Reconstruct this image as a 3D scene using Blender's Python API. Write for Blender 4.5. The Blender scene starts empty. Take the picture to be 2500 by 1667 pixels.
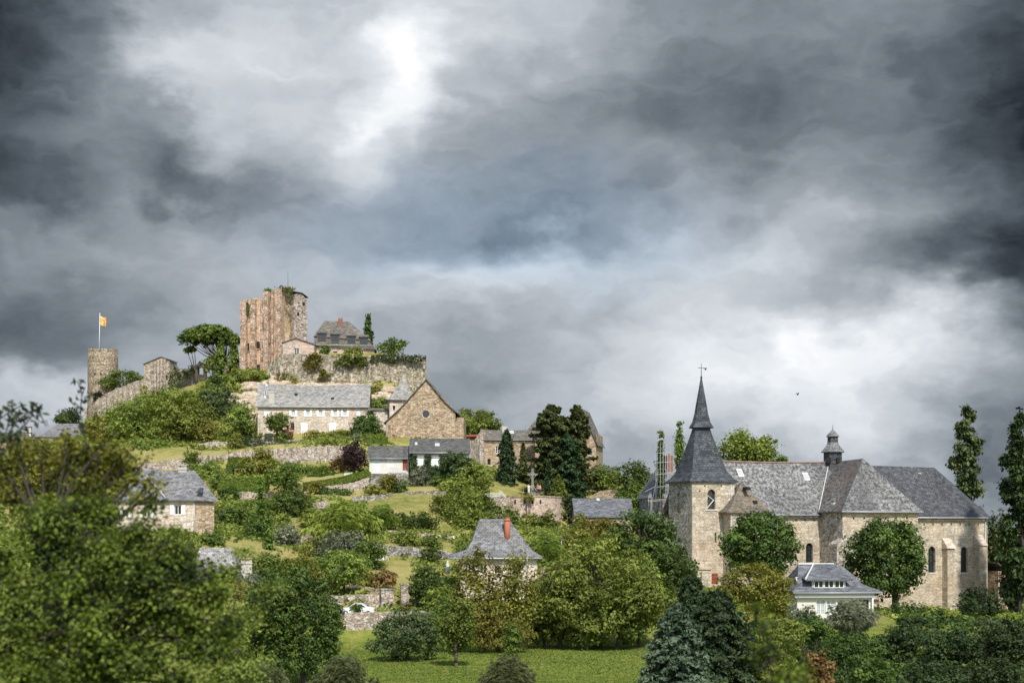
import bpy, math, random
import numpy as np
from mathutils import Vector
from mathutils.geometry import tessellate_polygon
C = bpy.context.scene.collection
SC = bpy.context.scene
F = 3472.0            # focal length in photograph pixels (50 mm on a 36 mm, 2500 px sensor)
HY = 1300.0           # the eye-level line
def at(px, py, D): return Vector(((px-1250)/F*D, D, (HY-py)/F*D))
def X(px, D): return (px-1250)/F*D
def Z(py, D): return (HY-py)/F*D
rad = math.radians
# ------------------------------------------------------------------ camera
cam = bpy.data.objects.new('camera', bpy.data.cameras.new('camera')); C.objects.link(cam)
cam.rotation_euler = (rad(90), 0, 0)
cam.data.lens = 50; cam.data.sensor_width = 36
cam.data.shift_y = (HY-833.5)/2500
cam.data.clip_start = .5; cam.data.clip_end = 9000
cam.data.dof.use_dof = True; cam.data.dof.focus_distance = 230; cam.data.dof.aperture_fstop = 1.1
SC.camera = cam
SC.view_settings.view_transform = 'Standard'; SC.view_settings.look = 'None'
SC.view_settings.exposure = 0.2; SC.view_settings.gamma = 1
# ------------------------------------------------------------------ sun
SUN_AZ, SUN_EL = rad(13), rad(47)      # behind the camera, slightly to its right
S = Vector((math.sin(SUN_AZ)*math.cos(SUN_EL), -math.cos(SUN_AZ)*math.cos(SUN_EL), math.sin(SUN_EL)))
sl = bpy.data.lights.new('sun', 'SUN'); sl.energy = 4.2; sl.angle = rad(2.5); sl.color = (1, .95, .87)
sun = bpy.data.objects.new('sun', sl); C.objects.link(sun)
sun.rotation_euler = S.to_track_quat('Z', 'Y').to_euler(); sun.location = S*300
# ------------------------------------------------------------------ world: storm clouds over a daylight sky
W = bpy.data.worlds.new('World'); SC.world = W; W.use_nodes = True
nt = W.node_tree; nt.nodes.clear()
def N(t, typ, **k):
    n = t.nodes.new(typ)
    for a, b in k.items():
        if a == 'ins':
            for i, v in b.items(): n.inputs[i].default_value = v
        else: setattr(n, a, b)
    return n
def math_(t, op, a, b=None, c=None, clamp=False):
    n = t.nodes.new('ShaderNodeMath'); n.operation = op; n.use_clamp = clamp
    for i, v in enumerate((a, b, c)):
        if v is None: continue
        if isinstance(v, (int, float)): n.inputs[i].default_value = v
        else: t.links.new(v, n.inputs[i])
    return n.outputs[0]
def ramp(t, fac, stops, interp='LINEAR'):
    n = t.nodes.new('ShaderNodeValToRGB'); r = n.color_ramp; r.interpolation = interp
    while len(r.elements) < len(stops): r.elements.new(.5)
    for e, (p, c) in zip(r.elements, stops):
        e.position = p; e.color = tuple(c)+(1,) if len(c) == 3 else c
    t.links.new(fac, n.inputs[0]); return n.outputs[0]
def mix(t, fac, a, b, mode='MIX'):
    n = t.nodes.new('ShaderNodeMix'); n.data_type = 'RGBA'; n.blend_type = mode
    for i, v in ((0, fac), (6, a), (7, b)):
        if isinstance(v, (int, float)): n.inputs[i].default_value = v
        elif isinstance(v, tuple): n.inputs[i].default_value = v if len(v) == 4 else v+(1,)
        else: t.links.new(v, n.inputs[i])
    return n.outputs[2]
tc = N(nt, 'ShaderNodeTexCoord')
sep = N(nt, 'ShaderNodeSeparateXYZ'); nt.links.new(tc.outputs['Generated'], sep.inputs[0])
az = math_(nt, 'ARCTAN2', sep.outputs[0], sep.outputs[1])
el = math_(nt, 'ARCSINE', sep.outputs[2])
cb = N(nt, 'ShaderNodeCombineXYZ'); nt.links.new(az, cb.inputs[0]); nt.links.new(el, cb.inputs[1])
def noise(t, vec, scale, detail=5, rough=.55, dim='3D', dist=0):
    n = N(t, 'ShaderNodeTexNoise', noise_dimensions=dim); n.inputs['Scale'].default_value = scale
    n.inputs['Detail'].default_value = detail; n.inputs['Roughness'].default_value = rough; n.inputs['Distortion'].default_value = dist
    if vec is not None: t.links.new(vec, n.inputs['Vector'])
    return n
def vm(t, op, a, b=None, sc=None):
    n = t.nodes.new('ShaderNodeVectorMath'); n.operation = op
    for i, v in enumerate((a, b)):
        if v is None: continue
        if isinstance(v, tuple): n.inputs[i].default_value = v
        else: t.links.new(v, n.inputs[i])
    if sc is not None:
        if isinstance(sc, (int, float)): n.inputs['Scale'].default_value = sc
        else: t.links.new(sc, n.inputs['Scale'])
    return n.outputs[0]
base = cb.outputs[0]
wn = noise(nt, vm(nt, 'MULTIPLY', base, (8, 15, 1)), 1, 5, .55)
w0 = vm(nt, 'SCALE', vm(nt, 'SUBTRACT', wn.outputs['Color'], (.5, .5, .5)), sc=.085)
wn2 = noise(nt, vm(nt, 'MULTIPLY', base, (26, 40, 1)), 1, 5, .55)
w1 = vm(nt, 'SCALE', vm(nt, 'SUBTRACT', wn2.outputs['Color'], (.5, .5, .5)), sc=.045)
wv = vm(nt, 'ADD', vm(nt, 'ADD', base, w0), w1)
# cloud masses, the dark corner ones also painting in lens vignetting: (centre az/el given as photograph px), radii, tilt in degrees, brightness
BLOBS = [
 (1000, 150, 110, 130, 0, .26), (960, 240, 130, 150, 0, .26), (890, 330, 110, 110, -30, .24), (800, 130, 650, 360, 0, .17), (1180, 20, 330, 200, 0, .10), (600, 200, 260, 200, 0, .07),
 (385, 100, 90, 160, 20, .16), (560, 80, 300, 140, 0, .08), (1300, 100, 300, 200, 0, .03),
 (-80, 200, 480, 600, 0, -.24), (40, 440, 300, 140, -10, -.08), (0, -60, 520, 280, 0, -.13), (330, 0, 160, 70, 0, -.08),
 (430, 375, 170, 120, -25, -.17), (600, 450, 210, 110, -10, -.17), (480, 300, 130, 80, -10, -.06),
 (170, 570, 300, 90, 10, .07), (60, 790, 420, 150, 8, -.17), (160, 900, 220, 70, 0, -.05), (120, 985, 240, 80, 0, .22),
 (480, 800, 260, 160, -35, .07), (800, 660, 350, 130, -10, .06),
 (1500, 290, 620, 190, 8, -.11), (1250, 540, 420, 100, 4, -.10), (1750, 150, 500, 240, 10, -.09), (1900, 330, 260, 150, 0, -.08),
 (2660, 20, 680, 480, 0, -.22), (2560, 380, 500, 300, 10, -.17), (2330, 620, 360, 130, -5, -.13), (2600, 640, 300, 240, 0, -.11), (2480, 150, 300, 200, 0, -.05),
 (1560, 640, 620, 100, 6, .18), (2000, 570, 300, 70, 8, .10), (1100, 700, 340, 130, 0, .12), (1450, 730, 120, 50, 0, -.05),
 (1280, 880, 360, 110, 30, -.11), (1480, 1050, 260, 100, 20, -.06), (1040, 900, 160, 100, 0, -.02),
 (1850, 880, 600, 230, 4, .30), (2170, 820, 260, 130, 0, .26), (1880, 850, 260, 110, 0, .18), (1600, 980, 200, 110, 20, .16), (1500, 800, 300, 100, 15, .10),
 (2050, 1020, 340, 150, 0, .16), (1300, 640, 300, 90, 0, .05), (2350, 900, 180, 120, 0, .08), (2500, 780, 220, 160, 30, -.13), (2540, 1000, 280, 240, 0, -.15), (2400, 1120, 160, 120, 0, -.10),
]
acc = None
for (cx, cy, rx, ry, rot, amp) in BLOBS:
    a0 = math.atan((cx-1250)/F); e0 = math.atan((HY-cy)/F*math.cos(a0))
    m = N(nt, 'ShaderNodeMapping', vector_type='TEXTURE')
    m.inputs['Location'].default_value = (a0, e0, 0)
    m.inputs['Rotation'].default_value = (0, 0, rad(rot))
    m.inputs['Scale'].default_value = (rx/F*1.35, ry/F*1.35, 1)
    nt.links.new(wv, m.inputs[0])
    g = N(nt, 'ShaderNodeTexGradient', gradient_type='SPHERICAL'); nt.links.new(m.outputs[0], g.inputs[0])
    s = math_(nt, 'SMOOTHSTEP' if False else 'MULTIPLY', g.outputs['Fac'], g.outputs['Fac'])
    s = math_(nt, 'MULTIPLY', s, math_(nt, 'MULTIPLY_ADD', g.outputs['Fac'], -2.0, 3.0))
    acc = math_(nt, 'MULTIPLY_ADD', s, amp, acc if acc is not None else .375)
fn = noise(nt, vm(nt, 'ADD', vm(nt, 'MULTIPLY', base, (6, 13, 1)), w0), 1.6, 7, .52)
fn2 = noise(nt, vm(nt, 'MULTIPLY', wv, (30, 55, 1)), 1, 5, .5)
det = math_(nt, 'ADD', math_(nt, 'MULTIPLY', math_(nt, 'SUBTRACT', fn.outputs[0], .5), .40), math_(nt, 'MULTIPLY', math_(nt, 'SUBTRACT', fn2.outputs[0], .5), .20))
fn3 = noise(nt, vm(nt, 'ADD', vm(nt, 'MULTIPLY', wv, (15, 27, 1)), w0), 1, 6, .5)
bil = math_(nt, 'SUBTRACT', .22, math_(nt, 'ABSOLUTE', math_(nt, 'SUBTRACT', fn3.outputs[0], .5)))
det = math_(nt, 'ADD', det, math_(nt, 'MULTIPLY', math_(nt, 'SUBTRACT', bil, .13), .55))
lum = math_(nt, 'ADD', acc, math_(nt, 'MULTIPLY', det, math_(nt, 'ADD', math_(nt, 'MULTIPLY', acc, .8), .24, clamp=True)))
lum = math_(nt, 'MULTIPLY', math_(nt, 'ADD', lum, math_(nt, 'SQRT', math_(nt, 'MULTIPLY_ADD', lum, lum, .004))), .5)
bt = N(nt, 'ShaderNodeMapping', vector_type='TEXTURE')
bt.inputs['Location'].default_value = (-.01, .21, 0); bt.inputs['Scale'].default_value = (.22, .055, 1); nt.links.new(wv, bt.inputs[0])
bg_ = N(nt, 'ShaderNodeTexGradient', gradient_type='SPHERICAL'); nt.links.new(bt.outputs[0], bg_.inputs[0])
cc = ramp(nt, lum, [(0, (.008, .012, .017)), (.06, (.022, .029, .037)), (.14, (.088, .108, .130)), (.30, (.255, .288, .325)), (.5, (.465, .505, .55)), (.75, (.72, .76, .80)), (1, (.97, .98, 1.0))])
cc = mix(nt, math_(nt, 'MULTIPLY', bg_.outputs['Fac'], .75, clamp=True), cc, (.72, .92, 1.12, 1), 'MULTIPLY')
sky = N(nt, 'ShaderNodeTexSky', sky_type='NISHITA', sun_disc=False, sun_elevation=SUN_EL, sun_rotation=math.pi-SUN_AZ)
bg1 = N(nt, 'ShaderNodeBackground'); nt.links.new(cc, bg1.inputs[0]); bg1.inputs[1].default_value = .90
bg2 = N(nt, 'ShaderNodeBackground'); nt.links.new(sky.outputs[0], bg2.inputs[0]); bg2.inputs[1].default_value = .15
ms = N(nt, 'ShaderNodeMixShader')
# the clouds break up overhead and behind the camera
gap = math_(nt, 'MULTIPLY', math_(nt, 'ADD', math_(nt, 'MULTIPLY', sep.outputs[1], -1.6), .9, clamp=True), 1.0, clamp=True)
nt.links.new(gap, ms.inputs[0]); nt.links.new(bg1.outputs[0], ms.inputs[1]); nt.links.new(bg2.outputs[0], ms.inputs[2])
wo = N(nt, 'ShaderNodeOutputWorld'); nt.links.new(ms.outputs[0], wo.inputs[0])
# ------------------------------------------------------------------ helpers
ORG = {}
def tag(o, label=None, cat=None, group=None, kind=None):
    if label: o['label'] = label
    if cat: o['category'] = cat
    if group: o['group'] = group
    if kind: o['kind'] = kind
    return o
def thing(name, label, cat, loc, group=None):
    o = bpy.data.objects.new(name, None); C.objects.link(o); o.location = loc; o.empty_display_size = .3
    ORG[o.name] = Vector(loc); return tag(o, label, cat, group)
class MB:
    def __init__(s): s.v = []; s.f = []; s.sm = []
    def add(s, vs, fs, smooth=False):
        b = len(s.v); s.v += [tuple(p) for p in vs]; s.f += [tuple(i+b for i in f) for f in fs]; s.sm += [smooth]*len(fs); return s
    def poly(s, pts): return s.add(pts, [tuple(range(len(pts)))])
    def box(s, fr, s0, s1, t0, t1, z0, z1):
        P = [fr.p(a, b, c) for c in (z0, z1) for a, b in ((s0, t0), (s1, t0), (s1, t1), (s0, t1))]
        return s.add(P, [(3, 2, 1, 0), (4, 5, 6, 7), (0, 1, 5, 4), (1, 2, 6, 5), (2, 3, 7, 6), (3, 0, 4, 7)])
    def slab(s, pts, th):
        n = len(pts); q = [Vector(p)-Vector((0, 0, th)) for p in pts]
        return s.add(list(pts)+q, [tuple(range(n)), tuple(range(2*n-1, n-1, -1))]+[(i, (i+1) % n, n+(i+1) % n, n+i) for i in range(n)])
    def tube(s, p0, p1, r0, r1=None, n=6, cap=True):
        p0, p1 = Vector(p0), Vector(p1); r1 = r0 if r1 is None else r1
        d = (p1-p0); 
        if d.length < 1e-6: return s
        d.normalize(); a = d.orthogonal().normalized(); b = d.cross(a)
        V = [p+(a*math.cos(k*2*math.pi/n)+b*math.sin(k*2*math.pi/n))*r for p, r in ((p0, r0), (p1, r1)) for k in range(n)]
        fs = [(k, (k+1) % n, n+(k+1) % n, n+k) for k in range(n)]
        if cap: fs += [tuple(range(n-1, -1, -1)), tuple(range(n, 2*n))]
        return s.add(V, fs, n > 5)
    def loft(s, rings, cap=True, smooth=False, close=True):
        n = len(rings[0]); V = [p for r in rings for p in r]; fs = []
        for k in range(len(rings)-1):
            for i in range(n if close else n-1):
                j = (i+1) % n; fs.append((k*n+i, k*n+j, (k+1)*n+j, (k+1)*n+i))
        if cap: fs += [tuple(range(n-1, -1, -1)), tuple(range((len(rings)-1)*n, len(rings)*n))]
        return s.add(V, fs, smooth)
    def panel(s, fr, t, outer, holes=(), depth=.3, side=False):
        # wall face in the plane t=const of frame fr (or s=const when side) with real openings and reveals
        def P(a, z, d): return fr.p(t+d, a, z) if side == 'L' else fr.p(t-d, a, z) if side == 'R' else fr.p(a, t+d, z)
        loops = [[Vector((a, z, 0)) for a, z in outer]]+[[Vector((a, z, 0)) for a, z in h] for h in holes]
        fl = [p for l in loops for p in l]
        tr = tessellate_polygon(loops)
        s.add([P(p.x, p.y, 0) for p in fl], [tuple(x) for x in tr])
        for h in holes:
            n = len(h); V = [P(a, z, 0) for a, z in h]+[P(a, z, depth) for a, z in h]
            s.add(V, [(i, (i+1) % n, n+(i+1) % n, n+i) for i in range(n)])
        return s
    def build(s, name, mat, parent=None, org=None, keep=True):
        o_ = ORG[parent.name] if parent is not None else Vector(org if org is not None else (0, 0, 0))
        me = bpy.data.meshes.new(name)
        V = np.array(s.v, dtype=np.float64).reshape(-1, 3)
        me.from_pydata((V-np.array(o_)).tolist(), [], s.f)
        me.materials.append(mat)
        me.polygons.foreach_set('use_smooth', s.sm)
        uvl = me.uv_layers.new(name='UV'); uv = np.zeros((len(me.loops), 2))
        for p, f in zip(me.polygons, s.f):
            n = p.normal
            h = Vector((-n.y, n.x, 0))
            if h.length < .05: h = Vector((1, 0, 0))
            h.normalize()
            if h.x < 0: h = -h
            w = n.cross(h)
            if w.z < 0 or (abs(w.z) < 1e-4 and w.y < 0): w = -w
            for li, vi in zip(p.loop_indices, f):
                q = V[vi]; uv[li] = (q[0]*h.x+q[1]*h.y+q[2]*h.z, q[0]*w.x+q[1]*w.y+q[2]*w.z)
        uvl.data.foreach_set('uv', uv.ravel())
        o = bpy.data.objects.new(name, me); C.objects.link(o)
        if parent is not None: o.parent = parent
        else: o.location = o_
        ORG[o.name] = o_; return o
class FR:
    def __init__(s, o, ang=0): s.o = Vector(o); a = rad(ang); s.u = Vector((math.cos(a), math.sin(a), 0)); s.w = Vector((-math.sin(a), math.cos(a), 0))
    def p(s, a, b, z): return Vector((s.o.x+s.u.x*a+s.w.x*b, s.o.y+s.u.y*a+s.w.y*b, z))
    def spx(s, px, t=0):          # distance along u at which the line t=const crosses the bearing of px
        k = (px-1250)/F; ox = s.o.x+s.w.x*t; oy = s.o.y+s.w.y*t
        return (k*oy-ox)/(s.u.x-k*s.u.y)
    def dep(s, a, t=0): return s.p(a, t, 0).y
    def z(s, py, a, t=0): return Z(py, s.dep(a, t))
def rect(c, z0, w, h): return [(c-w/2, z0), (c+w/2, z0), (c+w/2, z0+h), (c-w/2, z0+h)]
def arch(c, z0, w, h, n=8):
    r = w/2; return [(c-r, z0), (c+r, z0)]+[(c+r*math.cos(k*math.pi/n), z0+h-r+r*math.sin(k*math.pi/n)) for k in range(n+1)]
def circ(c, z, r, n=16): return [(c+r*math.cos(k*2*math.pi/n), z+r*math.sin(k*2*math.pi/n)) for k in range(n)]
# ------------------------------------------------------------------ materials
def newmat(name):
    m = bpy.data.materials.new(name); m.use_nodes = True; t = m.node_tree; t.nodes.clear()
    out = N(t, 'ShaderNodeOutputMaterial'); b = N(t, 'ShaderNodeBsdfPrincipled'); t.links.new(b.outputs[0], out.inputs[0])
    b.inputs['Roughness'].default_value = .85; b.inputs['Specular IOR Level'].default_value = .25
    return m, t, b
def plain(name, col, rough=.6, var=.15, metal=0, spec=.4, sc=1.5):
    m, t, b = newmat(name); tx = N(t, 'ShaderNodeTexCoord')
    n = noise(t, tx.outputs['Object'], sc, 5, .65)
    f = math_(t, 'MULTIPLY_ADD', n.outputs[0], 2*var, 1-var)
    c = mix(t, 1.0, (col[0], col[1], col[2], 1), vm(t, 'SCALE', (1, 1, 1), sc=f), 'MULTIPLY')
    t.links.new(c, b.inputs['Base Color']); b.inputs['Roughness'].default_value = rough; b.inputs['Metallic'].default_value = metal
    b.inputs['Specular IOR Level'].default_value = spec; return m
def stone(name, cols, sx=.55, sy=.28, rnd=.9, gap=.07, gapc=(.05, .04, .03), stain=(.10, .085, .06), stainamt=.4, warm=None, warmamt=.3, bump=.5, vstreak=0, moss=0):
    m, t, b = newmat(name); tx = N(t, 'ShaderNodeTexCoord'); uv = tx.outputs['UV']
    wb = noise(t, uv, 1.3, 3, .5)
    u2 = vm(t, 'ADD', uv, vm(t, 'SCALE', vm(t, 'SUBTRACT', wb.outputs['Color'], (.5, .5, .5)), sc=.30))
    q = vm(t, 'MULTIPLY', u2, (1/sx, 1/sy, 1))
    v = N(t, 'ShaderNodeTexVoronoi', voronoi_dimensions='2D'); t.links.new(q, v.inputs['Vector']); v.inputs['Scale'].default_value = 1; v.inputs['Randomness'].default_value = rnd
    e = N(t, 'ShaderNodeTexVoronoi', voronoi_dimensions='2D', feature='DISTANCE_TO_EDGE'); t.links.new(q, e.inputs['Vector']); e.inputs['Scale'].default_value = 1; e.inputs['Randomness'].default_value = rnd
    sp = N(t, 'ShaderNodeSeparateColor'); t.links.new(v.outputs['Color'], sp.inputs[0])
    n = len(cols); col = ramp(t, sp.outputs[0], [(i/max(1, n-1)*.9+.05, c) for i, c in enumerate(cols)])
    if warm:
        wn_ = noise(t, uv, .22, 4, .6)
        col = mix(t, math_(t, 'MULTIPLY', ramp(t, wn_.outputs[0], [(.42, (0, 0, 0)), (.62, (1, 1, 1))]), warmamt), col, warm)
    vec = uv if not vstreak else vm(t, 'MULTIPLY', uv, (1.0, .12, 1))
    sn = noise(t, vec, .45 if not vstreak else .9, 6, .65)
    col = mix(t, math_(t, 'MULTIPLY', ramp(t, sn.outputs[0], [(.46, (0, 0, 0)), (.68, (1, 1, 1))]), stainamt), col, stain)
    fine = noise(t, uv, 5, 4, .7)
    crs = noise(t, vm(t, 'MULTIPLY', u2, (.35, 1.1/sy, 1)), 1, 3, .6)
    col = mix(t, 1.0, col, vm(t, 'SCALE', (1, 1, 1), sc=math_(t, 'MULTIPLY_ADD', crs.outputs[0], 1.0, .5)), 'MULTIPLY')
    bigv = noise(t, uv, .11, 4, .6)
    col = mix(t, 1.0, col, vm(t, 'SCALE', (1, 1, 1), sc=math_(t, 'MULTIPLY_ADD', bigv.outputs[0], .7, .68)), 'MULTIPLY')
    col = mix(t, 1.0, col, vm(t, 'SCALE', (1, 1, 1), sc=math_(t, 'MULTIPLY_ADD', fine.outputs[0], .9, .55)), 'MULTIPLY')
    gm = ramp(t, e.outputs['Distance'], [(0, (1, 1, 1)), (gap, (.5, .5, .5)), (gap*2, (0, 0, 0))])
    gn = noise(t, uv, .9, 3, .6)
    gm = math_(t, 'MULTIPLY', gm, ramp(t, gn.outputs[0], [(.35, (.35, .35, .35)), (.6, (1, 1, 1))]))
    col = mix(t, gm, col, gapc)
    if moss:
        mn = noise(t, uv, .7, 5, .7)
        col = mix(t, math_(t, 'MULTIPLY', ramp(t, mn.outputs[0], [(.5, (0, 0, 0)), (.6, (1, 1, 1))]), moss), col, (.07, .085, .025))
    t.links.new(col, b.inputs['Base Color'])
    bp = N(t, 'ShaderNodeBump'); bp.inputs['Strength'].default_value = bump; bp.inputs['Distance'].default_value = .12
    hh = math_(t, 'ADD', math_(t, 'MINIMUM', e.outputs['Distance'], .25), math_(t, 'MULTIPLY', sp.outputs[1], .35))
    t.links.new(hh, bp.inputs['Height']); t.links.new(bp.outputs[0], b.inputs['Normal'])
    b.inputs['Roughness'].default_value = .95; b.inputs['Specular IOR Level'].default_value = .1
    return m
def slate(name, c1, c2, lich=(.36, .36, .34), licha=.5, lth=.56, rust=None, moss=None, sx=.42, sy=.26, bump=.35):
    m, t, b = newmat(name); tx = N(t, 'ShaderNodeTexCoord'); uv = tx.outputs['UV']
    br = N(t, 'ShaderNodeTexBrick'); t.links.new(uv, br.inputs['Vector'])
    for k, v in (('Color1', c1+(1,)), ('Color2', c2+(1,)), ('Mortar', tuple(x*.35 for x in c1)+(1,)), ('Scale', 1.0), ('Mortar Size', .03), ('Bias', 0.0), ('Brick Width', sx), ('Row Height', sy), ('Mortar Smooth', .3)): br.inputs[k].default_value = v
    v = N(t, 'ShaderNodeTexVoronoi', voronoi_dimensions='2D'); t.links.new(vm(t, 'MULTIPLY', uv, (1/(sx*1.2), 1/(sy*1.5), 1)), v.inputs['Vector']); v.inputs['Scale'].default_value = 1
    sp = N(t, 'ShaderNodeSeparateColor'); t.links.new(v.outputs['Color'], sp.inputs[0])
    col = mix(t, 1.0, br.outputs[0], vm(t, 'SCALE', (1, 1, 1), sc=math_(t, 'MULTIPLY_ADD', sp.outputs[0], .75, .62)), 'MULTIPLY')
    big = noise(t, uv, .16, 5, .6)
    col = mix(t, 1.0, col, vm(t, 'SCALE', (1, 1, 1), sc=math_(t, 'MULTIPLY_ADD', big.outputs[0], .9, .55)), 'MULTIPLY')
    sp2 = noise(t, uv, 1.9, 6, .8); l2 = noise(t, vm(t, 'MULTIPLY', uv, (1, .6, 1)), .17, 3, .55)
    lm = math_(t, 'MULTIPLY', ramp(t, sp2.outputs[0], [(lth-.04, (0, 0, 0)), (lth+.06, (1, 1, 1))]), ramp(t, l2.outputs[0], [(.40, (.25, .25, .25)), (.6, (1, 1, 1))]))
    col = mix(t, math_(t, 'MULTIPLY', lm, licha), col, lich)
    if rust:
        rn = noise(t, uv, .35, 5, .75); col = mix(t, math_(t, 'MULTIPLY', ramp(t, rn.outputs[0], [(.5, (0, 0, 0)), (.62, (1, 1, 1))]), .7), col, rust)
    if moss:
        rn = noise(t, uv, .5, 6, .75); col = mix(t, math_(t, 'MULTIPLY', ramp(t, rn.outputs[0], [(.52, (0, 0, 0)), (.66, (1, 1, 1))]), .6), col, moss)
    t.links.new(col, b.inputs['Base Color'])
    bp = N(t, 'ShaderNodeBump'); bp.inputs['Strength'].default_value = bump; bp.inputs['Distance'].default_value = .05
    t.links.new(math_(t, 'ADD', sp.outputs[1], br.outputs['Fac']), bp.inputs['Height']); t.links.new(bp.outputs[0], b.inputs['Normal'])
    b.inputs['Roughness'].default_value = .7; b.inputs['Specular IOR Level'].default_value = .3
    return m
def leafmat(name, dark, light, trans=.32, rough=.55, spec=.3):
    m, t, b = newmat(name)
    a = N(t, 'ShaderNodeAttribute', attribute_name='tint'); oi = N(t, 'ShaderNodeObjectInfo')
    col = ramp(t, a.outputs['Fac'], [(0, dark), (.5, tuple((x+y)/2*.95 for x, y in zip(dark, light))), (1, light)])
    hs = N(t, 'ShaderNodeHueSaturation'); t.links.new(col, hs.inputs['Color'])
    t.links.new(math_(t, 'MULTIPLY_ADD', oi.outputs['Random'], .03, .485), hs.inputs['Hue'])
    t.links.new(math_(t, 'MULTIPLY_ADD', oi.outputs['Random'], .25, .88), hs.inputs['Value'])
    t.links.new(hs.outputs[0], b.inputs['Base Color'])
    b.inputs['Roughness'].default_value = rough; b.inputs['Specular IOR Level'].default_value = spec
    tr = N(t, 'ShaderNodeBsdfTranslucent'); t.links.new(mix(t, 1.0, hs.outputs[0], (1.15, 1.25, .55, 1), 'MULTIPLY'), tr.inputs[0])
    ms_ = N(t, 'ShaderNodeMixShader'); ms_.inputs[0].default_value = trans
    t.links.new(b.outputs[0], ms_.inputs[1]); t.links.new(tr.outputs[0], ms_.inputs[2])
    t.links.new(ms_.outputs[0], t.nodes['Material Output'].inputs[0] if 'Material Output' in t.nodes else [n for n in t.nodes if n.type == 'OUTPUT_MATERIAL'][0].inputs[0])
    return m
M = {}
M['tower_stone'] = stone('old_tower_stone', [(.19, .15, .11), (.30, .24, .17), (.40, .32, .22), (.50, .43, .32)], .7, .32, stainamt=.35, vstreak=1)
M['wall_stone'] = stone('curtain_stone', [(.22, .18, .14), (.38, .32, .25), (.50, .44, .36), (.62, .56, .47)], .55, .35, rnd=1, warm=(.45, .29, .16), stainamt=.35)
M['rampart'] = stone('rampart_stone', [(.24, .20, .15), (.38, .33, .25), (.50, .45, .35), (.64, .59, .48)], 1.1, .36, gap=.13, gapc=(.07, .055, .04), stainamt=.5, stain=(.20, .16, .10), moss=.25, warm=(.44, .35, .24), warmamt=.4, bump=.8)
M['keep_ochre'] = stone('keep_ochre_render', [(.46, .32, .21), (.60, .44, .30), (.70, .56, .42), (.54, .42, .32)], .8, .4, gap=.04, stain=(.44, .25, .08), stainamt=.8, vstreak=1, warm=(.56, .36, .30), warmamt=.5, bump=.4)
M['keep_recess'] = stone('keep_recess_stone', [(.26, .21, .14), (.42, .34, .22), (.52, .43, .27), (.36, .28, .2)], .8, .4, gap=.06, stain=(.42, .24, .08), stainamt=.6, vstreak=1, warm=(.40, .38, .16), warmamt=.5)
M['keep_rib'] = stone('keep_rib_stone', [(.24, .18, .15), (.40, .30, .24), (.55, .43, .34), (.66, .55, .45)], .7, .42, gap=.09, stain=(.40, .25, .10), stainamt=.7, vstreak=1, warm=(.52, .34, .26), warmamt=.6)
M['keep_grey'] = stone('keep_grey_stone', [(.20, .17, .15), (.36, .31, .26), (.48, .42, .35), (.58, .50, .42)], .8, .42, gap=.10, stain=(.40, .24, .16), stainamt=.35)
M['pale_stone'] = stone('pale_house_stone', [(.42, .36, .29), (.58, .52, .43), (.70, .65, .56), (.48, .38, .29)], .6, .26, gap=.05, gapc=(.22, .18, .13), stain=(.44, .33, .24), stainamt=.5, warm=(.56, .40, .29), warmamt=.35, bump=.3)
M['gold_stone'] = stone('golden_rubble_stone', [(.26, .19, .12), (.38, .28, .19), (.46, .36, .25), (.54, .44, .32)], .5, .24, gap=.07, gapc=(.11, .08, .055), stain=(.24, .17, .11), stainamt=.3)
M['terrace_stone'] = stone('terrace_wall_stone', [(.26, .22, .18), (.42, .36, .30), (.54, .47, .40), (.63, .57, .50)], .5, .26, gap=.09, gapc=(.08, .065, .05), moss=.2, stain=(.15, .125, .10), stainamt=.5, warm=(.58, .40, .30), warmamt=.35)
M['grey_stone'] = stone('grey_terrace_stone', [(.14, .13, .12), (.26, .24, .21), (.38, .35, .31), (.50, .47, .42)], .5, .25, gap=.1, gapc=(.05, .045, .04), stain=(.10, .10, .08), stainamt=.45, moss=.2)
M['church_ashlar'] = stone('church_ashlar', [(.38, .33, .25), (.50, .44, .34), (.60, .54, .43), (.46, .40, .31)], .62, .32, rnd=.95, gap=.045, gapc=(.13, .105, .08), stain=(.22, .17, .12), stainamt=.5, warm=(.47, .35, .23), warmamt=.45, bump=.35)
M['church_rubble'] = stone('church_rubble', [(.22, .19, .16), (.38, .34, .29), (.50, .46, .40), (.60, .56, .50)], .38, .26, rnd=1, gap=.10, gapc=(.13, .11, .08), stain=(.40, .32, .20), stainamt=.5)
M['bastion_stone'] = stone('bastion_stone', [(.34, .26, .20), (.48, .38, .31), (.58, .48, .40), (.64, .56, .48)], .55, .25, gap=.07, gapc=(.16, .12, .09), stain=(.26, .19, .14), stainamt=.35, warm=(.58, .40, .32), warmamt=.5)
M['rock'] = stone('limestone_rock', [(.36, .29, .21), (.48, .40, .31), (.58, .50, .40), (.42, .31, .21)], 1.8, .5, rnd=1, gap=.05, gapc=(.2, .15, .1), stain=(.30, .24, .12), stainamt=.5, bump=.8)
M['slate_dark'] = slate('dark_slate', (.055, .058, .064), (.085, .09, .097), licha=.35)
M['slate_spire'] = slate('spire_slate', (.045, .052, .062), (.095, .103, .115), licha=.25, lth=.6, sx=.5, sy=.3)
M['slate_church'] = slate('lichen_slate', (.074, .075, .077), (.122, .122, .122), licha=.75, lth=.50)
M['slate_rust'] = slate('rusty_slate', (.070, .064, .06), (.115, .105, .095), licha=.7, lth=.50, rust=(.135, .095, .075))
M['slate_orange'] = slate('orange_lichen_slate', (.13, .11, .09), (.18, .16, .13), licha=.5, rust=(.26, .17, .085), moss=(.12, .11, .04))
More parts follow.
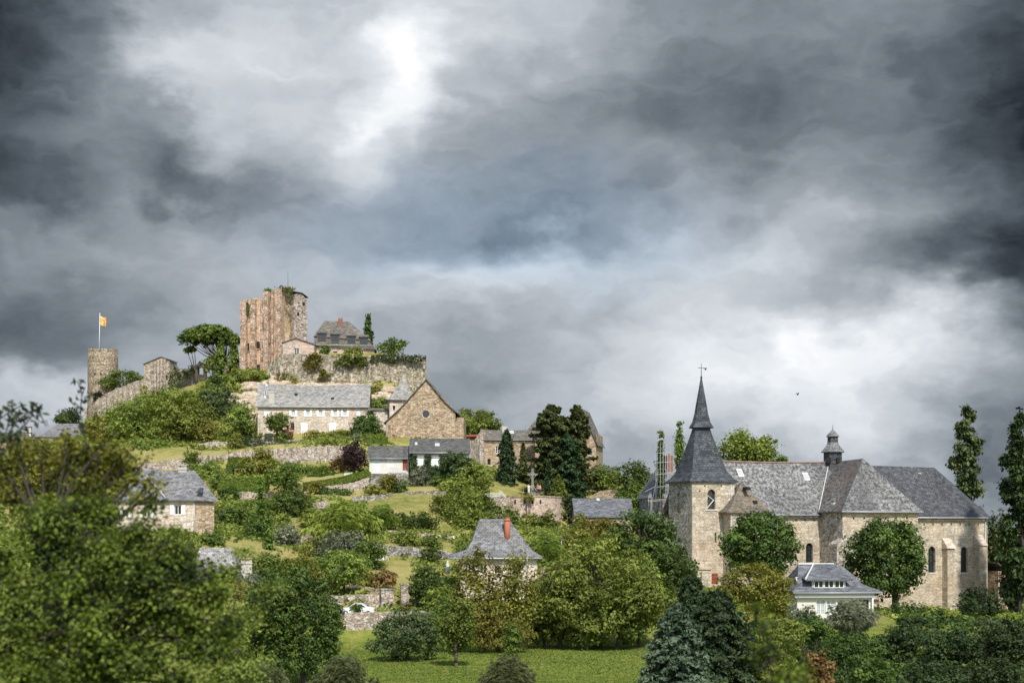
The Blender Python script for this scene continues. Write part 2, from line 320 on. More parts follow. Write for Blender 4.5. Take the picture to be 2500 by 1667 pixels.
M['slate_light'] = slate('pale_slate', (.26, .25, .235), (.36, .35, .33), lich=(.5, .48, .44), licha=.35, moss=(.30, .27, .16))
M['slate_garden'] = slate('bungalow_slate', (.085, .085, .08), (.13, .13, .125), lich=(.26, .25, .22), licha=.4, moss=(.10, .10, .06))
M['slate_mid'] = slate('weathered_slate', (.15, .15, .155), (.23, .23, .235), lich=(.46, .45, .43), licha=.45, moss=(.20, .18, .12))
M['slate_brown'] = slate('brown_slate', (.115, .105, .09), (.19, .175, .15), lich=(.36, .34, .30), licha=.3, moss=(.16, .14, .07))
M['slate_blue'] = slate('blue_grey_slate', (.115, .122, .135), (.18, .187, .20), licha=.3, sx=.5, sy=.22)
M['render_white'] = plain('cream_render', (.62, .60, .54), .8, .12)
M['white_paint'] = plain('white_paint', (.80, .80, .78), .5, .05)
M['shutter_blue'] = plain('pale_blue_paint', (.66, .72, .76), .5, .06)
M['pink_render'] = stone('pink_lodge_stone', [(.40, .32, .26), (.56, .46, .38), (.64, .55, .46)], .5, .28, gap=.05, gapc=(.22, .16, .12), stain=(.42, .28, .2), stainamt=.5, warm=(.56, .38, .30), warmamt=.6)
M['glass'] = plain('dark_glass', (.025, .03, .035), .12, .3, spec=.6)
M['glass_pale'] = plain('curtained_glass', (.42, .45, .46), .25, .25, spec=.6)
M['wood_dark'] = plain('dark_wood', (.07, .045, .035), .7, .3)
M['wood_red'] = plain('red_brown_wood', (.26, .06, .035), .6, .2)
M['rust'] = plain('rusty_sheet', (.24, .075, .035), .8, .35)
M['brick'] = stone('brick_chimney', [(.20, .09, .065), (.27, .12, .085), (.17, .08, .06)], .25, .09, rnd=.3, gap=.06, gapc=(.3, .26, .22), stainamt=.2, bump=.2)
M['terracotta'] = plain('terracotta', (.40, .13, .075), .75, .15)
M['ridge_tile'] = plain('weathered_ridge_tile', (.27, .17, .13), .85, .4, sc=.8)
M['iron_pale'] = plain('pale_painted_iron', (.42, .41, .38), .6, .2)
M['grey_render'] = plain('grey_chimney_render', (.46, .43, .38), .9, .25, sc=2)
M['zinc'] = plain('zinc_sheet', (.42, .43, .44), .45, .12, metal=.3)
M['lead_white'] = plain('pale_flashing', (.60, .60, .58), .5, .15)
M['iron'] = plain('dark_iron', (.03, .03, .035), .5, .2, metal=.4)
M['steel'] = plain('galvanised_tube', (.30, .31, .32), .5, .2, metal=.3)
M['rail_white'] = plain('white_rail_paint', (.78, .79, .80), .4, .05)
M['green_paint'] = plain('dark_green_paint', (.028, .045, .022), .6, .2)
M['bark'] = plain('bark', (.085, .065, .05), .95, .4, sc=6)
M['bark_dark'] = plain('dark_bark', (.045, .037, .03), .95, .4, sc=6)
M['void_dark'] = plain('dark_void', (.02, .018, .016), .9, .2)  # near-black painted as the unlit inside of holes, openings and vents
M['car_paint'] = plain('white_car_paint', (.74, .75, .80), .25, .03, spec=.6)
M['rubber'] = plain('black_rubber', (.02, .02, .02), .8, .2)
M['skin'] = plain('skin', (.55, .36, .27), .6, .05)
M['cloth_white'] = plain('white_cloth', (.78, .77, .74), .8, .05)
M['cloth_red'] = plain('red_cloth', (.55, .06, .05), .8, .08)
M['cloth_dark'] = plain('navy_cloth', (.03, .035, .06), .8, .1)
M['cloth_pink'] = plain('pink_cloth', (.62, .30, .28), .8, .08)
M['hair'] = plain('brown_hair', (.05, .03, .02), .7, .2)
LF = {
 'mid': leafmat('leaf_mid', (.046, .074, .012), (.240, .310, .052)),
 'light': leafmat('leaf_light', (.085, .118, .020), (.350, .410, .080)),
 'yellow': leafmat('leaf_yellow', (.12, .13, .022), (.40, .40, .085)),
 'ochre': leafmat('leaf_ochre', (.085, .082, .013), (.310, .285, .050)),
 'dark': leafmat('leaf_dark', (.022, .046, .009), (.150, .222, .042)),
 'deep': leafmat('leaf_deep', (.009, .022, .006), (.075, .110, .026), trans=.2),
 'cool': leafmat('leaf_cool', (.030, .058, .020), (.185, .255, .090)),
 'conifer': leafmat('needle_dark', (.011, .028, .010), (.070, .118, .038), trans=.12),
 'cedar': leafmat('needle_cedar', (.026, .038, .012), (.135, .165, .042), trans=.15),
 'cypress': leafmat('needle_cypress', (.050, .090, .014), (.220, .290, .045), trans=.25),
 'pine': leafmat('needle_pine', (.045, .078, .014), (.200, .250, .040), trans=.25),
 'blue': leafmat('needle_blue', (.018, .036, .016), (.150, .200, .120), trans=.15),
 'silver': leafmat('leaf_silver', (.070, .085, .045), (.340, .360, .250)),
 'purple': leafmat('leaf_purple', (.020, .010, .012), (.110, .055, .060)),
 'red': leafmat('leaf_red', (.12, .03, .02), (.50, .14, .09)),
 'rusty': leafmat('leaf_rusty', (.08, .06, .02), (.34, .18, .07)),
 'near': leafmat('leaf_near', (.012, .032, .005), (.235, .325, .040), trans=.42),
 'poplar': leafmat('leaf_poplar', (.020, .036, .010), (.165, .190, .065), trans=.25),
 'near_ochre': leafmat('leaf_near_ochre', (.050, .060, .008), (.36, .34, .050), trans=.4),
 'hedge': leafmat('leaf_hedge', (.070, .115, .014), (.270, .340, .050)),
 'olive': leafmat('leaf_olive', (.030, .040, .014), (.165, .185, .075)),
 'grassy': leafmat('leaf_grassy', (.075, .115, .018), (.21, .27, .045)),
}
# ------------------------------------------------------------------ terrain
# retaining walls, photograph px (x, top, foot, distance): the ground steps up behind each
TW = [
 ([(455, 1086, 1103, 303), (520, 1078, 1103, 303), (600, 1078, 1100, 304), (640, 1076, 1100, 304)], 'terrace_stone', 'low terrace wall on the left below the round light green tree, above the grass strip'),
 ([(626, 1071, 1100, 302), (668, 1066, 1098, 302), (668.5, 1074, 1098, 302), (770, 1073, 1096, 301.5), (850, 1078, 1096, 301)], 'grey_stone', 'grey rubble garden wall below the long white-shuttered house'),
 ([(520, 1112, 1130, 282), (600, 1100, 1148, 281.5), (668, 1096, 1152, 281), (760, 1090, 1152, 280), (850, 1087, 1156, 279), (872, 1086, 1158, 279)], 'terrace_stone', 'tall pale terrace wall left of the purple-leaved tree'),
 ([(280, 1138, 1160, 282), (340, 1132, 1160, 283), (430, 1120, 1160, 283), (520, 1110, 1155, 282.3)], 'terrace_stone', 'long pale terrace wall under the grass strip above the shuttered house'),
 ([(540, 1204, 1230, 252), (600, 1200, 1235, 251), (700, 1205, 1235, 251), (712, 1205, 1235, 251)], 'terrace_stone', 'pale pinkish wall below the long square-clipped hedge'),
 ([(735, 1200, 1215, 251), (800, 1185, 1215, 251), (860, 1178, 1210, 251.5), (902, 1165, 1210, 252)], 'terrace_stone', 'sloping stone wall under the curving clipped hedge left of the cottage'),
 ([(860, 1212, 1232, 243), (905, 1208, 1228, 243.5), (960, 1206, 1215, 244)], 'grey_stone', 'rough rubble wall with flowers below the cream cottage'),
 ([(985, 1201.5, 1209, 244), (1040, 1199, 1208, 244), (1090, 1197, 1207, 244)], 'grey_stone', 'thin dry stone edge between two dry grass terraces'),
 ([(690, 1308, 1340, 208), (740, 1300, 1342, 207), (790, 1305, 1335, 206)], 'terrace_stone', 'pale stacked stone wall between the two small columnar cypresses and feathery tree'),
 ([(905, 1296, 1312, 209), (960, 1296, 1310, 209), (1030, 1301, 1313, 209), (1110, 1308, 1322, 209)], 'terrace_stone', 'pinkish low wall behind the two bright green shrubs'),
 ([(912, 1326, 1366, 195), (960, 1332, 1370, 195), (1020, 1338, 1372, 195), (1075, 1343, 1375, 195), (1100, 1348, 1378, 195)], 'grey_stone', 'grey drystone wall above the small lawn, longest of the middle terraces'),
 ([(800, 1453, 1494, 168), (850, 1452, 1494, 168), (900, 1451, 1494, 168), (936, 1448, 1494, 168)], 'terrace_stone', 'pink and pale stone wall directly behind the white car'),
 ([(845, 1428, 1452, 176), (900, 1434, 1452, 176), (935, 1436, 1452, 175)], 'terrace_stone', 'small low wall beside the trunk of the round-headed tree'),
 ([(800, 1496, 1560, 155), (860, 1495, 1560, 155), (930, 1494, 1560, 155), (1000, 1492, 1560, 155), (1060, 1492, 1560, 155)], 'terrace_stone', 'tall roadside retaining wall at the back edge of the big lawn'),
 ([(1020, 1465, 1490, 168), (1060, 1462, 1490, 168), (1095, 1466, 1490, 168)], 'terrace_stone', 'fragment of stone wall right of the dark shrub by the gate pillar'),
 ([(1320, 1385, 1410, 185), (1350, 1382, 1410, 185), (1385, 1386, 1412, 185)], 'gold_stone', 'short wall right of the tall flared slate roof'),
 ([(760, 1232, 1262, 232), (790, 1222, 1262, 232), (800, 1222, 1262, 232)], 'terrace_stone', 'narrow piece of pale wall behind the little lantern shelter'),
]
CP = [  # photograph px, py and distance of ground points
 # near slope under the camera
 *[(px, HY+h*F/D, D) for D, h in ((6, 2.4), (25, 5.6), (50, 8.6), (75, 10.6)) for px in (-600, 300, 1250, 2200, 3100)],
 # lawn
 *[(px, HY+11.6*F/D, D) for D in (98, 115, 135, 152) for px in (500, 800, 1000, 1250, 1500, 1700)],
 *[(px, HY+11.6*F/D, D) for D in (100, 125) for px in (-300, 100, 1950, 2250, 2700)],
 (860, 1497, 159), (960, 1497, 160), (1080, 1500, 160), (740, 1480, 160), (1200, 1500, 160), (600, 1480, 155),
 (860, 1458, 168), (1000, 1440, 172), (1000, 1366, 191), (930, 1366, 191), (1060, 1385, 188), (780, 1440, 172), (830, 1400, 182),
 (1000, 1330, 199), (960, 1322, 201), (1060, 1322, 203), (880, 1330, 200), (740, 1345, 198), (660, 1370, 192), (600, 1390, 182),
 (1000, 1293, 214), (1060, 1293, 216), (900, 1285, 216), (960, 1250, 222), (1050, 1230, 229), (960, 1206, 241), (1060, 1206, 242), (1000, 1189, 247), (1080, 1189, 248),
 (910, 1191, 254.5), (960, 1191, 254.5), (1000, 1190, 253), (1080, 1187, 252), (1145, 1184, 253), (930, 1193, 250), (820, 1200, 246), (740, 1207, 244), (640, 1225, 238), (560, 1225, 240), (700, 1265, 224), (600, 1290, 212), (640, 1320, 200),
 (600, 1168, 262), (700, 1160, 264), (800, 1156, 266), (870, 1150, 268), (540, 1180, 256),
 (480, 1160, 270), (560, 1098, 293), (460, 1106, 290), (350, 1120, 290),
 (640, 1060, 305), (760, 1060, 306), (880, 1058, 305), (760, 1058, 322), (560, 1062, 305), (450, 1085, 298), (340, 1080, 300), (200, 1105, 300),
 (620, 985, 325), (560, 990, 325), (480, 990, 328), (420, 1010, 325), (330, 1030, 330), (700, 950, 329), (860, 950, 330), (1000, 1000, 322), (940, 985, 324), (900, 965, 326), (1035, 1020, 327), (640, 935, 336), (600, 915, 344), (540, 932, 344),
 (470, 956, 350), (430, 962, 352), (400, 964, 358), (500, 926, 352), (590, 905, 356), (340, 985, 366), (280, 1010, 371), (220, 1028, 378), (150, 1082, 345), (60, 1090, 345), (-60, 1095, 345), (150, 1072, 385), (60, 1085, 385), (-60, 1090, 385), (210, 1062, 345), (260, 1046, 350),
 *[(px, 872, D) for px in (720, 830, 930, 1020) for D in (337, 352)], (650, 905, 352),
 (1060, 1030, 345), (1110, 1065, 335), (1045, 1030, 338), (1080, 1060, 320), (1050, 1050, 325), (1060, 1040, 360), (1100, 1090, 360), (1110, 1070, 300), (1010, 1072, 288), (950, 1072, 288), (1160, 1082, 310), (1220, 1100, 305), (1300, 1120, 305), (1400, 1140, 305), (1470, 1160, 300), (1560, 1190, 290),
 (1140, 1155, 275), (1230, 1170, 280), (1300, 1195, 275), (1380, 1205, 280), (1450, 1215, 275),
 (1240, 1210, 267), (1300, 1210, 267), (1340, 1211, 268), (1385, 1292, 262), (1396, 1284, 270), (1400, 1262, 278), (1180, 1215, 260), (1200, 1285, 254), (1245, 1296, 256), (1290, 1298, 256), (1335, 1298, 256), (1380, 1292, 257), (1150, 1262, 250), (1230, 1290, 240), (1300, 1300, 240), (1390, 1300, 240), (1130, 1260, 232),
 (1450, 1285, 236), (1530, 1285, 236), (1400, 1340, 215), (1500, 1350, 210), (1600, 1330, 225), (1250, 1360, 210), (1150, 1340, 205),
 (1180, 1470, 172), (1290, 1480, 170), (1290, 1440, 184), (1400, 1440, 180), (1500, 1450, 175), (1100, 1450, 175), (1600, 1440, 180), (1400, 1510, 160), (1550, 1510, 158),
 (1690, 1440, 188), (1760, 1440, 189), (1650, 1420, 198), (1880, 1462, 197), (2000, 1470, 197), (2060, 1480, 196), (2240, 1487, 204), (2400, 1494, 208), (2480, 1490, 215), (1850, 1470, 175), (1700, 1475, 168),
 (1950, 1505, 163), (2140, 1505, 163), (2250, 1508, 180), (2400, 1512, 178), (2560, 1520, 178), (2300, 1545, 145), (2100, 1560, 140), (1850, 1530, 150), (1750, 1420, 220), (2200, 1450, 240), (2500, 1440, 250), (1700, 1340, 250), (1620, 1300, 250), (1950, 1400, 250),
 (430, 1315, 186), (330, 1315, 186), (500, 1305, 196), (400, 1290, 200), (560, 1440, 160), (480, 1460, 155), (600, 1440, 158), (300, 1440, 150), (200, 1350, 180), (60, 1350, 190), (100, 1200, 240), (300, 1180, 250), (420, 1165, 260), (-100, 1300, 220),
 # behind the hill
 *[(px, HY-z*F/D, D) for D, z in ((385, 37), (415, 24), (470, 6), (560, -10)) for px in (400, 750, 1050)],
 *[(px, HY-z*F/D, D) for D, z in ((420, 24), (480, 8), (560, -10)) for px in (-100, 150)],
 *[(px, HY-z*F/D, D) for D, z in ((345, 10), (420, -4), (560, -12)) for px in (1350, 1600)],
 *[(px, HY+13*F/D, D) for D in (320, 420, 560) for px in (1900, 2300, 2700)],
 *[(px, HY+12*F/D, D) for D in (560,) for px in (-500, -1000)], (-300, 1120, 350), (-500, 1280, 260), (2700, 1500, 200),
]
for pts, mt_, lb_ in TW:
    for (p0, t0_, b0_, d0_), (p1, t1_, b1_, d1_) in zip(pts[:-1], pts[1:]):
        for f in (0, .5):
            p_, t_, b_, d_ = (u+(v-u)*f for u, v in zip((p0, t0_, b0_, d0_), (p1, t1_, b1_, d1_)))
            CP.append((p_, HY-(HY-b_)/F*d_*F/(d_-1.2), d_-1.2)); CP.append((p_, HY-((HY-t_)/F*d_-.25)*F/(d_+1.8), d_+1.8))
_P = np.array([[X(a, d), d, Z(b, d)] for a, b, d in CP])
_P = _P[np.unique(np.round(_P[:, :2], 1), axis=0, return_index=True)[1]]
def _phi(r): return r
_d = np.hypot(_P[:, None, 0]-_P[None, :, 0], _P[:, None, 1]-_P[None, :, 1])
_n = len(_P); _A = np.zeros((_n+1, _n+1)); _A[:_n, :_n] = _phi(_d)-np.eye(_n)*.25; _A[:_n, _n] = 1; _A[_n, :_n] = 1
_w = np.linalg.solve(_A, np.concatenate([_P[:, 2], [0]]))
def GV(x, y):
    x = np.atleast_1d(x).astype(float); y = np.atleast_1d(y).astype(float); out = np.zeros(x.shape)
    for i in range(0, x.size, 4000):
        sl_ = slice(i, i+4000)
        r = np.hypot(x.ravel()[sl_, None]-_P[None, :, 0], y.ravel()[sl_, None]-_P[None, :, 1])
        out.ravel()[sl_] = _phi(r) @ _w[:_n]+_w[_n]
    k = np.clip((np.maximum(np.abs(x)-230, np.maximum(y-560, -y-20)))/150, 0, 1)
    return out*(1-k)+(-13)*k
def G(x, y): return float(GV(x, y)[0])
def grid_axis(a, b, st, far):
    c = list(np.arange(a, b+.01, st)); g = st; lo = a; hi = b; L = []; R = []
    while lo > -far: g *= 1.35; lo -= g; L.append(lo)
    g = st
    while hi < far: g *= 1.35; hi += g; R.append(hi)
    return np.array(L[::-1]+c+R)
gx = grid_axis(-125, 130, 1.5, 4000); gy = grid_axis(0, 420, 1.5, 5000)
gx_, gy_ = np.meshgrid(gx, gy); gz_ = GV(gx_.ravel(), gy_.ravel()).reshape(gx_.shape)
rs = np.random.RandomState(5)
near = (np.abs(gx_) < 160) & (gy_ > 155) & (gy_ < 440)
gz_ += np.where(near, rs.uniform(-.18, .18, gx_.shape), 0)
far_ = np.clip((np.hypot(gx_, gy_)-700)/900, 0, 1); gz_ += far_*(16+9*np.sin(gx_*.0021+1)*np.cos(gy_*.0017)+5*np.sin(gx_*.006))
nx, ny = len(gx), len(gy)
tv = np.stack([gx_.ravel(), gy_.ravel(), gz_.ravel()], 1)
ii = np.arange(nx*ny).reshape(ny, nx)
tf = np.stack([ii[:-1, :-1].ravel(), ii[:-1, 1:].ravel(), ii[1:, 1:].ravel(), ii[1:, :-1].ravel()], 1)
def np_mesh(name, V, Fc, smooth=False):
    me = bpy.data.meshes.new(name); k = Fc.shape[1]
    me.vertices.add(len(V)); me.vertices.foreach_set('co', V.astype(np.float32).ravel())
    me.loops.add(Fc.size); me.loops.foreach_set('vertex_index', Fc.astype(np.int32).ravel())
    me.polygons.add(len(Fc)); me.polygons.foreach_set('loop_start', np.arange(0, Fc.size, k, dtype=np.int32))
    me.polygons.foreach_set('use_smooth', np.full(len(Fc), smooth)); me.update(calc_edges=True); return me
m, t, b = newmat('meadow_ground'); tx = N(t, 'ShaderNodeTexCoord'); ob = tx.outputs['Object']
n1 = noise(t, ob, .05, 6, .6); n2 = noise(t, ob, .6, 6, .7); n3 = noise(t, ob, 5, 4, .7)
g1 = ramp(t, n1.outputs[0], [(.34, (.115, .145, .028)), (.48, (.185, .195, .048)), (.58, (.26, .245, .085)), (.70, (.34, .30, .13))])
g2 = mix(t, ramp(t, n2.outputs[0], [(.42, (0, 0, 0)), (.60, (.75, .75, .75))]), g1, (.34, .28, .11, 1))
sx_ = N(t, 'ShaderNodeSeparateXYZ'); t.links.new(ob, sx_.inputs[0])
onlawn = ramp(t, math_(t, 'MULTIPLY', sx_.outputs[1], 1/400), [(.385, (1, 1, 1)), (.41, (0, 0, 0))])
lawn = ramp(t, n1.outputs[0], [(.3, (.095, .145, .020)), (.5, (.130, .180, .028)), (.7, (.185, .21, .045))])
lawn = mix(t, ramp(t, n2.outputs[0], [(.44, (0, 0, 0)), (.64, (.75, .75, .75))]), lawn, (.27, .235, .07, 1))
col = mix(t, onlawn, g2, lawn)
col = mix(t, 1.0, col, vm(t, 'SCALE', (1, 1, 1), sc=math_(t, 'MULTIPLY_ADD', n3.outputs[0], .9, .55)), 'MULTIPLY')
t.links.new(col, b.inputs['Base Color']); b.inputs['Roughness'].default_value = .95; b.inputs['Specular IOR Level'].default_value = .05
bp = N(t, 'ShaderNodeBump'); bp.inputs['Strength'].default_value = .7; bp.inputs['Distance'].default_value = .25
t.links.new(math_(t, 'ADD', n2.outputs[0], math_(t, 'MULTIPLY', n3.outputs[0], .4)), bp.inputs['Height']); t.links.new(bp.outputs[0], b.inputs['Normal'])
M['ground'] = m
ter = bpy.data.objects.new('hillside_ground', np_mesh('hillside_ground', tv, tf, True)); C.objects.link(ter); ter.data.materials.append(m); tag(ter, kind='structure')
# ------------------------------------------------------------------ foliage
RNG = np.random.RandomState(11)
def unit(n):
    v = RNG.normal(size=(n, 3)); return v/np.linalg.norm(v, axis=1, keepdims=True)
def leaves(name, P, Nn, size, tint, mat, parent, elong=1.5, up=None, fold=.25, org=None, shape=None):
    """one mesh of leaf-sized faces: P centres, Nn face normals"""
    n = len(P); r = unit(n) if up is None else up
    t1 = np.cross(Nn, r); l = np.linalg.norm(t1, axis=1, keepdims=True); l[l < 1e-6] = 1; t1 /= l
    t2 = np.cross(Nn, t1)                              # long axis
    h = (size*.5)[:, None]
    if shape == 'maple':
        k = [(-1, 0), (-.35, .5), (-.1, 1.0), (.3, .55), (1.1, 0), (.3, -.55), (-.1, -1.0), (-.35, -.5)]
        V = np.stack([P+t2*h*elong*a*.8+t1*h*bb+Nn*h*(abs(bb)*fold-.1) for a, bb in k], 1).reshape(-1, 3); q = 8
    else:
        V = np.stack([P-t2*h*elong, P+t1*h+Nn*h*fold, P+t2*h*elong, P-t1*h+Nn*h*fold], 1).reshape(-1, 3); q = 4
    o_ = ORG[parent.name] if parent is not None else Vector(org)
    me = np_mesh(name, V-np.array(o_)[None], np.arange(n*q).reshape(n, q))
    a = me.attributes.new('tint', 'FLOAT', 'POINT'); a.data.foreach_set('value', np.repeat(np.clip(tint, 0, 1), q).astype(np.float32))
    me.materials.append(mat); o = bpy.data.objects.new(name, me); C.objects.link(o)
    if parent is not None: o.parent = parent
    else: o.location = o_
    ORG[o.name] = o_; return o
def lobes_cloud(L, n, clump, inner=.35, flat=1.0):
    """L: (k,6) lobes centre+radii -> n points grouped in clumps spread through the lobes' outer volume"""
    L = np.array(L); w = (L[:, 3]*L[:, 5]+.2*L[:, 3]*L[:, 4])**.9; w = w/w.sum()
    per = 9; nc = max(4, n//per)
    li = RNG.choice(len(L), nc, p=w); d = unit(nc); nk = 7; dk = unit(len(L)*nk).reshape(len(L), nk, 3); d = d*.75+dk[li, RNG.randint(nk, size=nc)]*.75; d /= np.linalg.norm(d, axis=1, keepdims=True)
    d[:, 2] = np.where(RNG.rand(nc) < .25, np.abs(d[:, 2]), d[:, 2])
    rr = 1-inner*RNG.rand(nc)**1.3
    bump = 1+.20*RNG.normal(size=nc)
    cc_ = L[li, :3]+d*L[li, 3:6]*(rr*bump)[:, None]
    lt = RNG.normal(size=len(L))*.12; ct = .40+.14*RNG.normal(size=nc)+lt[li]+.30*(rr-.75)  # inner clumps tinted darker: crown shade put into the leaf colour
    idx = np.repeat(np.arange(nc), per)
    off = RNG.normal(size=(len(idx), 3))*clump; off[:, 2] *= .6*flat
    P = cc_[idx]+off
    Nn = d[idx]*.85+unit(len(idx))*.62+np.array([0, 0, .45]); Nn /= np.linalg.norm(Nn, axis=1, keepdims=True)
    tint = ct[idx]+.16*RNG.normal(size=len(idx))
    return P, Nn, tint
def trunk_mesh(base, forks, r0, mat, parent, bend=.3):
    mb = MB(); b0 = Vector(base)
    top = Vector(forks[0]) if forks else b0+Vector((0, 0, 3))
    def limb(p, q, ra, rb, k=4):
        prev = p; 
        off = Vector((random.uniform(-1, 1), random.uniform(-1, 1), 0))*(q-p).length*.06
        for i in range(1, k+1):
            f = i/k; c = p.lerp(q, f)+off*math.sin(f*math.pi); mb.tube(prev, c, ra+(rb-ra)*(i-1)/k, ra+(rb-ra)*f, 6); prev = c
    fork = b0.lerp(Vector((top.x*.6+b0.x*.4, top.y*.6+b0.y*.4, top.z)), .62)
    limb(b0-Vector((0, 0, .5)), fork, r0, r0*.72)
    limb(fork, top, r0*.7, r0*.2)
    for q in forks[1:]:
        q = Vector(q); s = b0.lerp(fork, random.uniform(.7, 1.0)); limb(s, q, r0*.45, r0*.12)
    return mb.build('trunk', mat, parent)
TREES = []
def tree(kind, px, yt, yb, hw, D, mat, label, name='tree', cat='tree', ls=None, dens=1.0, group=None, trunk=None, px0=None, seed=None, lob=None, depth=None, bark='bark', zg=None):
    random.seed(hash((px, yt, hw)) % 99991); RNG.seed((int(px)*31+int(yt)*7+int(hw)) % 99991)
    if kind == 'bush' and 150 < D < 326: yt, hw = yt-(yb-yt)*.24, hw*1.14
    x = X(px, D); zt = Z(yt, D); zb = Z(yb, D); rx = hw*D/F; ry = rx*(depth or .9)
    bx = X(px0 if px0 is not None else px, D); g = G(bx, D) if zg is None else zg
    base = Vector((bx, D, min(g, zb+.3) if kind not in ('bush', 'hedge', 'ivy') else min(g, zb)))
    root = thing(name, label, cat, base, group)
    ls = ls or (D*.00078+.055); h = zt-zb; cz = (zt+zb)/2; rz = h/2
    area = math.pi*rx*rz*4; m_ = LF[mat]
    def fin(P, Nn, tint, s=None, elong=1.5, up=None, nm='crown', fold=.25):
        s = ls if s is None else s
        sz = s*(.55+.9*RNG.rand(len(P))**1.3)
        return leaves(nm, P, Nn, sz, tint, m_, root, elong, up, fold)
    n = int(min(60000, max(350, 1.55*dens*area/(ls*ls*.75))))
    if kind in ('round', 'bush', 'loose', 'dome', 'full'):
        L = []; k = lob or {'round': 30, 'bush': 14, 'loose': 20, 'dome': 34, 'full': 44}[kind]
        f = {'round': .74, 'bush': .66, 'loose': .74, 'dome': .74, 'full': .78}[kind]; lr = {'round': (.19, .34), 'bush': (.28, .44), 'loose': (.17, .33), 'dome': (.22, .30), 'full': (.15, .27)}[kind]
        for i in range(k):
            a = i*2.399+random.random(); zz = 1-2*(i+.5)/k; q = (math.sqrt(max(0, 1-zz*zz)) if kind not in ('full', 'bush') or zz > 0 else (1-abs(zz)**4)**.3)*random.uniform(.82, 1.08)
            r = random.uniform(*lr); e = f*random.uniform(.86, 1.14) if kind != 'dome' else f*random.uniform(.95, 1.05)
            if kind == 'round' and zz < -.4: q *= .8
            L.append((x+math.cos(a)*q*rx*e, D+math.sin(a)*q*ry*e, cz+zz*rz*(e if zz > 0 else e*.95), rx*r, ry*r, rz*r*1.05))
        L.append((x, D, cz-(rz*.1 if kind in ('full', 'bush') else 0), rx*.55, ry*.55, rz*.58))
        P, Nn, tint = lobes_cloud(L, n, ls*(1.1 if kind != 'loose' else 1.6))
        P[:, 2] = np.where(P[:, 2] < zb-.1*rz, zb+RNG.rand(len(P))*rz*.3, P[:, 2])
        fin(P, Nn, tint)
        if kind == 'bush':
            mb = MB()
            for i in range(5):
                a = i*1.3; mb.tube(base-Vector((0, 0, .3)), (x+math.cos(a)*rx*.5, D+math.sin(a)*ry*.5, cz), .06, .02, 5)
            mb.build('stem', M[bark], root)
        else:
            fk = [(x, D, cz+rz*.55)]+[(l[0], l[1], l[2]) for l in L[1:-1:2]][:7]
            trunk_mesh(base, fk, trunk or max(.14, rx*.065), M[bark], root)
    elif kind in ('cypress', 'poplar'):
        k = 14; L = []
        for i in range(k if kind == 'cypress' else 64):
            kk = k if kind == 'cypress' else 64
            f = (i+.5)/kk; wdt = (math.sin(min(1, f*1.15+.12)*math.pi*.93)**.55 if kind == 'cypress' else (1-abs(f-.42)**1.8*1.9)*random.uniform(.6, 1.2))
            wdt = max(.16, wdt); a = random.random()*6.28; o = .12 if kind == 'cypress' else .72*random.random()**.4
            L.append((x+math.cos(a)*rx*o*wdt, D+math.sin(a)*rx*o*wdt, zb+h*f, rx*wdt*(.88 if kind == 'cypress' else .34), rx*wdt*(.88 if kind == 'cypress' else .34), h/k*(.95 if kind == 'cypress' else .62)))
        P, Nn, tint = lobes_cloud(L, int(n*1.2), ls*.8, inner=.45 if kind == 'cypress' else .7)
        fin(P, Nn, tint, elong=2.0, up=np.tile([0, 0, 1.], (len(P), 1))+unit(len(P))*.5)
        trunk_mesh(base, [(x, D, zt-h*.12)], trunk or max(.12, rx*.1), M['bark_dark'], root)
    elif kind in ('conifer', 'cedar', 'spruce'):
        nb = int({'conifer': 150, 'cedar': 120, 'spruce': 190}[kind]); per = max(14, n*2//nb//2); PP = []; NN = []; TT = []; mb = MB()
        for i in range(nb):
            f = (i+random.random())/nb; f = f**.9; zz = zb+h*f*.97
            if kind == 'cedar': R = rx*(1-f)**.42*random.uniform(.30, 1.15)+.2
            elif kind == 'spruce': R = rx*((1-f)**.50)*random.uniform(.60, 1.08)+.1
            else: R = rx*((1-f)**.82)*random.uniform(.70, 1.08)+.12
            a = i*2.399+random.random()*.5; droop = {'conifer': -.10, 'cedar': -.04, 'spruce': -.12}[kind]; rise = {'conifer': .05, 'cedar': .12, 'spruce': -.05}[kind]
            rr = RNG.rand(per)**.55; ca, sa = math.cos(a), math.sin(a)
            lat = RNG.normal(size=per)*R*.13*(1.15-rr*.6)
            P = np.stack([x+ca*R*rr-sa*lat, D+sa*R*rr*.95+ca*lat, zz+R*(rise*rr+droop*rr*rr*1.5)+RNG.normal(size=per)*ls*.55-np.abs(lat)*.25], 1)
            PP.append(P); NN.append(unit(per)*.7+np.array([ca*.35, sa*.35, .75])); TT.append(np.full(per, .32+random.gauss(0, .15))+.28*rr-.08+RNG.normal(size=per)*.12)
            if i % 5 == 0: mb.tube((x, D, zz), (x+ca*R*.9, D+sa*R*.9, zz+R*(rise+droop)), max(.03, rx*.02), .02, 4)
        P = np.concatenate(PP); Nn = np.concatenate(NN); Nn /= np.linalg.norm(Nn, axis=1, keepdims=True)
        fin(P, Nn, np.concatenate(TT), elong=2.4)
        mb.tube(base-Vector((0, 0, .5)), (x, D, zb+h*.5), trunk or rx*.09, rx*.05, 8); mb.tube((x, D, zb+h*.5), (x, D, zt-.2), rx*.05, .03, 6); mb.build('trunk', M['bark_dark'], root)
    elif kind == 'umbrella':
        L = []; k = lob or 34
        for i in range(k):
            q = math.sqrt((i+.5)/k); a = i*2.399
            L.append((x+math.cos(a)*q*rx*.86, D+math.sin(a)*q*ry*.86, zb+h*(.26+.48*(1-q**2.4))+random.uniform(-.06, .06)*h, rx*.20, ry*.20, h*.20))
        P, Nn, tint = lobes_cloud(L, int(n*1.6), ls*.8, inner=.5)
        fin(P, Nn, tint, elong=2.0)
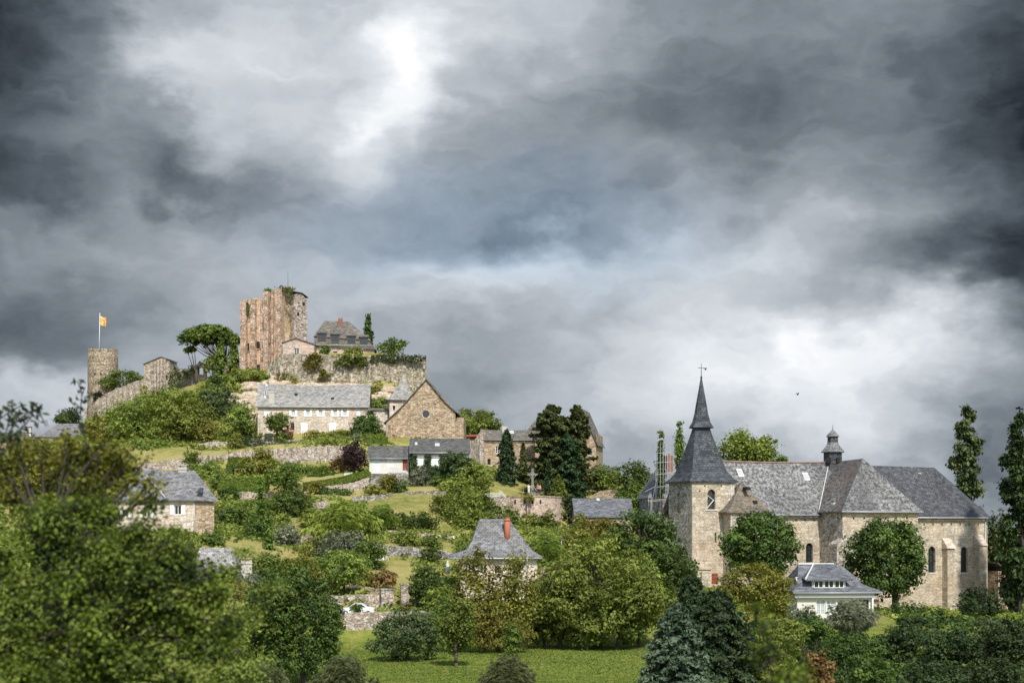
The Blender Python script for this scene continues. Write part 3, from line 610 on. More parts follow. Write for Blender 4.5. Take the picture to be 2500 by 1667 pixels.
        fk = [(x+rx*.05, D, zb+h*.5)]+[(l[0], l[1], l[2]-h*.06) for l in L[5::2]]
        mb = MB(); b0 = base; fp = Vector((bx, D, base.z+(zb-base.z)*.45))
        mb.tube(b0-Vector((0, 0, .5)), fp, .36, .28, 8)
        for q in fk:
            q = Vector(q); st = fp+Vector((0, 0, random.uniform(-1.2, .8))); md = st.lerp(q, .5)+Vector((0, 0, -(q-st).length*.08))
            mb.tube(st, md, .16, .11, 5); mb.tube(md, q, .11, .05, 5)
        mb.build('trunk', M['bark'], root)
    elif kind in ('spiky', 'feather'):
        # fountain of long leaves
        k = 130 if kind == 'spiky' else 200; PP = []; NN = []; UU = []; TT = []; per = max(6, n//k)
        for i in range(k):
            a = random.random()*6.28; tilt = random.uniform(.05, 1.0)
            if kind == 'feather': tilt = random.uniform(.1, 1.35)
            s = Vector((x+random.gauss(0, rx*.10), D+random.gauss(0, rx*.10), zb+h*(.05 if kind == 'spiky' else .3)))
            d = Vector((math.cos(a)*math.sin(tilt)*rx*(1.05 if kind == 'spiky' else 1.1), math.sin(a)*math.sin(tilt)*ry, math.cos(tilt)*h*(.95 if kind == 'spiky' else .68)))
            f = RNG.rand(per)**.7; d_ = np.array(d)[None]; P = np.array(s)[None]+d_*f[:, None]; P[:, 2] -= (f**2)*h*.10*tilt*2
            P += RNG.normal(size=P.shape)*ls*.55; PP.append(P)
            dn = d_/np.linalg.norm(d_); nn = np.cross(np.tile(dn, (per, 1))+unit(per)*.35, unit(per)); NN.append(nn/np.linalg.norm(nn, axis=1, keepdims=True))
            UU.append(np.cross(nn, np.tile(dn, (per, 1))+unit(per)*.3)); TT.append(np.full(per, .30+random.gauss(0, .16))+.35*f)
        P = np.concatenate(PP); Nn = np.concatenate(NN); U = np.concatenate(UU)
        P[:, 2] = np.maximum(P[:, 2], zb-.2)
        fin(P, Nn, np.concatenate(TT), elong=3.2, up=U, nm='foliage')
        mb = MB()
        for i in range(7): a = i*.9; mb.tube(base-Vector((0, 0, .3)), (x+math.cos(a)*rx*.45, D+math.sin(a)*rx*.4, zb+h*.55), .07, .02, 5)
        mb.build('stem', M[bark], root)
    TREES.append((label[:30], round(base.z, 1), round(zb-base.z, 1), len(P)))
    return root
def plant(kind, px, yt, yb, hw, D, mat, label, name='shrub', cat='shrub', **k): return tree(kind, px, yt, yb, hw, D, mat, label, name, cat, **k)
def hedge(pts, th, mat, label, ls=.2, name='hedge', dens=1.0, group=None):
    """clipped hedge along pts [(px, ytop, ybottom, D)], thickness th metres"""
    RNG.seed(int(pts[0][0])); A = [(X(p, d), d, Z(b_, d), Z(a, d)) for p, a, b_, d in pts]
    root = thing(name, label, 'hedge', (A[0][0], A[0][1], A[0][2]), group); PP = []; NN = []
    mb = MB()
    for (x0, y0, b0, t0), (x1, y1, b1, t1) in zip(A[:-1], A[1:]):
        L = math.hypot(x1-x0, y1-y0); h = ((t0-b0)+(t1-b1))/2; d = np.array([(x1-x0)/L, (y1-y0)/L, 0]); nr = np.array([-d[1], d[0], 0])
        for face, ar in (('f', L*h), ('b', L*h), ('t', L*th), ('l', th*h), ('r', th*h)):
            k = int(3.2*dens*ar/(ls*ls*.75)); f = RNG.rand(k); g_ = RNG.rand(k); e = RNG.rand(k)
            if face == 'f': e = RNG.rand(k)*.12/th; nn = -nr
            elif face == 'b': e = 1-RNG.rand(k)*.12/th; nn = nr
            elif face == 't': g_ = 1-RNG.rand(k)*.12/max(.3, h); nn = np.array([0, 0, 1.])
            elif face == 'l': f = RNG.rand(k)*.12/L; nn = -d
            else: f = 1-RNG.rand(k)*.12/L; nn = d
            zb_ = b0+(b1-b0)*f; zt_ = t0+(t1-t0)*f
            P = np.stack([x0+(x1-x0)*f, y0+(y1-y0)*f, zb_+(zt_-zb_)*g_], 1)+nr[None]*(e*th)[:, None]
            P += RNG.normal(size=P.shape)*.035; PP.append(P); NN.append(np.tile(nn, (k, 1))*.9+unit(k)*.6)
        q = .16; fr_ = [(x0, y0, b0, t0), (x1, y1, b1, t1)]
        V = []
        for (xx, yy, bb, tt) in fr_:
            V.append([(xx+nr[0]*q, yy+nr[1]*q, bb-.4), (xx+nr[0]*(th-q), yy+nr[1]*(th-q), bb-.4), (xx+nr[0]*(th-q), yy+nr[1]*(th-q), tt-q), (xx+nr[0]*q, yy+nr[1]*q, tt-q)])
        mb.loft(V)
    P = np.concatenate(PP); Nn = np.concatenate(NN); Nn /= np.linalg.norm(Nn, axis=1, keepdims=True)
    leaves('foliage', P, Nn, ls*(.7+.6*RNG.rand(len(P))), .45+.2*RNG.normal(size=len(P)), LF[mat], root, 1.4)
    mb.build('dark_core', M['green_core'], root); return root  # solid dark block inside the leaves, painting the hedge's inner shade
M['green_core'] = plain('hedge_core_dark', (.03, .045, .012), .95, .4, sc=4)
def ivy(pts, D, mat, label, ls=.24, dens=1.0, fr=None, dep=.45, name='ivy'):
    """climbing plant over a wall: outline pts in photograph px at distance D (or on the wall line of frame fr)"""
    RNG.seed(int(pts[0][0])*3+int(pts[0][1])); a = np.array(pts, float); x0, y0 = a.min(0); x1, y1 = a.max(0)
    n = int(3.0*dens*(x1-x0)*(y1-y0)*(D/F)**2/(ls*ls*.75))
    q = RNG.rand(n, 2)*[x1-x0, y1-y0]+[x0, y0]; ins = np.zeros(n, bool); j = len(a)-1
    for i in range(len(a)):
        c_ = ((a[i, 1] > q[:, 1]) != (a[j, 1] > q[:, 1])) & (q[:, 0] < (a[j, 0]-a[i, 0])*(q[:, 1]-a[i, 1])/(a[j, 1]-a[i, 1]+1e-9)+a[i, 0]); ins ^= c_; j = i
    q = q[ins]; q = q+RNG.normal(size=q.shape)*2.0; n = len(q)
    bl = np.sin(q[:, 0]*.23+1)*np.cos(q[:, 1]*.31+q[:, 0]*.07)
    Dd = np.full(n, float(D)) if fr is None else np.array([fr.dep(fr.spx(p_)) for p_ in q[:, 0]])
    Dd = Dd-.06-dep*RNG.rand(n)*(.6+.6*bl)
    P = np.stack([(q[:, 0]-1250)/F*Dd, Dd, (HY-q[:, 1])/F*Dd], 1)
    Nn = np.tile([0, -.8, .35], (n, 1))+unit(n)*.7; Nn /= np.linalg.norm(Nn, axis=1, keepdims=True)
    cx_, cy_ = a.mean(0); o = Vector((X(cx_, D), D, Z(y1, D)))
    root = thing(name, label, 'climbing plant', o)
    leaves('foliage', P, Nn, ls*(.7+.6*RNG.rand(n)), .42+.22*bl+.16*RNG.normal(size=n), LF[mat], root, 1.4)
    mb = MB()
    for i in range(4):
        k = RNG.randint(n); mb.tube((P[k, 0], P[k, 1]+.1, Z(y1, D)), (P[k, 0]+.2, P[k, 1]+.12, P[k, 2]), .05, .02, 5)
    mb.build('stem', M['bark'], root); return root
# ------------------------------------------------------------------ ragged masonry walls
def wall_path(mb, pts, thick, rag=.12, step=.8, seed=1, jit=.06, capped=True):
    """pts: [(x, y, zbottom, ztop)], left to right; the back lies 'thick' behind"""
    R = random.Random(seed); fr_ = []
    for (x0, y0, b0, t0), (x1, y1, b1, t1) in zip(pts[:-1], pts[1:]):
        L = math.hypot(x1-x0, y1-y0); k = max(1, int(L/step)); nrm = (-(y1-y0)/L, (x1-x0)/L)
        for i in range(k):
            f = i/k; fr_.append((x0+(x1-x0)*f, y0+(y1-y0)*f, b0+(b1-b0)*f, t0+(t1-t0)*f, nrm))
    x1, y1, b1, t1 = pts[-1]; fr_.append((x1, y1, b1, t1, nrm))
    rings = []
    for x, y, b_, t_, n_ in fr_:
        t_ += R.uniform(-rag, rag); j = R.uniform(-jit, jit); rows = 4
        ring = []
        for r in range(rows+1):
            zz = b_+(t_-b_)*r/rows; jj = j+R.uniform(-jit, jit); ring.append((x+n_[0]*jj, y+n_[1]*jj, zz))
        ring += [(x+n_[0]*thick, y+n_[1]*thick, t_+R.uniform(-rag, rag)*.3), (x+n_[0]*thick, y+n_[1]*thick, b_)]
        rings.append(ring)
    mb.loft(rings, cap=True); return mb
def pxwall(pts, thick, mat, label, name='stone_wall', cat='wall', rag=.12, below=1.5, step=.8, seed=None, group=None, jit=.06):
    """free-standing or retaining wall from photograph points (px, ytop, ybottom, D)"""
    P = [(X(p, d), d, Z(b_, d)-below, Z(a, d)) for p, a, b_, d in pts]
    mb = wall_path(MB(), P, thick, rag, step, seed or int(pts[0][0]), jit)
    o = mb.build(name, M[mat], None, (P[0][0], P[0][1], P[0][2])); tag(o, label, cat, group); return o
# ------------------------------------------------------------------ building kit
def PM(fr, side, pos):
    if side == 'L': return lambda a, z, d: fr.p(pos+d, a, z)
    if side == 'R': return lambda a, z, d: fr.p(pos-d, a, z)
    return lambda a, z, d: fr.p(a, pos+d, z)
def bx(mb, P, a0, a1, z0, z1, d0, d1):
    V = [P(a, z, d) for d in (d0, d1) for a, z in ((a0, z0), (a1, z0), (a1, z1), (a0, z1))]
    return mb.add(V, [(0, 1, 2, 3), (7, 6, 5, 4), (0, 4, 5, 1), (1, 5, 6, 2), (2, 6, 7, 3), (3, 7, 4, 0)])
def opening(root, P, o, depth=.25):
    """o = dict(c, z, w, h, k=shape, s=style)"""
    c, z, w, h, s = o['c'], o['z'], o['w'], o['h'], o.get('s', 'window')
    if s in ('window', 'pale', 'void', 'shut', 'lattice'):
        poly = arch(c, z, w, h) if o.get('k') == 'arch' else circ(c, z+h/2, w/2) if o.get('k') == 'round' else rect(c, z, w, h)
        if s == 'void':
            MB().poly([P(a, b, depth-.02) for a, b in poly]).build('opening', M['void_dark'], root)
        else:
            fm = MB(); e = min(.09, w*.12); d0 = depth-.10
            if o.get('k') in ('arch', 'round'):
                n = len(poly); cxm, czm = c, z+h/2
                inn = [(cxm+(a-cxm)*(1-2*e/w), czm+(b-czm)*(1-2*e/h)) for a, b in poly]
                V = [P(a, b, d0) for a, b in poly]+[P(a, b, d0) for a, b in inn]
                fm.add(V, [(i, (i+1) % n, n+(i+1) % n, n+i) for i in range(n)])
                if h > 2 and s == 'lattice':
                    bx(fm, P, c-.05, c+.05, z, z+h-.1, d0, d0+.05)
                    for q in (.35, .68): bx(fm, P, c-w/2+.02, c+w/2-.02, z+h*q-.05, z+h*q+.05, d0, d0+.05)
            else:
                bx(fm, P, c-w/2, c-w/2+e, z, z+h, d0, d0+.05); bx(fm, P, c+w/2-e, c+w/2, z, z+h, d0, d0+.05)
                bx(fm, P, c-w/2+e, c+w/2-e, z, z+e, d0, d0+.05); bx(fm, P, c-w/2+e, c+w/2-e, z+h-e, z+h, d0, d0+.05)
                if w > .7: bx(fm, P, c-.035, c+.035, z+e, z+h-e, d0+.002, d0+.05)
                if h > 1.3:
                    for q in (.36, .68): bx(fm, P, c-w/2+e, c+w/2-e, z+h*q-.025, z+h*q+.025, d0+.004, d0+.045)
            f = fm.build('window', M[o.get('fm', 'white_paint')], root)
            MB().poly([P(a, b, depth-.03) for a, b in poly]).build('pane', M['glass_pale' if s == 'pale' else 'glass'], f)
        if o.get('sill'):
            q = MB(); bx(q, P, c-w/2-.12, c+w/2+.12, z-.14, z, -.08, .02); q.build('sill', M['lead_white'], root)
        if o.get('sh'):     # open shutters either side
            for sg in ((-1, 1) if o['sh'] == 2 else (o['sh'],)):
                q = MB(); a0 = c+sg*(w/2+.03); a1 = a0+sg*w*.52; bx(q, P, min(a0, a1), max(a0, a1), z-.03, z+h+.03, -.07, -.02)
                for zz in (.2, .8): bx(q, P, min(a0, a1)+.03, max(a0, a1)-.03, z+h*zz-.04, z+h*zz+.04, -.09, -.07)
                q.build('shutter', M[o.get('shm', 'white_paint')], root)
    elif s in ('closed', 'door'):
        q = MB(); d = .06; bx(q, P, c-w/2, c-.008, z, z+h, d, d+.05); bx(q, P, c+.008, c+w/2, z, z+h, d, d+.05)
        for zz in (.15, .5, .85): bx(q, P, c-w/2+.04, c+w/2-.04, z+h*zz-.04, z+h*zz+.04, d-.03, d)
        q.build('door' if s == 'door' else 'shutter', M[o.get('m', 'white_paint')], root)
def face(mb, root, fr, side, pos, outer, ops, depth=.25):
    holes = []
    for o in ops:
        c, z, w, h = o['c'], o['z'], o['w'], o['h']
        holes.append(arch(c, z, w, h) if o.get('k') == 'arch' else circ(c, z+h/2, w/2) if o.get('k') == 'round' else rect(c, z, w, h))
    dd = depth
    mb.panel(fr, pos, outer, holes, dd, side if side in ('L', 'R') else False)
    P = PM(fr, side, pos)
    for o in ops: opening(root, P, o, depth)
def shell(root, fr, w, d, zb, ze, mat, front=(), left=(), right=(), gable=None, zr=None, depth=.25, t0=0, s0=0, below=2.0, peak=None, name='wall', zer=None):
    mb = MB(); zb0 = zb-below; pk = s0+w/2 if peak is None else peak; zer = ze if zer is None else zer
    fo = [(s0, zb0), (s0+w, zb0), (s0+w, zer), (s0, ze)]; so = [(t0, zb0), (t0+d, zb0), (t0+d, ze), (t0, ze)]
    if gable == 'f': fo = [(s0, zb0), (s0+w, zb0), (s0+w, zer), (pk, zr), (s0, ze)]
    if gable == 's': so = [(t0, zb0), (t0+d, zb0), (t0+d, ze), (t0+d/2, zr), (t0, ze)]
    face(mb, root, fr, 'F', t0, fo, front, depth); mb.panel(fr, t0+d, fo)
    face(mb, root, fr, 'L', s0, so, left, depth); face(mb, root, fr, 'R', s0+w, so, right, depth)
    return mb.build(name, M[mat], root)
def roof_gable(root, fr, w, d, ze, zr, mat, over=.4, th=.16, axis='u', t0=0, s0=0, peak=None, kink=None, zer=None, sag=0):
    mb = MB(); zer = ze if zer is None else zer
    if axis == 'u':
        sl_ = (zr-ze)/(d/2); lo = ze-over*sl_
        n = 8
        def zs(z, i): return z-sag*math.sin(i/n*math.pi)
        for sg in (0, 1):
            e = t0-over if sg == 0 else t0+d+over; mid = t0+d/2
            for i in range(n):
                a = s0-over+(w+2*over)*i/n; b_ = s0-over+(w+2*over)*(i+1)/n
                pts = [fr.p(a, e, lo), fr.p(b_, e, lo), fr.p(b_, mid, zs(zr, i+1)), fr.p(a, mid, zs(zr, i))]
                mb.slab(pts if sg == 0 else pts[::-1], th)
    else:
        pk = s0+w/2 if peak is None else peak
        for sg, e, zz in ((0, s0, ze), (1, s0+w, zer)):
            sl_ = (zr-zz)/abs(pk-e); o = over*(-1 if sg == 0 else 1)
            if kink:
                km, kz = kink; m_ = e+(pk-e)*km; zm = zz+(zr-zz)*km-kz
                P1 = [(e+o, zz-over*sl_*.45), (m_, zm)]; P2 = [(m_, zm), (pk, zr+.02)]
                for A, B in (P1, P2): mb.slab([fr.p(A[0], t0-over, A[1]+.1), fr.p(B[0], t0-over, B[1]+.1), fr.p(B[0], t0+d+over, B[1]+.1), fr.p(A[0], t0+d+over, A[1]+.1)], th)
            else:
                mb.slab([fr.p(e+o, t0-over, zz-over*sl_+.06), fr.p(pk, t0-over, zr+.06), fr.p(pk, t0+d+over, zr+.06), fr.p(e+o, t0+d+over, zz-over*sl_+.06)], th)
    return mb.build('roof', M[mat], root)
def roof_hip(root, fr, w, d, levels, mat, s0=0, t0=0, name='roof', th=.14, build=True, mb=None):
    """levels: [(z, inset_left, inset_right, inset_front, inset_back)] from eave (negative inset = overhang) to ridge"""
    mb = mb or MB(); rings = []
    lv = list(levels); lv.insert(0, (lv[0][0]-th,)+tuple(lv[0][1:]))
    for z, il, ir, jf, jb in lv:
        rings.append([fr.p(s0+il, t0+jf, z), fr.p(s0+w-ir, t0+jf, z), fr.p(s0+w-ir, t0+d-jb, z), fr.p(s0+il, t0+d-jb, z)])
    mb.loft(rings, cap=True)
    return mb.build(name, M[mat], root) if build else mb
def chimney(root, fr, s, t, z0, z1, w, d, mat='grey_render', cap=True, pots=0, name='chimney'):
    mb = MB(); mb.box(fr, s-w/2, s+w/2, t-d/2, t+d/2, z0, z1)
    if cap:
        mb.box(fr, s-w/2-.08, s+w/2+.08, t-d/2-.08, t+d/2+.08, z1-.32, z1-.2)
        for a in (-1, 1):
            for b_ in (-1, 1): mb.box(fr, s+a*(w/2-.1)-.08, s+a*(w/2-.1)+.08, t+b_*(d/2-.1)-.08, t+b_*(d/2-.1)+.08, z1, z1+.28)
        mb.box(fr, s-w/2-.1, s+w/2+.1, t-d/2-.1, t+d/2+.1, z1+.28, z1+.38)
    o = mb.build(name, M[mat], root)
    for i in range(pots):
        q = MB(); c = fr.p(s-w/2+w*(i+.5)/pots, t, z1); q.tube(c, c+Vector((0, 0, .45)), .14, .11, 8); q.build('chimney_pot', M['terracotta'], o)
    return o
def skylight(root, fr, s0, s1, f0, f1, ze, zr, d, over=0, t0=0, mat='glass_pale', name='skylight'):
    """flush roof window on the front slope of a ridge-along-u roof; f = fraction up the slope"""
    mb = MB(); hl = Vector((0, 0, 1))
    def P(s, f, h): return fr.p(s, t0+d/2*f, ze+(zr-ze)*f+h)
    def bar(a0, a1, b0, b1):
        V = [P(a, f, h) for h in (.0, .10) for a, f in ((a0, b0), (a1, b0), (a1, b1), (a0, b1))]
        mb.add(V, [(3, 2, 1, 0), (4, 5, 6, 7), (0, 1, 5, 4), (1, 2, 6, 5), (2, 3, 7, 6), (3, 0, 4, 7)])
    e = .08; ef = (f1-f0)*.12
    bar(s0, s0+e, f0, f1); bar(s1-e, s1, f0, f1); bar(s0+e, s1-e, f0, f0+ef); bar(s0+e, s1-e, f1-ef, f1)
    o = mb.build(name, M['lead_white'], root)
    q = MB(); q.poly([P(s0+e, f0+ef, .06), P(s1-e, f0+ef, .06), P(s1-e, f1-ef, .06), P(s0+e, f1-ef, .06)]); q.build('pane', M[mat], o); return o
def gutter(root, fr, w, ze, t=-.45, s0=-.4, mat='zinc', dz=-.1):
    mb = MB(); mb.tube(fr.p(s0, t, ze+dz), fr.p(s0+w, t, ze+dz), .08, .08, 6); return mb.build('gutter', M[mat], root)
def O(fr, px, py_top, py_bot, w, s='window', t=0, **k):
    a = fr.spx(px, t); z0 = fr.z(py_bot, a, t); z1 = fr.z(py_top, a, t); return dict(c=a, z=z0, w=w, h=z1-z0, s=s, **k)
def hs(name, label, cat, px, D, ang, zb): 
    fr = FR(at(px, HY, D), ang); fr.o.z = 0
    return thing(name, label, cat, (fr.o.x, fr.o.y, zb)), fr
# ================================================================== CASTLE
# round tower with flag
D0 = 380; cx = X(241, D0); r = 36*D0/F; zt = Z(849, D0); zb = Z(1022, D0)-2
rt = thing('round_tower', 'tall round medieval tower with notched top at the left end of the ridge', 'tower', (cx, D0+r, zb))
rings = []; RR = random.Random(3)
for k in range(17):
    z = zb+(zt-1.1-zb)*k/16; q = r*(1.03-.03*k/16)
    rings.append([Vector((cx+q*math.cos(a*math.pi/20)*(1+RR.uniform(-.008, .008)), D0+r+q*math.sin(a*math.pi/20), z)) for a in range(40)])
mb = MB(); mb.loft(rings, smooth=True); mb.build('wall', M['tower_stone'], rt)
mb = MB()
for k in range(13):
    a0 = k*2*math.pi/13+.06; a1 = a0+.37; n = 3; V = []
    h = RR.uniform(.85, 1.25); zz = zt-1.1
    for i in range(n+1):
        a = a0+(a1-a0)*i/n; V.append([(cx+q_*math.cos(a), D0+r+q_*math.sin(a), z_) for q_, z_ in ((r*1.0, zz-.003), (r*1.0, zz+h), (r*.86, zz+h), (r*.86, zz-.003))])
    mb.loft(V)
mb.build('battlement', M['tower_stone'], rt)
for px, py in ((232, 913), (247, 913)):
    q = MB(); x_ = X(px, D0+.3); yy = D0+r-math.sqrt(max(.1, (r*1.01)**2-(x_-cx)**2)); z_ = Z(py, D0)
    f_ = FR((x_, yy, 0), 0); q.box(f_, -.22, .22, -.06, .1, z_-.25, z_+.25); q.build('putlog_hole', M['void_dark'], rt)
fp = thing('flagpole', 'slender white flagpole rising from the top of the round tower', 'flagpole', (X(243, D0+3), D0+3, zt-1.1))
p0 = Vector((X(242, D0+3), D0+3, zt-1.1)); p1 = Vector((X(244, D0+3), D0+3, Z(763, D0+3)))
MB().tube(p0, p1, .11, .06, 8).build('pole', M['white_paint'], fp); MB().tube(p1, p1+Vector((0, 0, .15)), .12, .05, 8).build('finial', M['iron'], fp); MB().tube(p0, p0+Vector((0, 0, .35)), .3, .18, 8).build('base', M['zinc'], fp)
m, t, b = newmat('striped_flag_cloth'); tx = N(t, 'ShaderNodeTexCoord'); sp_ = N(t, 'ShaderNodeSeparateXYZ'); t.links.new(tx.outputs['UV'], sp_.inputs[0])
w_ = math_(t, 'FRACT', math_(t, 'MULTIPLY', math_(t, 'ADD', sp_.outputs[1], math_(t, 'MULTIPLY', sp_.outputs[0], .35)), 1.2))
t.links.new(ramp(t, w_, [(0, (.85, .68, .22)), (.5, (.62, .13, .04))], 'CONSTANT'), b.inputs['Base Color']); M['flag'] = m
V = []; nxf, nzf = 10, 6; L_ = 15*D0/F; H_ = 23*D0/F
for i in range(nxf+1):
    for j in range(nzf+1):
        f = i/nxf; g_ = j/nzf; V.append((p1.x+.1+L_*f*(1-.15*g_), D0+3+.22*math.sin(f*7+g_*1.5)*(.3+f), Z(768, D0)-H_*g_-L_*f*.28+.08*math.sin(f*9)))
mb = MB(); mb.add(V, [(i*(nzf+1)+j, (i+1)*(nzf+1)+j, (i+1)*(nzf+1)+j+1, i*(nzf+1)+j+1) for i in range(nxf) for j in range(nzf)], True)
fl = mb.build('flag', M['flag'], None, V[0]); tag(fl, 'small yellow and orange-red striped flag flying above the round tower', 'flag')
md = fl.modifiers.new('thickness', 'SOLIDIFY'); md.thickness = .02
pxwall([(206, 993, 1030, 383), (212, 996, 1030, 383)], 2.5, 'wall_stone', 'low broken stub of wall at the left foot of the round tower', rag=.3)
# curtain wall rising from the round tower to the square tower
pxwall([(226, 990, 1032, 379), (236, 974, 1028, 377), (254, 965, 1024, 375), (282, 949, 1016, 372), (312, 937, 1008, 370), (335, 930, 1000, 368), (356, 924, 985, 366)], 1.6, 'wall_stone', 'long sloping ruined curtain wall climbing from the round tower', name='curtain_wall', rag=.22, step=.7, jit=.12)
# square ruin tower
r_, fr = hs('square_tower', 'ruined square tower with ribbed corner and lean-to top between round tower and keep', 'tower', 352, 366, -6, Z(975, 366))
w = fr.spx(414); zl = fr.z(889, 0); zr_ = fr.z(879, w); pk = fr.spx(394); zp = fr.z(871, pk)
mb = MB(); zb = Z(975, 366)-3; face(mb, r_, fr, 'F', 0, [(0, zb), (w, zb), (w, zr_), (pk, zp), (0, zl)], [O(fr, 407, 915, 928, .45, 'void')], .5)
mb.panel(fr, 5.5, [(0, zb), (w, zb), (w, zr_), (pk, zp), (0, zl)]); face(mb, r_, fr, 'L', 0, [(0, zb), (5.5, zb), (5.5, zl), (0, zl)], [])
face(mb, r_, fr, 'R', w, [(0, zb), (5.5, zb), (5.5, zr_), (0, zr_)], []); mb.build('wall', M['wall_stone'], r_)
for px in (372, 380, 388, 396, 403):
    a = fr.spx(px); q = MB(); z1 = zl+(zp-zl)*min(1, a/pk)-.5-.2*(px % 3); q.loft([[fr.p(a+dx, dy, zz) for dx, dy in ((-.32, .02), (-.22, -.38), (.22, -.38), (.32, .02))] for zz in (zb, z1)]); q.build('buttress', M['keep_grey'], r_)
mb = MB(); mb.slab([fr.p(-.25, -.3, zl+.05), fr.p(pk, -.3, zp+.12), fr.p(pk, 5.8, zp+.12), fr.p(-.25, 5.8, zl+.05)], .14); mb.slab([fr.p(pk, -.3, zp+.12), fr.p(w+.25, -.3, zr_+.12), fr.p(w+.25, 5.8, zr_+.12), fr.p(pk, 5.8, zp+.12)], .14)
mb.build('roof', M['slate_brown'], r_)
mb = MB(); mb.slab([fr.p(w+.02, 3, zr_-.7), fr.p(fr.spx(434, 3), 3, fr.z(903, fr.spx(434, 3), 3)), fr.p(fr.spx(434, 3), 5.5, fr.z(903, fr.spx(434, 3), 3)), fr.p(w+.02, 5.5, zr_-.7)], .15); mb.build('lean_to_roof', M['slate_brown'], r_)
# ruined wall with arch
pxwall([(414, 905, 960, 366), (432, 904, 956, 365), (450, 898, 952, 364), (468, 899, 950, 362), (478, 897, 948, 361)], 1.2, 'wall_stone', 'ruined wall with ivy to the right of the square tower', rag=.3, seed=9)
r_, fr = hs('ruined_arch', 'broken stone arch standing left of the umbrella pine', 'ruin', 478, 360, 0, Z(935, 360))
w = fr.spx(503); zb = Z(945, 360)-2; mb = MB(); zz = lambda py: fr.z(py, 0)
hole = arch(fr.spx(489), zz(914), 1.5, zz(896)-zz(914))
mb.panel(fr, 0, [(0, zb), (w, zb), (w, zz(905)), (w-.5, zz(893)), (w*.62, zz(884)), (w*.35, zz(881)), (w*.15, zz(888)), (0, zz(896))], [hole], 1.3)
mb.panel(fr, 1.3, [(0, zb), (w, zb), (w, zz(905)), (w-.5, zz(893)), (w*.62, zz(884)), (w*.35, zz(881)), (w*.15, zz(888)), (0, zz(896))], [hole]); 
OL = [(0, zb), (w, zb), (w, zz(905)), (w-.5, zz(893)), (w*.62, zz(884)), (w*.35, zz(881)), (w*.15, zz(888)), (0, zz(896))]
mb.loft([[fr.p(a, 0, b_) for a, b_ in OL], [fr.p(a, 1.3, b_) for a, b_ in OL]], cap=False); mb.build('masonry', M['wall_stone'], r_)
pxwall([(548, 880, 945, 354), (562, 880, 945, 353)], 1.0, 'wall_stone', 'narrow stone pier between the two cypresses left of the keep', rag=.3)
# the keep
cD = 344.0; cX = X(683, cD)
kp = thing('castle_keep', 'tall ruined pinkish stone keep with deep vertical ribs, highest on the hill', 'castle', (cX, cD, Z(912, cD)))
FL = FR((cX, cD, 0), 0); FL.u = Vector((-math.cos(rad(17)), math.sin(rad(17)), 0)); FL.w = Vector((math.sin(rad(17)), math.cos(rad(17)), 0)); 
FRr = FR((cX, cD, 0), 38)
sa = FL.spx(585); sb = FRr.spx(750)
zk = Z(918, cD)-6
def topz(fr, px): 
    T = [(585, 734), (600, 733), (612, 731), (628, 727), (641, 727), (642, 713), (652, 709), (660, 707), (668, 705), (683, 703), (690, 706), (705, 708), (716, 711), (717, 713), (735, 713), (750, 727)]
    y = np.interp(px, [a for a, _ in T], [b_ for _, b_ in T]); s = fr.spx(px); return Z(y, fr.dep(s))
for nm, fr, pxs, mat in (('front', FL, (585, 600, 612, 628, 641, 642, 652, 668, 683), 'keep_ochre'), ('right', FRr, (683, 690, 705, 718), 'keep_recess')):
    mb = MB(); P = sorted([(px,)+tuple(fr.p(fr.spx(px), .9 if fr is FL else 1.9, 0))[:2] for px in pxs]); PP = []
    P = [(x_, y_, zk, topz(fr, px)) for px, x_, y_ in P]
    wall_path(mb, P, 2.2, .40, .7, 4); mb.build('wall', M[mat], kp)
mb = MB(); P = [fr.p(fr.spx(px), 0, 0) for px in (718, 735, 750)]; wall_path(mb, [(p.x, p.y, zk, topz(FRr, px)-(.5 if px != 735 else .3)) for p, px in zip(P, (718, 735, 750))], 5.5, .03, .9, 6); mb.build('tower_wing', M['keep_grey'], kp)
q = MB(); a = [FRr.p(FRr.spx(px), -.25, topz(FRr, px)) for px in (716, 737, 752)]; off = FRr.w*6
q.slab([a[0], a[1], a[1]+off, a[0]+off], .14); q.slab([a[1], a[2]+Vector((0, 0, .1)), a[2]+off+Vector((0, 0, .1)), a[1]+off], .14); q.build('roof', M['slate_dark'], kp)
# back walls so that the keep is solid from the side
bk = FL.p(sa, 7.5, 0); bk2 = FRr.p(sb, 5, 0); lf = FL.p(sa, .9, 0)
mb = MB(); wall_path(mb, [(lf.x-.02, lf.y, zk, topz(FL, 586)), (bk.x, bk.y, zk, topz(FL, 600))][::-1], 1.5, .2, 1, 8); mb.build('wall', M['keep_grey'], kp)
mb = MB(); wall_path(mb, [(bk.x, bk.y, zk, topz(FL, 640)), (bk2.x, bk2.y, zk, topz(FRr, 735)-1)], 1.5, .2, 1, 8); mb.build('wall', M['keep_grey'], kp)
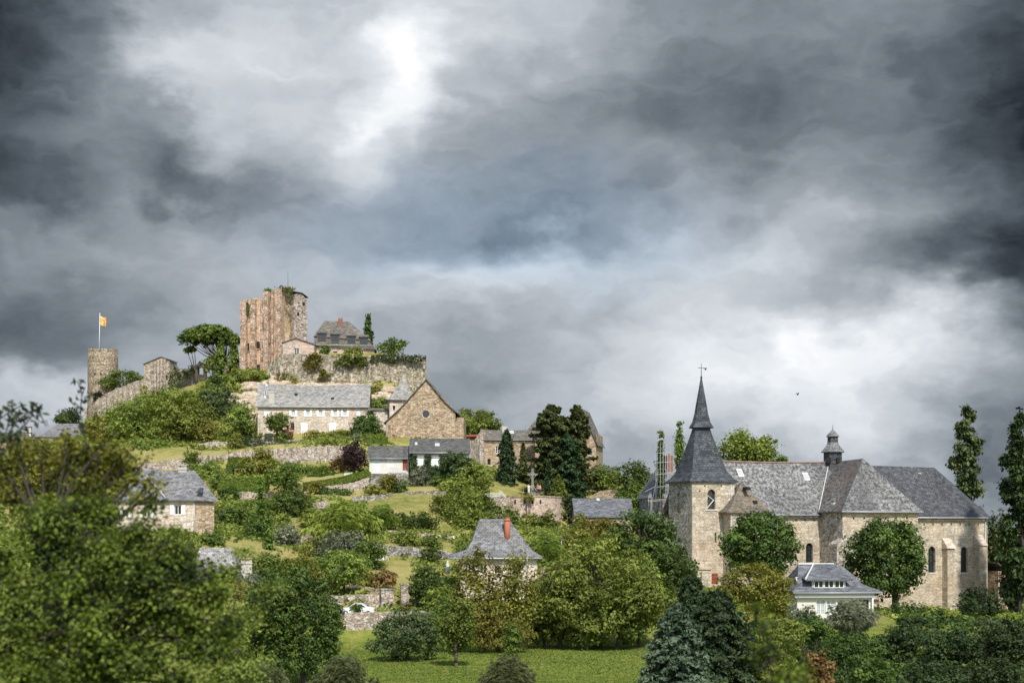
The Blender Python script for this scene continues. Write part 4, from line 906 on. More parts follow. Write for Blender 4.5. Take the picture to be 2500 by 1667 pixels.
# ribs (buttresses) with their own heights
for fr, a, b_, top, prot in ((FL, 585, 599, 733, 1.3), (FL, 611, 622, 730, 1.1), (FL, 636, 641.5, 727, .7), (FL, 642, 654, 712, 1.5), (FL, 662, 668, 707, .6), (FL, 674, 683.5, 704, 1.2), (FRr, 683.5, 688, 705, 1.2)):
    s0, s1 = sorted((fr.spx(a, .9-prot), fr.spx(b_, .9-prot))); z1 = Z(top, fr.dep(s0)); mb = MB(); RR = random.Random(int(a)); nlev = 22
    rings = []
    for k in range(nlev+1):
        z = zk+(z1-zk)*k/nlev; j = RR.uniform(-.10, .10)+(.25 if k > nlev*.55 else 0)*(int(a) % 2); e0 = s0+RR.uniform(-.10, .10); e1 = s1+RR.uniform(-.10, .10); tp = .9-prot+j+.25*k/nlev*0
        rings.append([fr.p(e0, tp, z), fr.p(e1, tp, z), fr.p(e1, 1.0, z), fr.p(e0, 1.0, z)])
    mb.loft(rings); mb.build('buttress', M['keep_rib'], kp)
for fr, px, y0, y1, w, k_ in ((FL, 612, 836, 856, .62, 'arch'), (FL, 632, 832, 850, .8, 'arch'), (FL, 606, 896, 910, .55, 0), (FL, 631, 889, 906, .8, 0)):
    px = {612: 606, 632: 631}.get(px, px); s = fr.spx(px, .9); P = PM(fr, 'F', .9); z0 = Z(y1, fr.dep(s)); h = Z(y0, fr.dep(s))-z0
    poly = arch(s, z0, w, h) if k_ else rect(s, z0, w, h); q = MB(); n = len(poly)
    q.loft([[P(a, z, -.14) for a, z in poly], [P(a, z, .1) for a, z in poly]]); q.build('window', M['void_dark'], kp)
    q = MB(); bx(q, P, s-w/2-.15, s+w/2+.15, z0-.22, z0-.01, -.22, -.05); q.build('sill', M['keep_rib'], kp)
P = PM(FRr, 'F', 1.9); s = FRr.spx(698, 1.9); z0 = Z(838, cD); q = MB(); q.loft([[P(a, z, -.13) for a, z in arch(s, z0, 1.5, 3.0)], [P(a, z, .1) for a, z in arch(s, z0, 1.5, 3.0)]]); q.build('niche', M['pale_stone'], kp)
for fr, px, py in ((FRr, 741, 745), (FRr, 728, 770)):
    P = PM(fr, 'F', 0); s = fr.spx(px); z0 = Z(py, fr.dep(s)); q = MB(); bx(q, P, s-.3, s+.3, z0, z0+.7, -.12, .1); q.build('opening', M['void_dark'], kp)
# bell frame and mast on the keep
t_ = thing('iron_bell_frame', 'small dark domed iron bell frame on top of the keep', 'bell frame', (X(687, cD+2), cD+2, Z(708, cD+2)))
c0 = Vector((X(687, cD+2), cD+2, Z(708, cD+2)-.6)); mb = MB(); rr = 6.3*cD/F
for k in range(6):
    a = k*math.pi/3; e = Vector((math.cos(a)*rr, math.sin(a)*rr, 0)); prev = c0+e
    for j in range(1, 8):
        f = j/7*math.pi/2; cur = c0+e*math.cos(f)+Vector((0, 0, .6+1.1*math.sin(f))); mb.tube(prev, cur, .07, .07, 5); prev = cur
mb.build('dome_ribs', M['iron'], t_)
mb = MB(); mb.loft([[c0+Vector((math.cos(a*math.pi/6)*q, math.sin(a*math.pi/6)*q, z)) for a in range(12)] for q, z in ((.42, .45), (.34, .6), (.22, .95), (.05, 1.05))], smooth=True); mb.build('bell', M['iron'], t_)
mb = MB(); mb.tube(c0+Vector((-rr, 0, .62)), c0+Vector((rr, 0, .62)), .08); mb.tube(c0+Vector((0, -rr, .62)), c0+Vector((0, rr, .62)), .08); mb.build('crossbar', M['iron'], t_)
t_ = thing('radio_mast', 'thin dark mast standing on top of the keep', 'mast', (X(703, cD+3), cD+3, Z(709, cD)))
p0 = Vector((X(703, cD+3), cD+3, Z(709, cD)-.8)); p1 = Vector((p0.x, p0.y, Z(656, cD))); MB().tube(p0, p1, .06, .03, 6).build('pole', M['iron'], t_); MB().tube(p0, p0+Vector((0, 0, .5)), .15, .12, 8).build('base', M['zinc'], t_)
# front pink lodge and manor
r_, fr = hs('pink_lodge', 'low pinkish castle lodge with flat-pitched gable at the foot of the keep', 'house', 690, 337.5, -3, Z(870, 337))
w = fr.spx(767); ze = fr.z(836, 0); zm = fr.z(825, w*.45); zb = Z(870, 337)
mb = MB(); pk = fr.spx(722); zer = fr.z(840, w)
shell(r_, fr, w, 6, zb, ze, 'pink_render', front=[O(fr, 724, 850, 865, 1.25, 'window', fm='white_paint')], gable='f', zr=zm, peak=pk, below=3, zer=zer)
roof_gable(r_, fr, w, 6, ze, zm, 'slate_brown', over=.3, axis='v', peak=pk, zer=zer)
q = MB(); q.tube(fr.p(.1, -.08, ze-.1), fr.p(.1, -.08, zb), .06); q.build('downpipe', M['zinc'], r_)
r_, fr = hs('manor_house', 'slate mansard-roofed manor with four dormers beside the keep', 'house', 764, 340, 4, Z(872, 340))
w = fr.spx(914); zb = Z(872, 340); ze = fr.z(841, 0); d = 9; zer = fr.z(853, w)
fo = [O(fr, 784, 856, 872, 1.1, 'window', k='arch', fm='wood_dark'), O(fr, 818, 857, 872, 1.0, 'window', fm='wood_dark'), O(fr, 856, 860, 873, 1.1, 'window', fm='wood_dark'), O(fr, 892, 863, 874, .9, 'window', fm='wood_dark')]
shell(r_, fr, w, d, zb, ze, 'pink_render', front=fo, below=3, zer=zer)
eo = .5; z1 = fr.z(822, 0); z2 = fr.z(783, 0, 4.5)
def tilt(levels):   # slightly lower right end
    mb = MB(); rings = []
    for z, il, ir, jf, jb, dz in levels: rings.append([fr.p(il, jf, z), fr.p(w-ir, jf, z-dz), fr.p(w-ir, d-jb, z-dz), fr.p(il, d-jb, z)])
    mb.loft(rings); return mb
dzr = ze-zer
mb = tilt([(ze-.15, -.2, -.5, -.6, -.6, dzr), (ze+.02, -.2, -.5, -.6, -.6, dzr), (ze+.45, .2, .3, -.1, -.1, dzr), (z1, .35, 1.0, .25, .25, dzr-.1), (z1+.12, .1, .7, 0, 0, dzr-.1), (z2, 2.4, 6.2, d*.5-.01, d*.5-.01, .15)])
mb.build('roof', M['slate_brown'], r_)
for px, y0, y1 in ((786, 812, 832), (818, 815, 837), (858, 819, 841), (888, 822, 843)):
    s = fr.spx(px, -.1); z0 = fr.z(y1, s, -.1); z3 = fr.z(y0, s, -.1); q = MB(); hw = 1.0
    q.box(fr, s-hw, s-hw+.12, -.15, 1.8, z0, z3); q.box(fr, s+hw-.12, s+hw, -.15, 1.8, z0, z3); q.box(fr, s-hw+.12, s+hw-.12, -.15, 1.8, z0, z0+.2)
    dm = q.build('dormer', M['slate_brown'], r_)
    q = MB(); q.slab([fr.p(s-hw-.15, -.4, z3), fr.p(s+hw+.15, -.4, z3), fr.p(s+hw+.15, 2.6, z3+.9), fr.p(s-hw-.15, 2.6, z3+.9)], .12); q.build('dormer_roof', M['slate_brown'], dm)
    P = PM(fr, 'F', -.05); q = MB()
    for a in (-.85, -.04, .77): bx(q, P, s+a, s+a+.08, z0+.2, z3-.12, -.03, .03)
    bx(q, P, s-.77, s+.77, z0+.2, z0+.3, -.028, .028); bx(q, P, s-.77, s+.77, z3-.22, z3-.12, -.028, .028); q.build('window', M['wood_dark'], dm)
    MB().poly([P(s-.8, z0+.25, .06), P(s+.8, z0+.25, .06), P(s+.8, z3-.15, .06), P(s-.8, z3-.15, .06)]).build('pane', M['glass'], dm)
chimney(r_, fr, fr.spx(831, 3.2), 3.2, z2-2.4, fr.z(779, fr.spx(831, 3.2), 3.2), 1.15, .8, 'brick', cap=False, pots=2)
gutter(r_, fr, w+.7, ze-.1, -.62, -.2)
q = MB(); a = fr.spx(846, 4.5); z0 = z2-.5; q.tube(fr.p(a, 4.5, z0), fr.p(a, 4.5, z0+1.8), .035)
for k in range(4): q.tube(fr.p(a-.1-.1*k, 4.2, z0+1.7-.02*k), fr.p(a+.4-.1*k, 4.9, z0+1.8), .02)
q.build('antenna', M['steel'], r_)
# rampart
RP = [(655, 893, 955, 335), (668, 880, 955, 333), (684, 864, 955, 331.5), (720, 863, 953, 331), (800, 866, 950, 330), (880, 869, 950, 330), (960, 870, 990, 330), (1032, 870, 1000, 331), (1040, 873, 1000, 333)]
pxwall(RP, 5, 'rampart', 'massive curved limestone rampart wall carrying the castle terrace', name='rampart_wall', rag=.10, step=.7, jit=.14)
mb = MB(); P = [(X(p, d), d, Z(b_, d)-1, Z(a, d)) for p, a, b_, d in ((1039.8, 873, 1000, 333.6), (1038, 873, 1000, 352))]
wall_path(mb, P, 1.5, .1, 1, 5); o = mb.build('rampart_wall', M['rampart'], None, P[0][:3]); tag(o, 'side return of the rampart wall running back from its right corner', 'wall')
# rocks
def rocks(px0, px1, py0, py1, D, n, label, seed, sz=1.6, D1=None):
    R = random.Random(seed); mb = MB()
    for i in range(n):
        fx, fy = R.random(), R.random(); px = px0+(px1-px0)*fx; py = py0+(py1-py0)*fy; d = D+(D1-D if D1 else 6)*(1-fy)+R.uniform(-.5, .5)
        if D1:      # sit on the slope
            d = D+(D1-D)*R.random(); c = at(px, py, d); c.z = G(c.x, c.y)+.15
        else: c = at(px, py, d)
        a = R.random()*.6-.3; sx, sy, sz_ = sz*R.uniform(.7, 1.7), sz*R.uniform(.6, 1.1), sz*R.uniform(.3, .6); rings = []
        for k, (q, zz) in enumerate(((.75, -1), (1, -.3), (.93, .4), (.6, .95))):
            rings.append([c+Vector((math.cos(j*math.pi/4+a)*sx*q*R.uniform(.82, 1.12), math.sin(j*math.pi/4+a)*sy*q*R.uniform(.85, 1.1), zz*sz_)) for j in range(8)])
        mb.loft(rings)
    o = mb.build('rock_outcrop', M['rock'], None, at((px0+px1)/2, py1, D)); return tag(o, label, 'rock')
rocks(600, 700, 925, 985, 318, 90, 'bare limestone ledges on the slope left of the long slate-roofed house', 3, D1=336)
rocks(560, 640, 955, 1000, 314, 44, 'pale stony bank behind the round light green shrubs below the keep', 4, 1.3, D1=330)
rocks(700, 905, 934, 950, 327.5, 70, 'pale bedrock showing at the foot of the rampart above the slate roof', 5, 1.4)
rocks(900, 960, 950, 975, 323, 22, 'rounded pale boulders at the rampart foot beside the pyramid roof', 6, 1.6)
rocks(500, 560, 962, 985, 333, 14, 'small pale rocks among the shrubs on the upper slope', 7, 1.2)
# ================================================================== VILLAGE, upper
# long house
r_, fr = hs('long_house', 'long pale stone house with grey slate roof and white shutters below the rampart', 'house', 629, 309, 2, Z(1060, 309))
w = fr.spx(897); zb = Z(1062, 309); ze = fr.z(988, w*.5); zr_ = fr.z(938, w*.5, 4.5); d = 9.0
U = []
for px, sh in ((716, 2), (752, 2), (783, 2), (818, 2), (842, 2)): U.append(O(fr, px, 1002, 1016, .8, 'pale', sh=sh, shm='white_paint', sill=1))
U += [O(fr, 651, 1003, 1019, 1.2, 'closed'), O(fr, 875, 1001, 1015, .8, 'closed', m='shutter_blue')]
U += [O(fr, 743, 1031, 1058, 1.45, 'closed'), O(fr, 812, 1030, 1056, 1.45, 'closed', m='white_paint'), O(fr, 869, 1031, 1048, 1.0, 'closed'), O(fr, 774, 1031, 1056, .9, 'door', m='grey_render'), O(fr, 714, 1032, 1050, .8, 'window', fm='wood_dark')]
shell(r_, fr, w, d, zb, ze, 'pale_stone', front=U, below=2, gable='s', zr=zr_)
roof_gable(r_, fr, w, d, ze+.1, zr_+.1, 'slate_light', over=.5, sag=.35)
chimney(r_, fr, fr.spx(663, .2), .6, ze-.6, fr.z(955, fr.spx(663), .5), 1.3, .8, 'grey_render', cap=True)
gutter(r_, fr, w+.8, ze-.45, -.55)
for a in (w-.2, .5): q = MB(); q.tube(fr.p(a, -.1, ze-.5), fr.p(a, -.1, zb), .06); q.build('downpipe', M['zinc'], r_)
for px, f_ in ((723, .48), (812, .3)):
    s = fr.spx(px, d*f_/2); q = MB(); z_ = ze+(zr_-ze)*f_; q.box(fr, s-.3, s+.3, d/2*f_-.3, d/2*f_+.2, z_-.1, z_+.3); q.build('roof_vent', M['void_dark'], r_)
s = fr.spx(646, 2.2); skylight(r_, fr, s, s+.35, .3, .95, ze+.1, zr_+.1, d, mat='glass')
# small link wall right of the long house
r_, fr = hs('link_building', 'small low stone outhouse between long house and gabled house', 'outhouse', 899, 303, 0, Z(1045, 303))
w = fr.spx(946); shell(r_, fr, w, 5, Z(1045, 303), fr.z(1001, 0), 'pale_stone', front=[O(fr, 906, 1003, 1014, .9, 'void')], below=2)
mb = MB(); mb.slab([fr.p(-.3, -.3, fr.z(1000.5, 0)), fr.p(w, -.3, fr.z(1000.5, 0)), fr.p(w, 5, fr.z(996, 0, 5)), fr.p(-.3, 5, fr.z(996, 0, 5))], .15); mb.build('roof', M['slate_brown'], r_)
# pyramid roofed tower
r_, fr = hs('stair_tower', 'square tower with steep pale pyramid roof behind the gabled stone house', 'tower', 951, 301, 10, Z(1050, 301))
w = fr.spx(1012); zb = Z(1050, 301); ze = fr.z(975, 0); za = fr.z(917, w*.6, 2.5)
shell(r_, fr, w, 5.4, zb, ze, 'pale_stone', below=2, front=[O(fr, 962, 990, 1000, .5, 'void')])
roof_hip(r_, fr, w, 5.4, [(ze, -.7, -.5, -.6, -.5), (ze+.55, .2, .3, .2, .2), (za-.4, w*.60, w*.34, 2.35, 2.35), (za, w*.66, w*.34-.02, 2.68, 2.68)], 'slate_light')
# big gabled house
r_, fr = hs('gabled_house', 'big stone house showing a tall gable with one round window', 'house', 942, 291, -3, Z(1072, 291))
w = fr.spx(1112); zb = Z(1075, 291); pk = fr.spx(1041); zr_ = fr.z(926, pk); ze = fr.z(1031, 0); zer = fr.z(1006, w); d = 13
P3 = [O(fr, 1039.5, 1001, 1021, 1.62, 'window', k='round', fm='lead_white')]
for px, py in ((1003, 1024), (1067, 1024), (1004, 1066), (1040, 1067), (975, 1066), (1019, 985), (1062, 985), (1083, 1062)): P3.append(O(fr, px, py, py+2.6, .26, 'void'))
shell(r_, fr, w, d, zb, ze, 'gold_stone', front=P3, gable='f', zr=zr_, peak=pk, below=2, zer=zer)
roof_gable(r_, fr, w, d, ze, zr_, 'slate_brown', over=.45, axis='v', peak=pk, zer=zer, kink=(.34, .28))
shell(r_, fr, 1.6, 6, zb, fr.z(1018, w), 'gold_stone', s0=w+.003, t0=.8, below=2, name='side_wing')
q = MB(); q.tube(fr.p(.3, -.12, ze-.3), fr.p(.3, -.12, zb), .07); q.build('downpipe', M['zinc'], r_)
q = MB(); s = fr.spx(958); q.box(fr, s-.35, s, -.55, -.003, zb, fr.z(1030, s)); q.build('buttress', M['gold_stone'], r_)
# rusty shed
r_, fr = hs('rusty_shed', 'rust-red corrugated shed below the light green trees', 'shed', 1134, 300, 2, Z(1085, 300))
w = fr.spx(1174); zb = Z(1088, 300); ze = fr.z(1065, 0); shell(r_, fr, w, 4, zb, ze, 'rust', front=[O(fr, 1160, 1078, 1088, 1.6, 'void')], below=1)
mb = MB(); mb.slab([fr.p(-.3, -.6, ze-.1), fr.p(w+.3, -.6, ze+.1), fr.p(w+.3, 4.3, ze+.8), fr.p(-.3, 4.3, ze+.6)], .08); mb.build('roof', M['rust'], r_)
# white bungalow pair
r_, fr = hs('white_cottage', 'low cream cottage with grey slate roof and brown-red door on a stone base', 'house', 902, 256, 1, Z(1190, 256))
w = fr.spx(997); zb = Z(1190, 256); zf = fr.z(1156, 0); ze = fr.z(1115, 0); d = 6.5; zr_ = fr.z(1088, 0, d/2)
fo = [O(fr, 953, 1120, 1138, 1.15, 'closed', m='white_paint'), O(fr, 920, 1119, 1150, 1.2, 'door', m='shutter_blue'), O(fr, 989, 1119, 1148, .9, 'door', m='wood_red')]
shell(r_, fr, w, d, zf, ze, 'render_white', front=fo, below=0, gable='s', zr=zr_); roof_gable(r_, fr, w, d, ze, zr_, 'slate_garden', over=.45)
mb = MB(); mb.box(fr, -.25, w+.1, -.8, d, zb-2, zf-.003); mb.build('base', M['grey_stone'], r_)
q = MB()
for k in range(7): q.tube(fr.p(w-3.2+k*.45, -.7, zf), fr.p(w-3.2+k*.45, -.7, zf+.9), .02)
q.tube(fr.p(w-3.3, -.7, zf+.9), fr.p(w-.3, -.7, zf+.9), .03); q.build('railing', M['zinc'], r_)
gutter(r_, fr, w+.8, ze-.25, -.55)
r_, fr = hs('ivy_bungalow', 'cream bungalow with ivy-covered lower wall and white shuttered windows', 'house', 1007, 254, 3, Z(1190, 254))
w = fr.spx(1148); zb = Z(1190, 254); ze = fr.z(1099, w*.5); d = 8; zr_ = fr.z(1070, w*.5, d/2)
fo = [O(fr, 1027, 1111, 1134, 1.55, 'closed', m='white_paint'), O(fr, 1063, 1112, 1136, 1.55, 'closed', m='white_paint'), O(fr, 1117, 1104, 1119, .9, 'window', fm='white_paint')]
shell(r_, fr, w, d, zb, ze, 'render_white', front=fo, below=2, gable='s', zr=zr_)
roof_gable(r_, fr, w-.6, d, ze, zr_, 'slate_garden', over=.6)
s = fr.spx(1062, 1.5); skylight(r_, fr, s, s+.8, .36, .55, ze, zr_, d, t0=-.0); s = fr.spx(1008, 2); skylight(r_, fr, s+.4, s+.8, .45, .62, ze, zr_, d)
gutter(r_, fr, w+.2, ze-.4, -.75, -.6)
q = MB(); bx(q, PM(fr, 'F', 0), w*.02, w*.98, ze-.75, ze-.4, -.06, -.003); q.build('fascia', M['grey_render'], r_)
FRI = fr
# stone house with ragged end wall
pxwall([(1118, 1092, 1170, 287), (1130, 1076, 1170, 286), (1150, 1080, 1170, 285), (1166, 1062, 1172, 284), (1180, 1050, 1172, 283.5)], 4, 'terrace_stone', 'ragged broken stone wall end left of the stone house by the conifers', rag=.45, step=.6, jit=.2)
r_, fr = hs('stone_house', 'stone house with low slate roof partly hidden by the pointed dark conifer', 'house', 1180, 284, 5, Z(1172, 284))
w = fr.spx(1306); zb = Z(1175, 284); ze = fr.z(1069, w*.4); d = 8; zr_ = fr.z(1048, w*.4, d/2)
fo = [O(fr, 1215, 1089, 1106, .9, 'window', fm='white_paint'), O(fr, 1216, 1071, 1077, .5, 'void'), O(fr, 1194, 1120, 1134, .6, 'void'), O(fr, 1278, 1092, 1108, 1.0, 'window', fm='white_paint'), O(fr, 1250, 1130, 1150, 1.0, 'window')]
shell(r_, fr, w, d, zb, ze, 'gold_stone', front=fo, below=2, gable='s', zr=zr_); roof_gable(r_, fr, w, d, ze, zr_, 'slate_brown', over=.4, sag=.2)
chimney(r_, fr, fr.spx(1232, 3.5), 3.5, zr_-1, zr_+.55, 1.1, .7, 'grey_render', cap=False); s = fr.spx(1243, 2); skylight(r_, fr, s, s+1.0, .5, .8, ze, zr_, d); gutter(r_, fr, w+.6, ze-.3, -.5)
# tall gabled house right
r_, fr = hs('tall_house', 'tall stone house with steep brown slate roofs rising behind the two cedars', 'house', 1315, 306, -12, Z(1165, 306))
pkp = fr.spx(1421); w = fr.spx(1455); zb = Z(1172, 300); s1 = fr.spx(1340); zr_ = fr.z(998, pkp); zl = fr.z(1060, s1); ze = fr.z(1076, w)
shell(r_, fr, w-s1, 10, zb, zl, 'gold_stone', s0=s1, gable='f', zr=zr_, peak=pkp, zer=ze, below=2, front=[O(fr, 1422, 1026, 1036, .7, 'window'), O(fr, 1440, 1095, 1112, .9, 'window'), O(fr, 1400, 1095, 1115, .9, 'window')])
roof_gable(r_, fr, w-s1, 10, zl, zr_, 'slate_brown', over=.4, axis='v', s0=s1, peak=pkp, zer=ze)
r_, fr = hs('slate_wing', 'lower wing with brown slate roof and skylight left of the cedars', 'house', 1283, 300, 0, Z(1165, 300))
w = fr.spx(1352); zb = Z(1172, 300); ze = fr.z(1062, 0); zr_ = fr.z(1027, 0, 4); shell(r_, fr, w, 8, zb, ze, 'gold_stone', below=2, front=[O(fr, 1300, 1085, 1100, .9, 'window')], gable='s', zr=zr_)
roof_hip(r_, fr, w, 8, [(ze, -.5, -.2, -.5, -.5), (zr_, 2.0, 0, 3.99, 3.99)], 'slate_brown'); s = fr.spx(1301, 2); skylight(r_, fr, s, s+1.3, .42, .66, ze, zr_, 8)
# ================================================================== bastion, crucifix
cB = (1290, 266.0); rB = 86*258/F; cxB = X(1288, 266); zt = Z(1211, 252); zbB = Z(1305, 250)-3
bs = thing('round_bastion', 'big half-round stone bastion retaining the crucifix terrace', 'bastion', (cxB, 266-rB*1.4, zbB))
mb = MB(); rings = []; RR = random.Random(8)
for k in range(12):
    z = zbB+(zt-zbB)*k/11; ring = []
    for i in range(33):
        a = math.pi+i*math.pi/32; q = 1.02-.02*k/11+RR.uniform(-.003, .003); ring.append(Vector((cxB+rB*math.cos(a)*q, 266+rB*2.0*math.sin(a)*q*.62, z+(-.55*max(0, math.cos(a+math.pi)-.2)*-0 if k == 11 else 0))))
    ring += [Vector((cxB+rB, 274, z)), Vector((cxB-rB, 274, z))]; rings.append(ring)
mb.loft(rings); bs_w = mb.build('wall', M['bastion_stone'], bs)
mb = MB(); V = []
for i in range(33):
    a = math.pi+i*math.pi/32; V.append([(cxB+rB*math.cos(a)*q, 266+rB*1.24*math.sin(a)*q, z) for q, z in ((1.012, zt+.003), (1.012, zt+.28), (.965, zt+.28), (.965, zt+.003))])
mb.loft(V); mb.build('coping', M['gold_stone'], bs)
for px in (1258, 1281, 1302, 1321, 1236):
    a = math.acos(max(-1, min(1, (X(px, 253)-cxB)/rB))); q = MB(); p = Vector((cxB+rB*math.cos(a)*1.005, 266-rB*1.24*math.sin(a)*1.005, Z(1221, 253)))
    f_ = FR(p, 0); q.box(f_, -.14, .14, -.1, .5, p.z-.45, p.z+.25); q.build('drain_hole', M['void_dark'], bs)
# lower wing wall of the bastion with an arched recess
r_, fr = hs('retaining_wall', 'lower curved stone wall with an arched recess left of the bastion', 'wall', 1150, 257, -3, Z(1290, 257))
w = fr.spx(1246); zb = Z(1290, 257)-1; mb = MB(); hole = arch(fr.spx(1212), fr.z(1254, 0), 2.1, 1.5)
OL = [(0, zb), (w, zb), (w, fr.z(1213, w)), (w*.7, fr.z(1217, w)), (w*.35, fr.z(1224, w)), (0, fr.z(1236, 0))]
mb.panel(fr, 0, OL, [hole], 1.0); mb.loft([[fr.p(a, 0, b_) for a, b_ in OL], [fr.p(a, 1.4, b_) for a, b_ in OL]], cap=False); mb.panel(fr, 1.4, OL)
mb.build('masonry', M['terrace_stone'], r_); MB().poly([fr.p(a, .98, b_) for a, b_ in hole]).build('recess', M['void_dark'], r_)
# crucifix
dC = 262; zc0 = Z(1205, dC); cxC = X(1300, dC)
t_ = thing('wayside_cross', 'tall ornate pale iron mission cross on the bastion terrace', 'cross', (cxC, dC, zc0)); fr = FR((cxC, dC, 0))
mb = MB(); mb.box(fr, -.9, .9, -.9, .9, zc0-.6, zc0+.2); mb.box(fr, -.65, .65, -.65, .65, zc0+.2, zc0+.4); mb.build('plinth', M['grey_stone'], t_)
H = (1205-1149)/F*dC; zt_ = zc0+.5+H; mb = MB()
for a, b_ in ((-.12, -.12), (.12, -.12), (-.12, .12), (.12, .12)): mb.tube(fr.p(a, b_, zc0+.5), fr.p(a, b_, zt_), .035, .035, 5)
k = 0; z = zc0+.6
while z < zt_-.2:
    mb.tube(fr.p(-.12, -.12, z), fr.p(.12, -.12, z+.25), .02); mb.tube(fr.p(.12, -.12, z), fr.p(-.12, -.12, z+.25), .02); z += .25
mb.build('shaft', M['iron_pale'], t_)
mb = MB(); za = zt_-1.15
for dz in (-.1, .1): mb.tube(fr.p(-.95, 0, za+dz), fr.p(.95, 0, za+dz), .035)
for k in range(8): a = -.95+k*.2375; mb.tube(fr.p(a, 0, za-.1), fr.p(a+.2375, 0, za+.1), .02)
mb.build('crossarm', M['iron_pale'], t_)
mb = MB()
for sg in (-1, 1):
    prev = fr.p(sg*.85, 0, zc0+.5)
    for j in range(1, 8):
        f = j/7; cur = fr.p(sg*(.12+.73*(1-f)**2), 0, zc0+.5+1.5*f); mb.tube(prev, cur, .04); prev = cur
    mb.tube(fr.p(sg*.12, 0, za-.9), fr.p(sg*.7, 0, za), .03); mb.tube(fr.p(sg*.12, 0, za+.5), fr.p(sg*.5, 0, za), .03); mb.tube(fr.p(sg*.5, 0, zc0+.5), fr.p(sg*.5, 0, zc0+1.0), .03)
mb.build('scroll_brace', M['iron_pale'], t_)
# people by the cross
def person(px, D, ground, h, shirt, trous, label, lean=0, face_=0, arm=.3):
    x = X(px, D); t_ = thing('person', label, 'person', (x, D, ground)); ca, sa = math.cos(face_), math.sin(face_)
    def Q(a, b_, c): return (x+(a*ca-b_*sa)*h, D+(a*sa+b_*ca)*h+lean*c*h*0, ground+c*h)
    def skin(name, J, E, mat, rootj=0):
        me = bpy.data.meshes.new(name); o_ = ORG[t_.name]; me.from_pydata([Vector(Q(*j[:3]))-o_ for j in J], E, [])
        o = bpy.data.objects.new(name, me); C.objects.link(o); o.parent = t_; ORG[o.name] = o_
        s = o.modifiers.new('skin', 'SKIN')
        for i, j in enumerate(J): me.skin_vertices[0].data[i].radius = (j[3]*h, (j[4] if len(j) > 4 else j[3])*h)
        me.skin_vertices[0].data[rootj].use_root = True
        ss = o.modifiers.new('sub', 'SUBSURF'); ss.levels = ss.render_levels = 2; me.materials.append(M[mat]); return o
    J = [(0, 0, .52, .075, .055), (0, .0, .62, .068, .05), (0, 0, .74, .085, .055), (0, 0, .82, .07, .045), (0, 0, .86, .028), (0, -.005, .90, .045, .05), (0, -.008, .945, .048, .058), (0, 0, .985, .032),
         (.10, 0, .80, .032), (.13, arm*-.1, .66, .024), (.12, -.10*arm-.02, .52, .016), (.12, -.12*arm-.02, .47, .02), (-.10, 0, .80, .032), (-.13, 0, .66, .024), (-.13, -.03, .52, .016), (-.13, -.04, .47, .02),
         (.05, 0, .47, .055), (.055, -.01, .27, .036), (.055, .01, .05, .022), (.055, -.09, .02, .02), (-.05, 0, .47, .055), (-.055, .01, .27, .036), (-.055, .02, .05, .022), (-.055, -.08, .02, .02)]
    E = [(0, 1), (1, 2), (2, 3), (3, 4), (4, 5), (5, 6), (6, 7), (3, 8), (8, 9), (9, 10), (10, 11), (3, 12), (12, 13), (13, 14), (14, 15), (0, 16), (16, 17), (17, 18), (18, 19), (0, 20), (20, 21), (21, 22), (22, 23)]
    skin('body', J, E, 'skin')
    skin('shirt', [(0, 0, .53, .088, .066), (0, 0, .63, .080, .060), (0, 0, .74, .096, .066), (0, 0, .815, .078, .052), (.10, 0, .80, .042), (.128, -.03*arm, .68, .036), (-.10, 0, .80, .042), (-.128, 0, .68, .036)], [(0, 1), (1, 2), (2, 3), (3, 4), (4, 5), (3, 6), (6, 7)], shirt)
    skin('trousers', [(0, 0, .53, .084, .064), (.05, 0, .46, .064), (.055, -.01, .27, .046), (.055, .01, .07, .036), (-.05, 0, .46, .064), (-.055, .01, .27, .046), (-.055, .02, .07, .036)], [(0, 1), (1, 2), (2, 3), (0, 4), (4, 5), (5, 6)], trous)
    skin('hair', [(0, .02, .90, .045, .035), (0, .012, .955, .052, .056), (0, .002, .992, .038, .042)], [(0, 1), (1, 2)], 'hair')
    return t_
person(1291, 260, zc0+.02, 1.7, 'cloth_white', 'cloth_white', 'person in white clothes standing left of the tall iron cross', face_=.3)
person(1313, 260, zc0+.02, 1.72, 'cloth_red', 'cloth_dark', 'person in red top and dark trousers right of the tall iron cross', face_=-.4, arm=.8)
person(1318.5, 260.4, zc0+.02, 1.62, 'cloth_pink', 'cloth_dark', 'person in pink top standing rightmost beside the iron cross', face_=.6)
# railings by the cross
r_ = thing('white_railing', 'white barred railing fence on the terrace left of the bastion', 'railing', (X(1184, 259), 259, Z(1212, 259)))
mb = MB()
for i in range(17):
    px = 1184+i*2.3; h = 6+3.0*math.sin(min(1, i/12)*math.pi/2); p = at(px, 1211, 259); mb.tube(p-Vector((0, 0, 1.2)), p+Vector((0, 0, h*259/F)), .035, .035, 4)
mb.build('bars', M['rail_white'], r_)
mb = MB()
for i in range(16):
    f = lambda i_: at(1184+i_*2.3, 1211-(6+3.0*math.sin(min(1, i_/12)*math.pi/2))+.4, 259); mb.tube(f(i), f(i+1), .04); mb.tube(at(1184+i*2.3, 1211, 259), at(1186.3+i*2.3, 1211, 259), .04)
mb.build('rail', M['rail_white'], r_)
r_ = thing('stair_handrail', 'curved white metal handrail of steps beside the barred railing', 'handrail', at(1222, 1214, 258)); mb = MB(); prev = at(1218, 1198, 258)
for k in range(1, 9):
    cur = at(1218+k*2.2, 1198+k*k*.25, 258-.1*k); mb.tube(prev, cur, .04); mb.tube(cur, cur-Vector((0, 0, 1.0)), .025); prev = cur
mb.build('rail', M['rail_white'], r_)
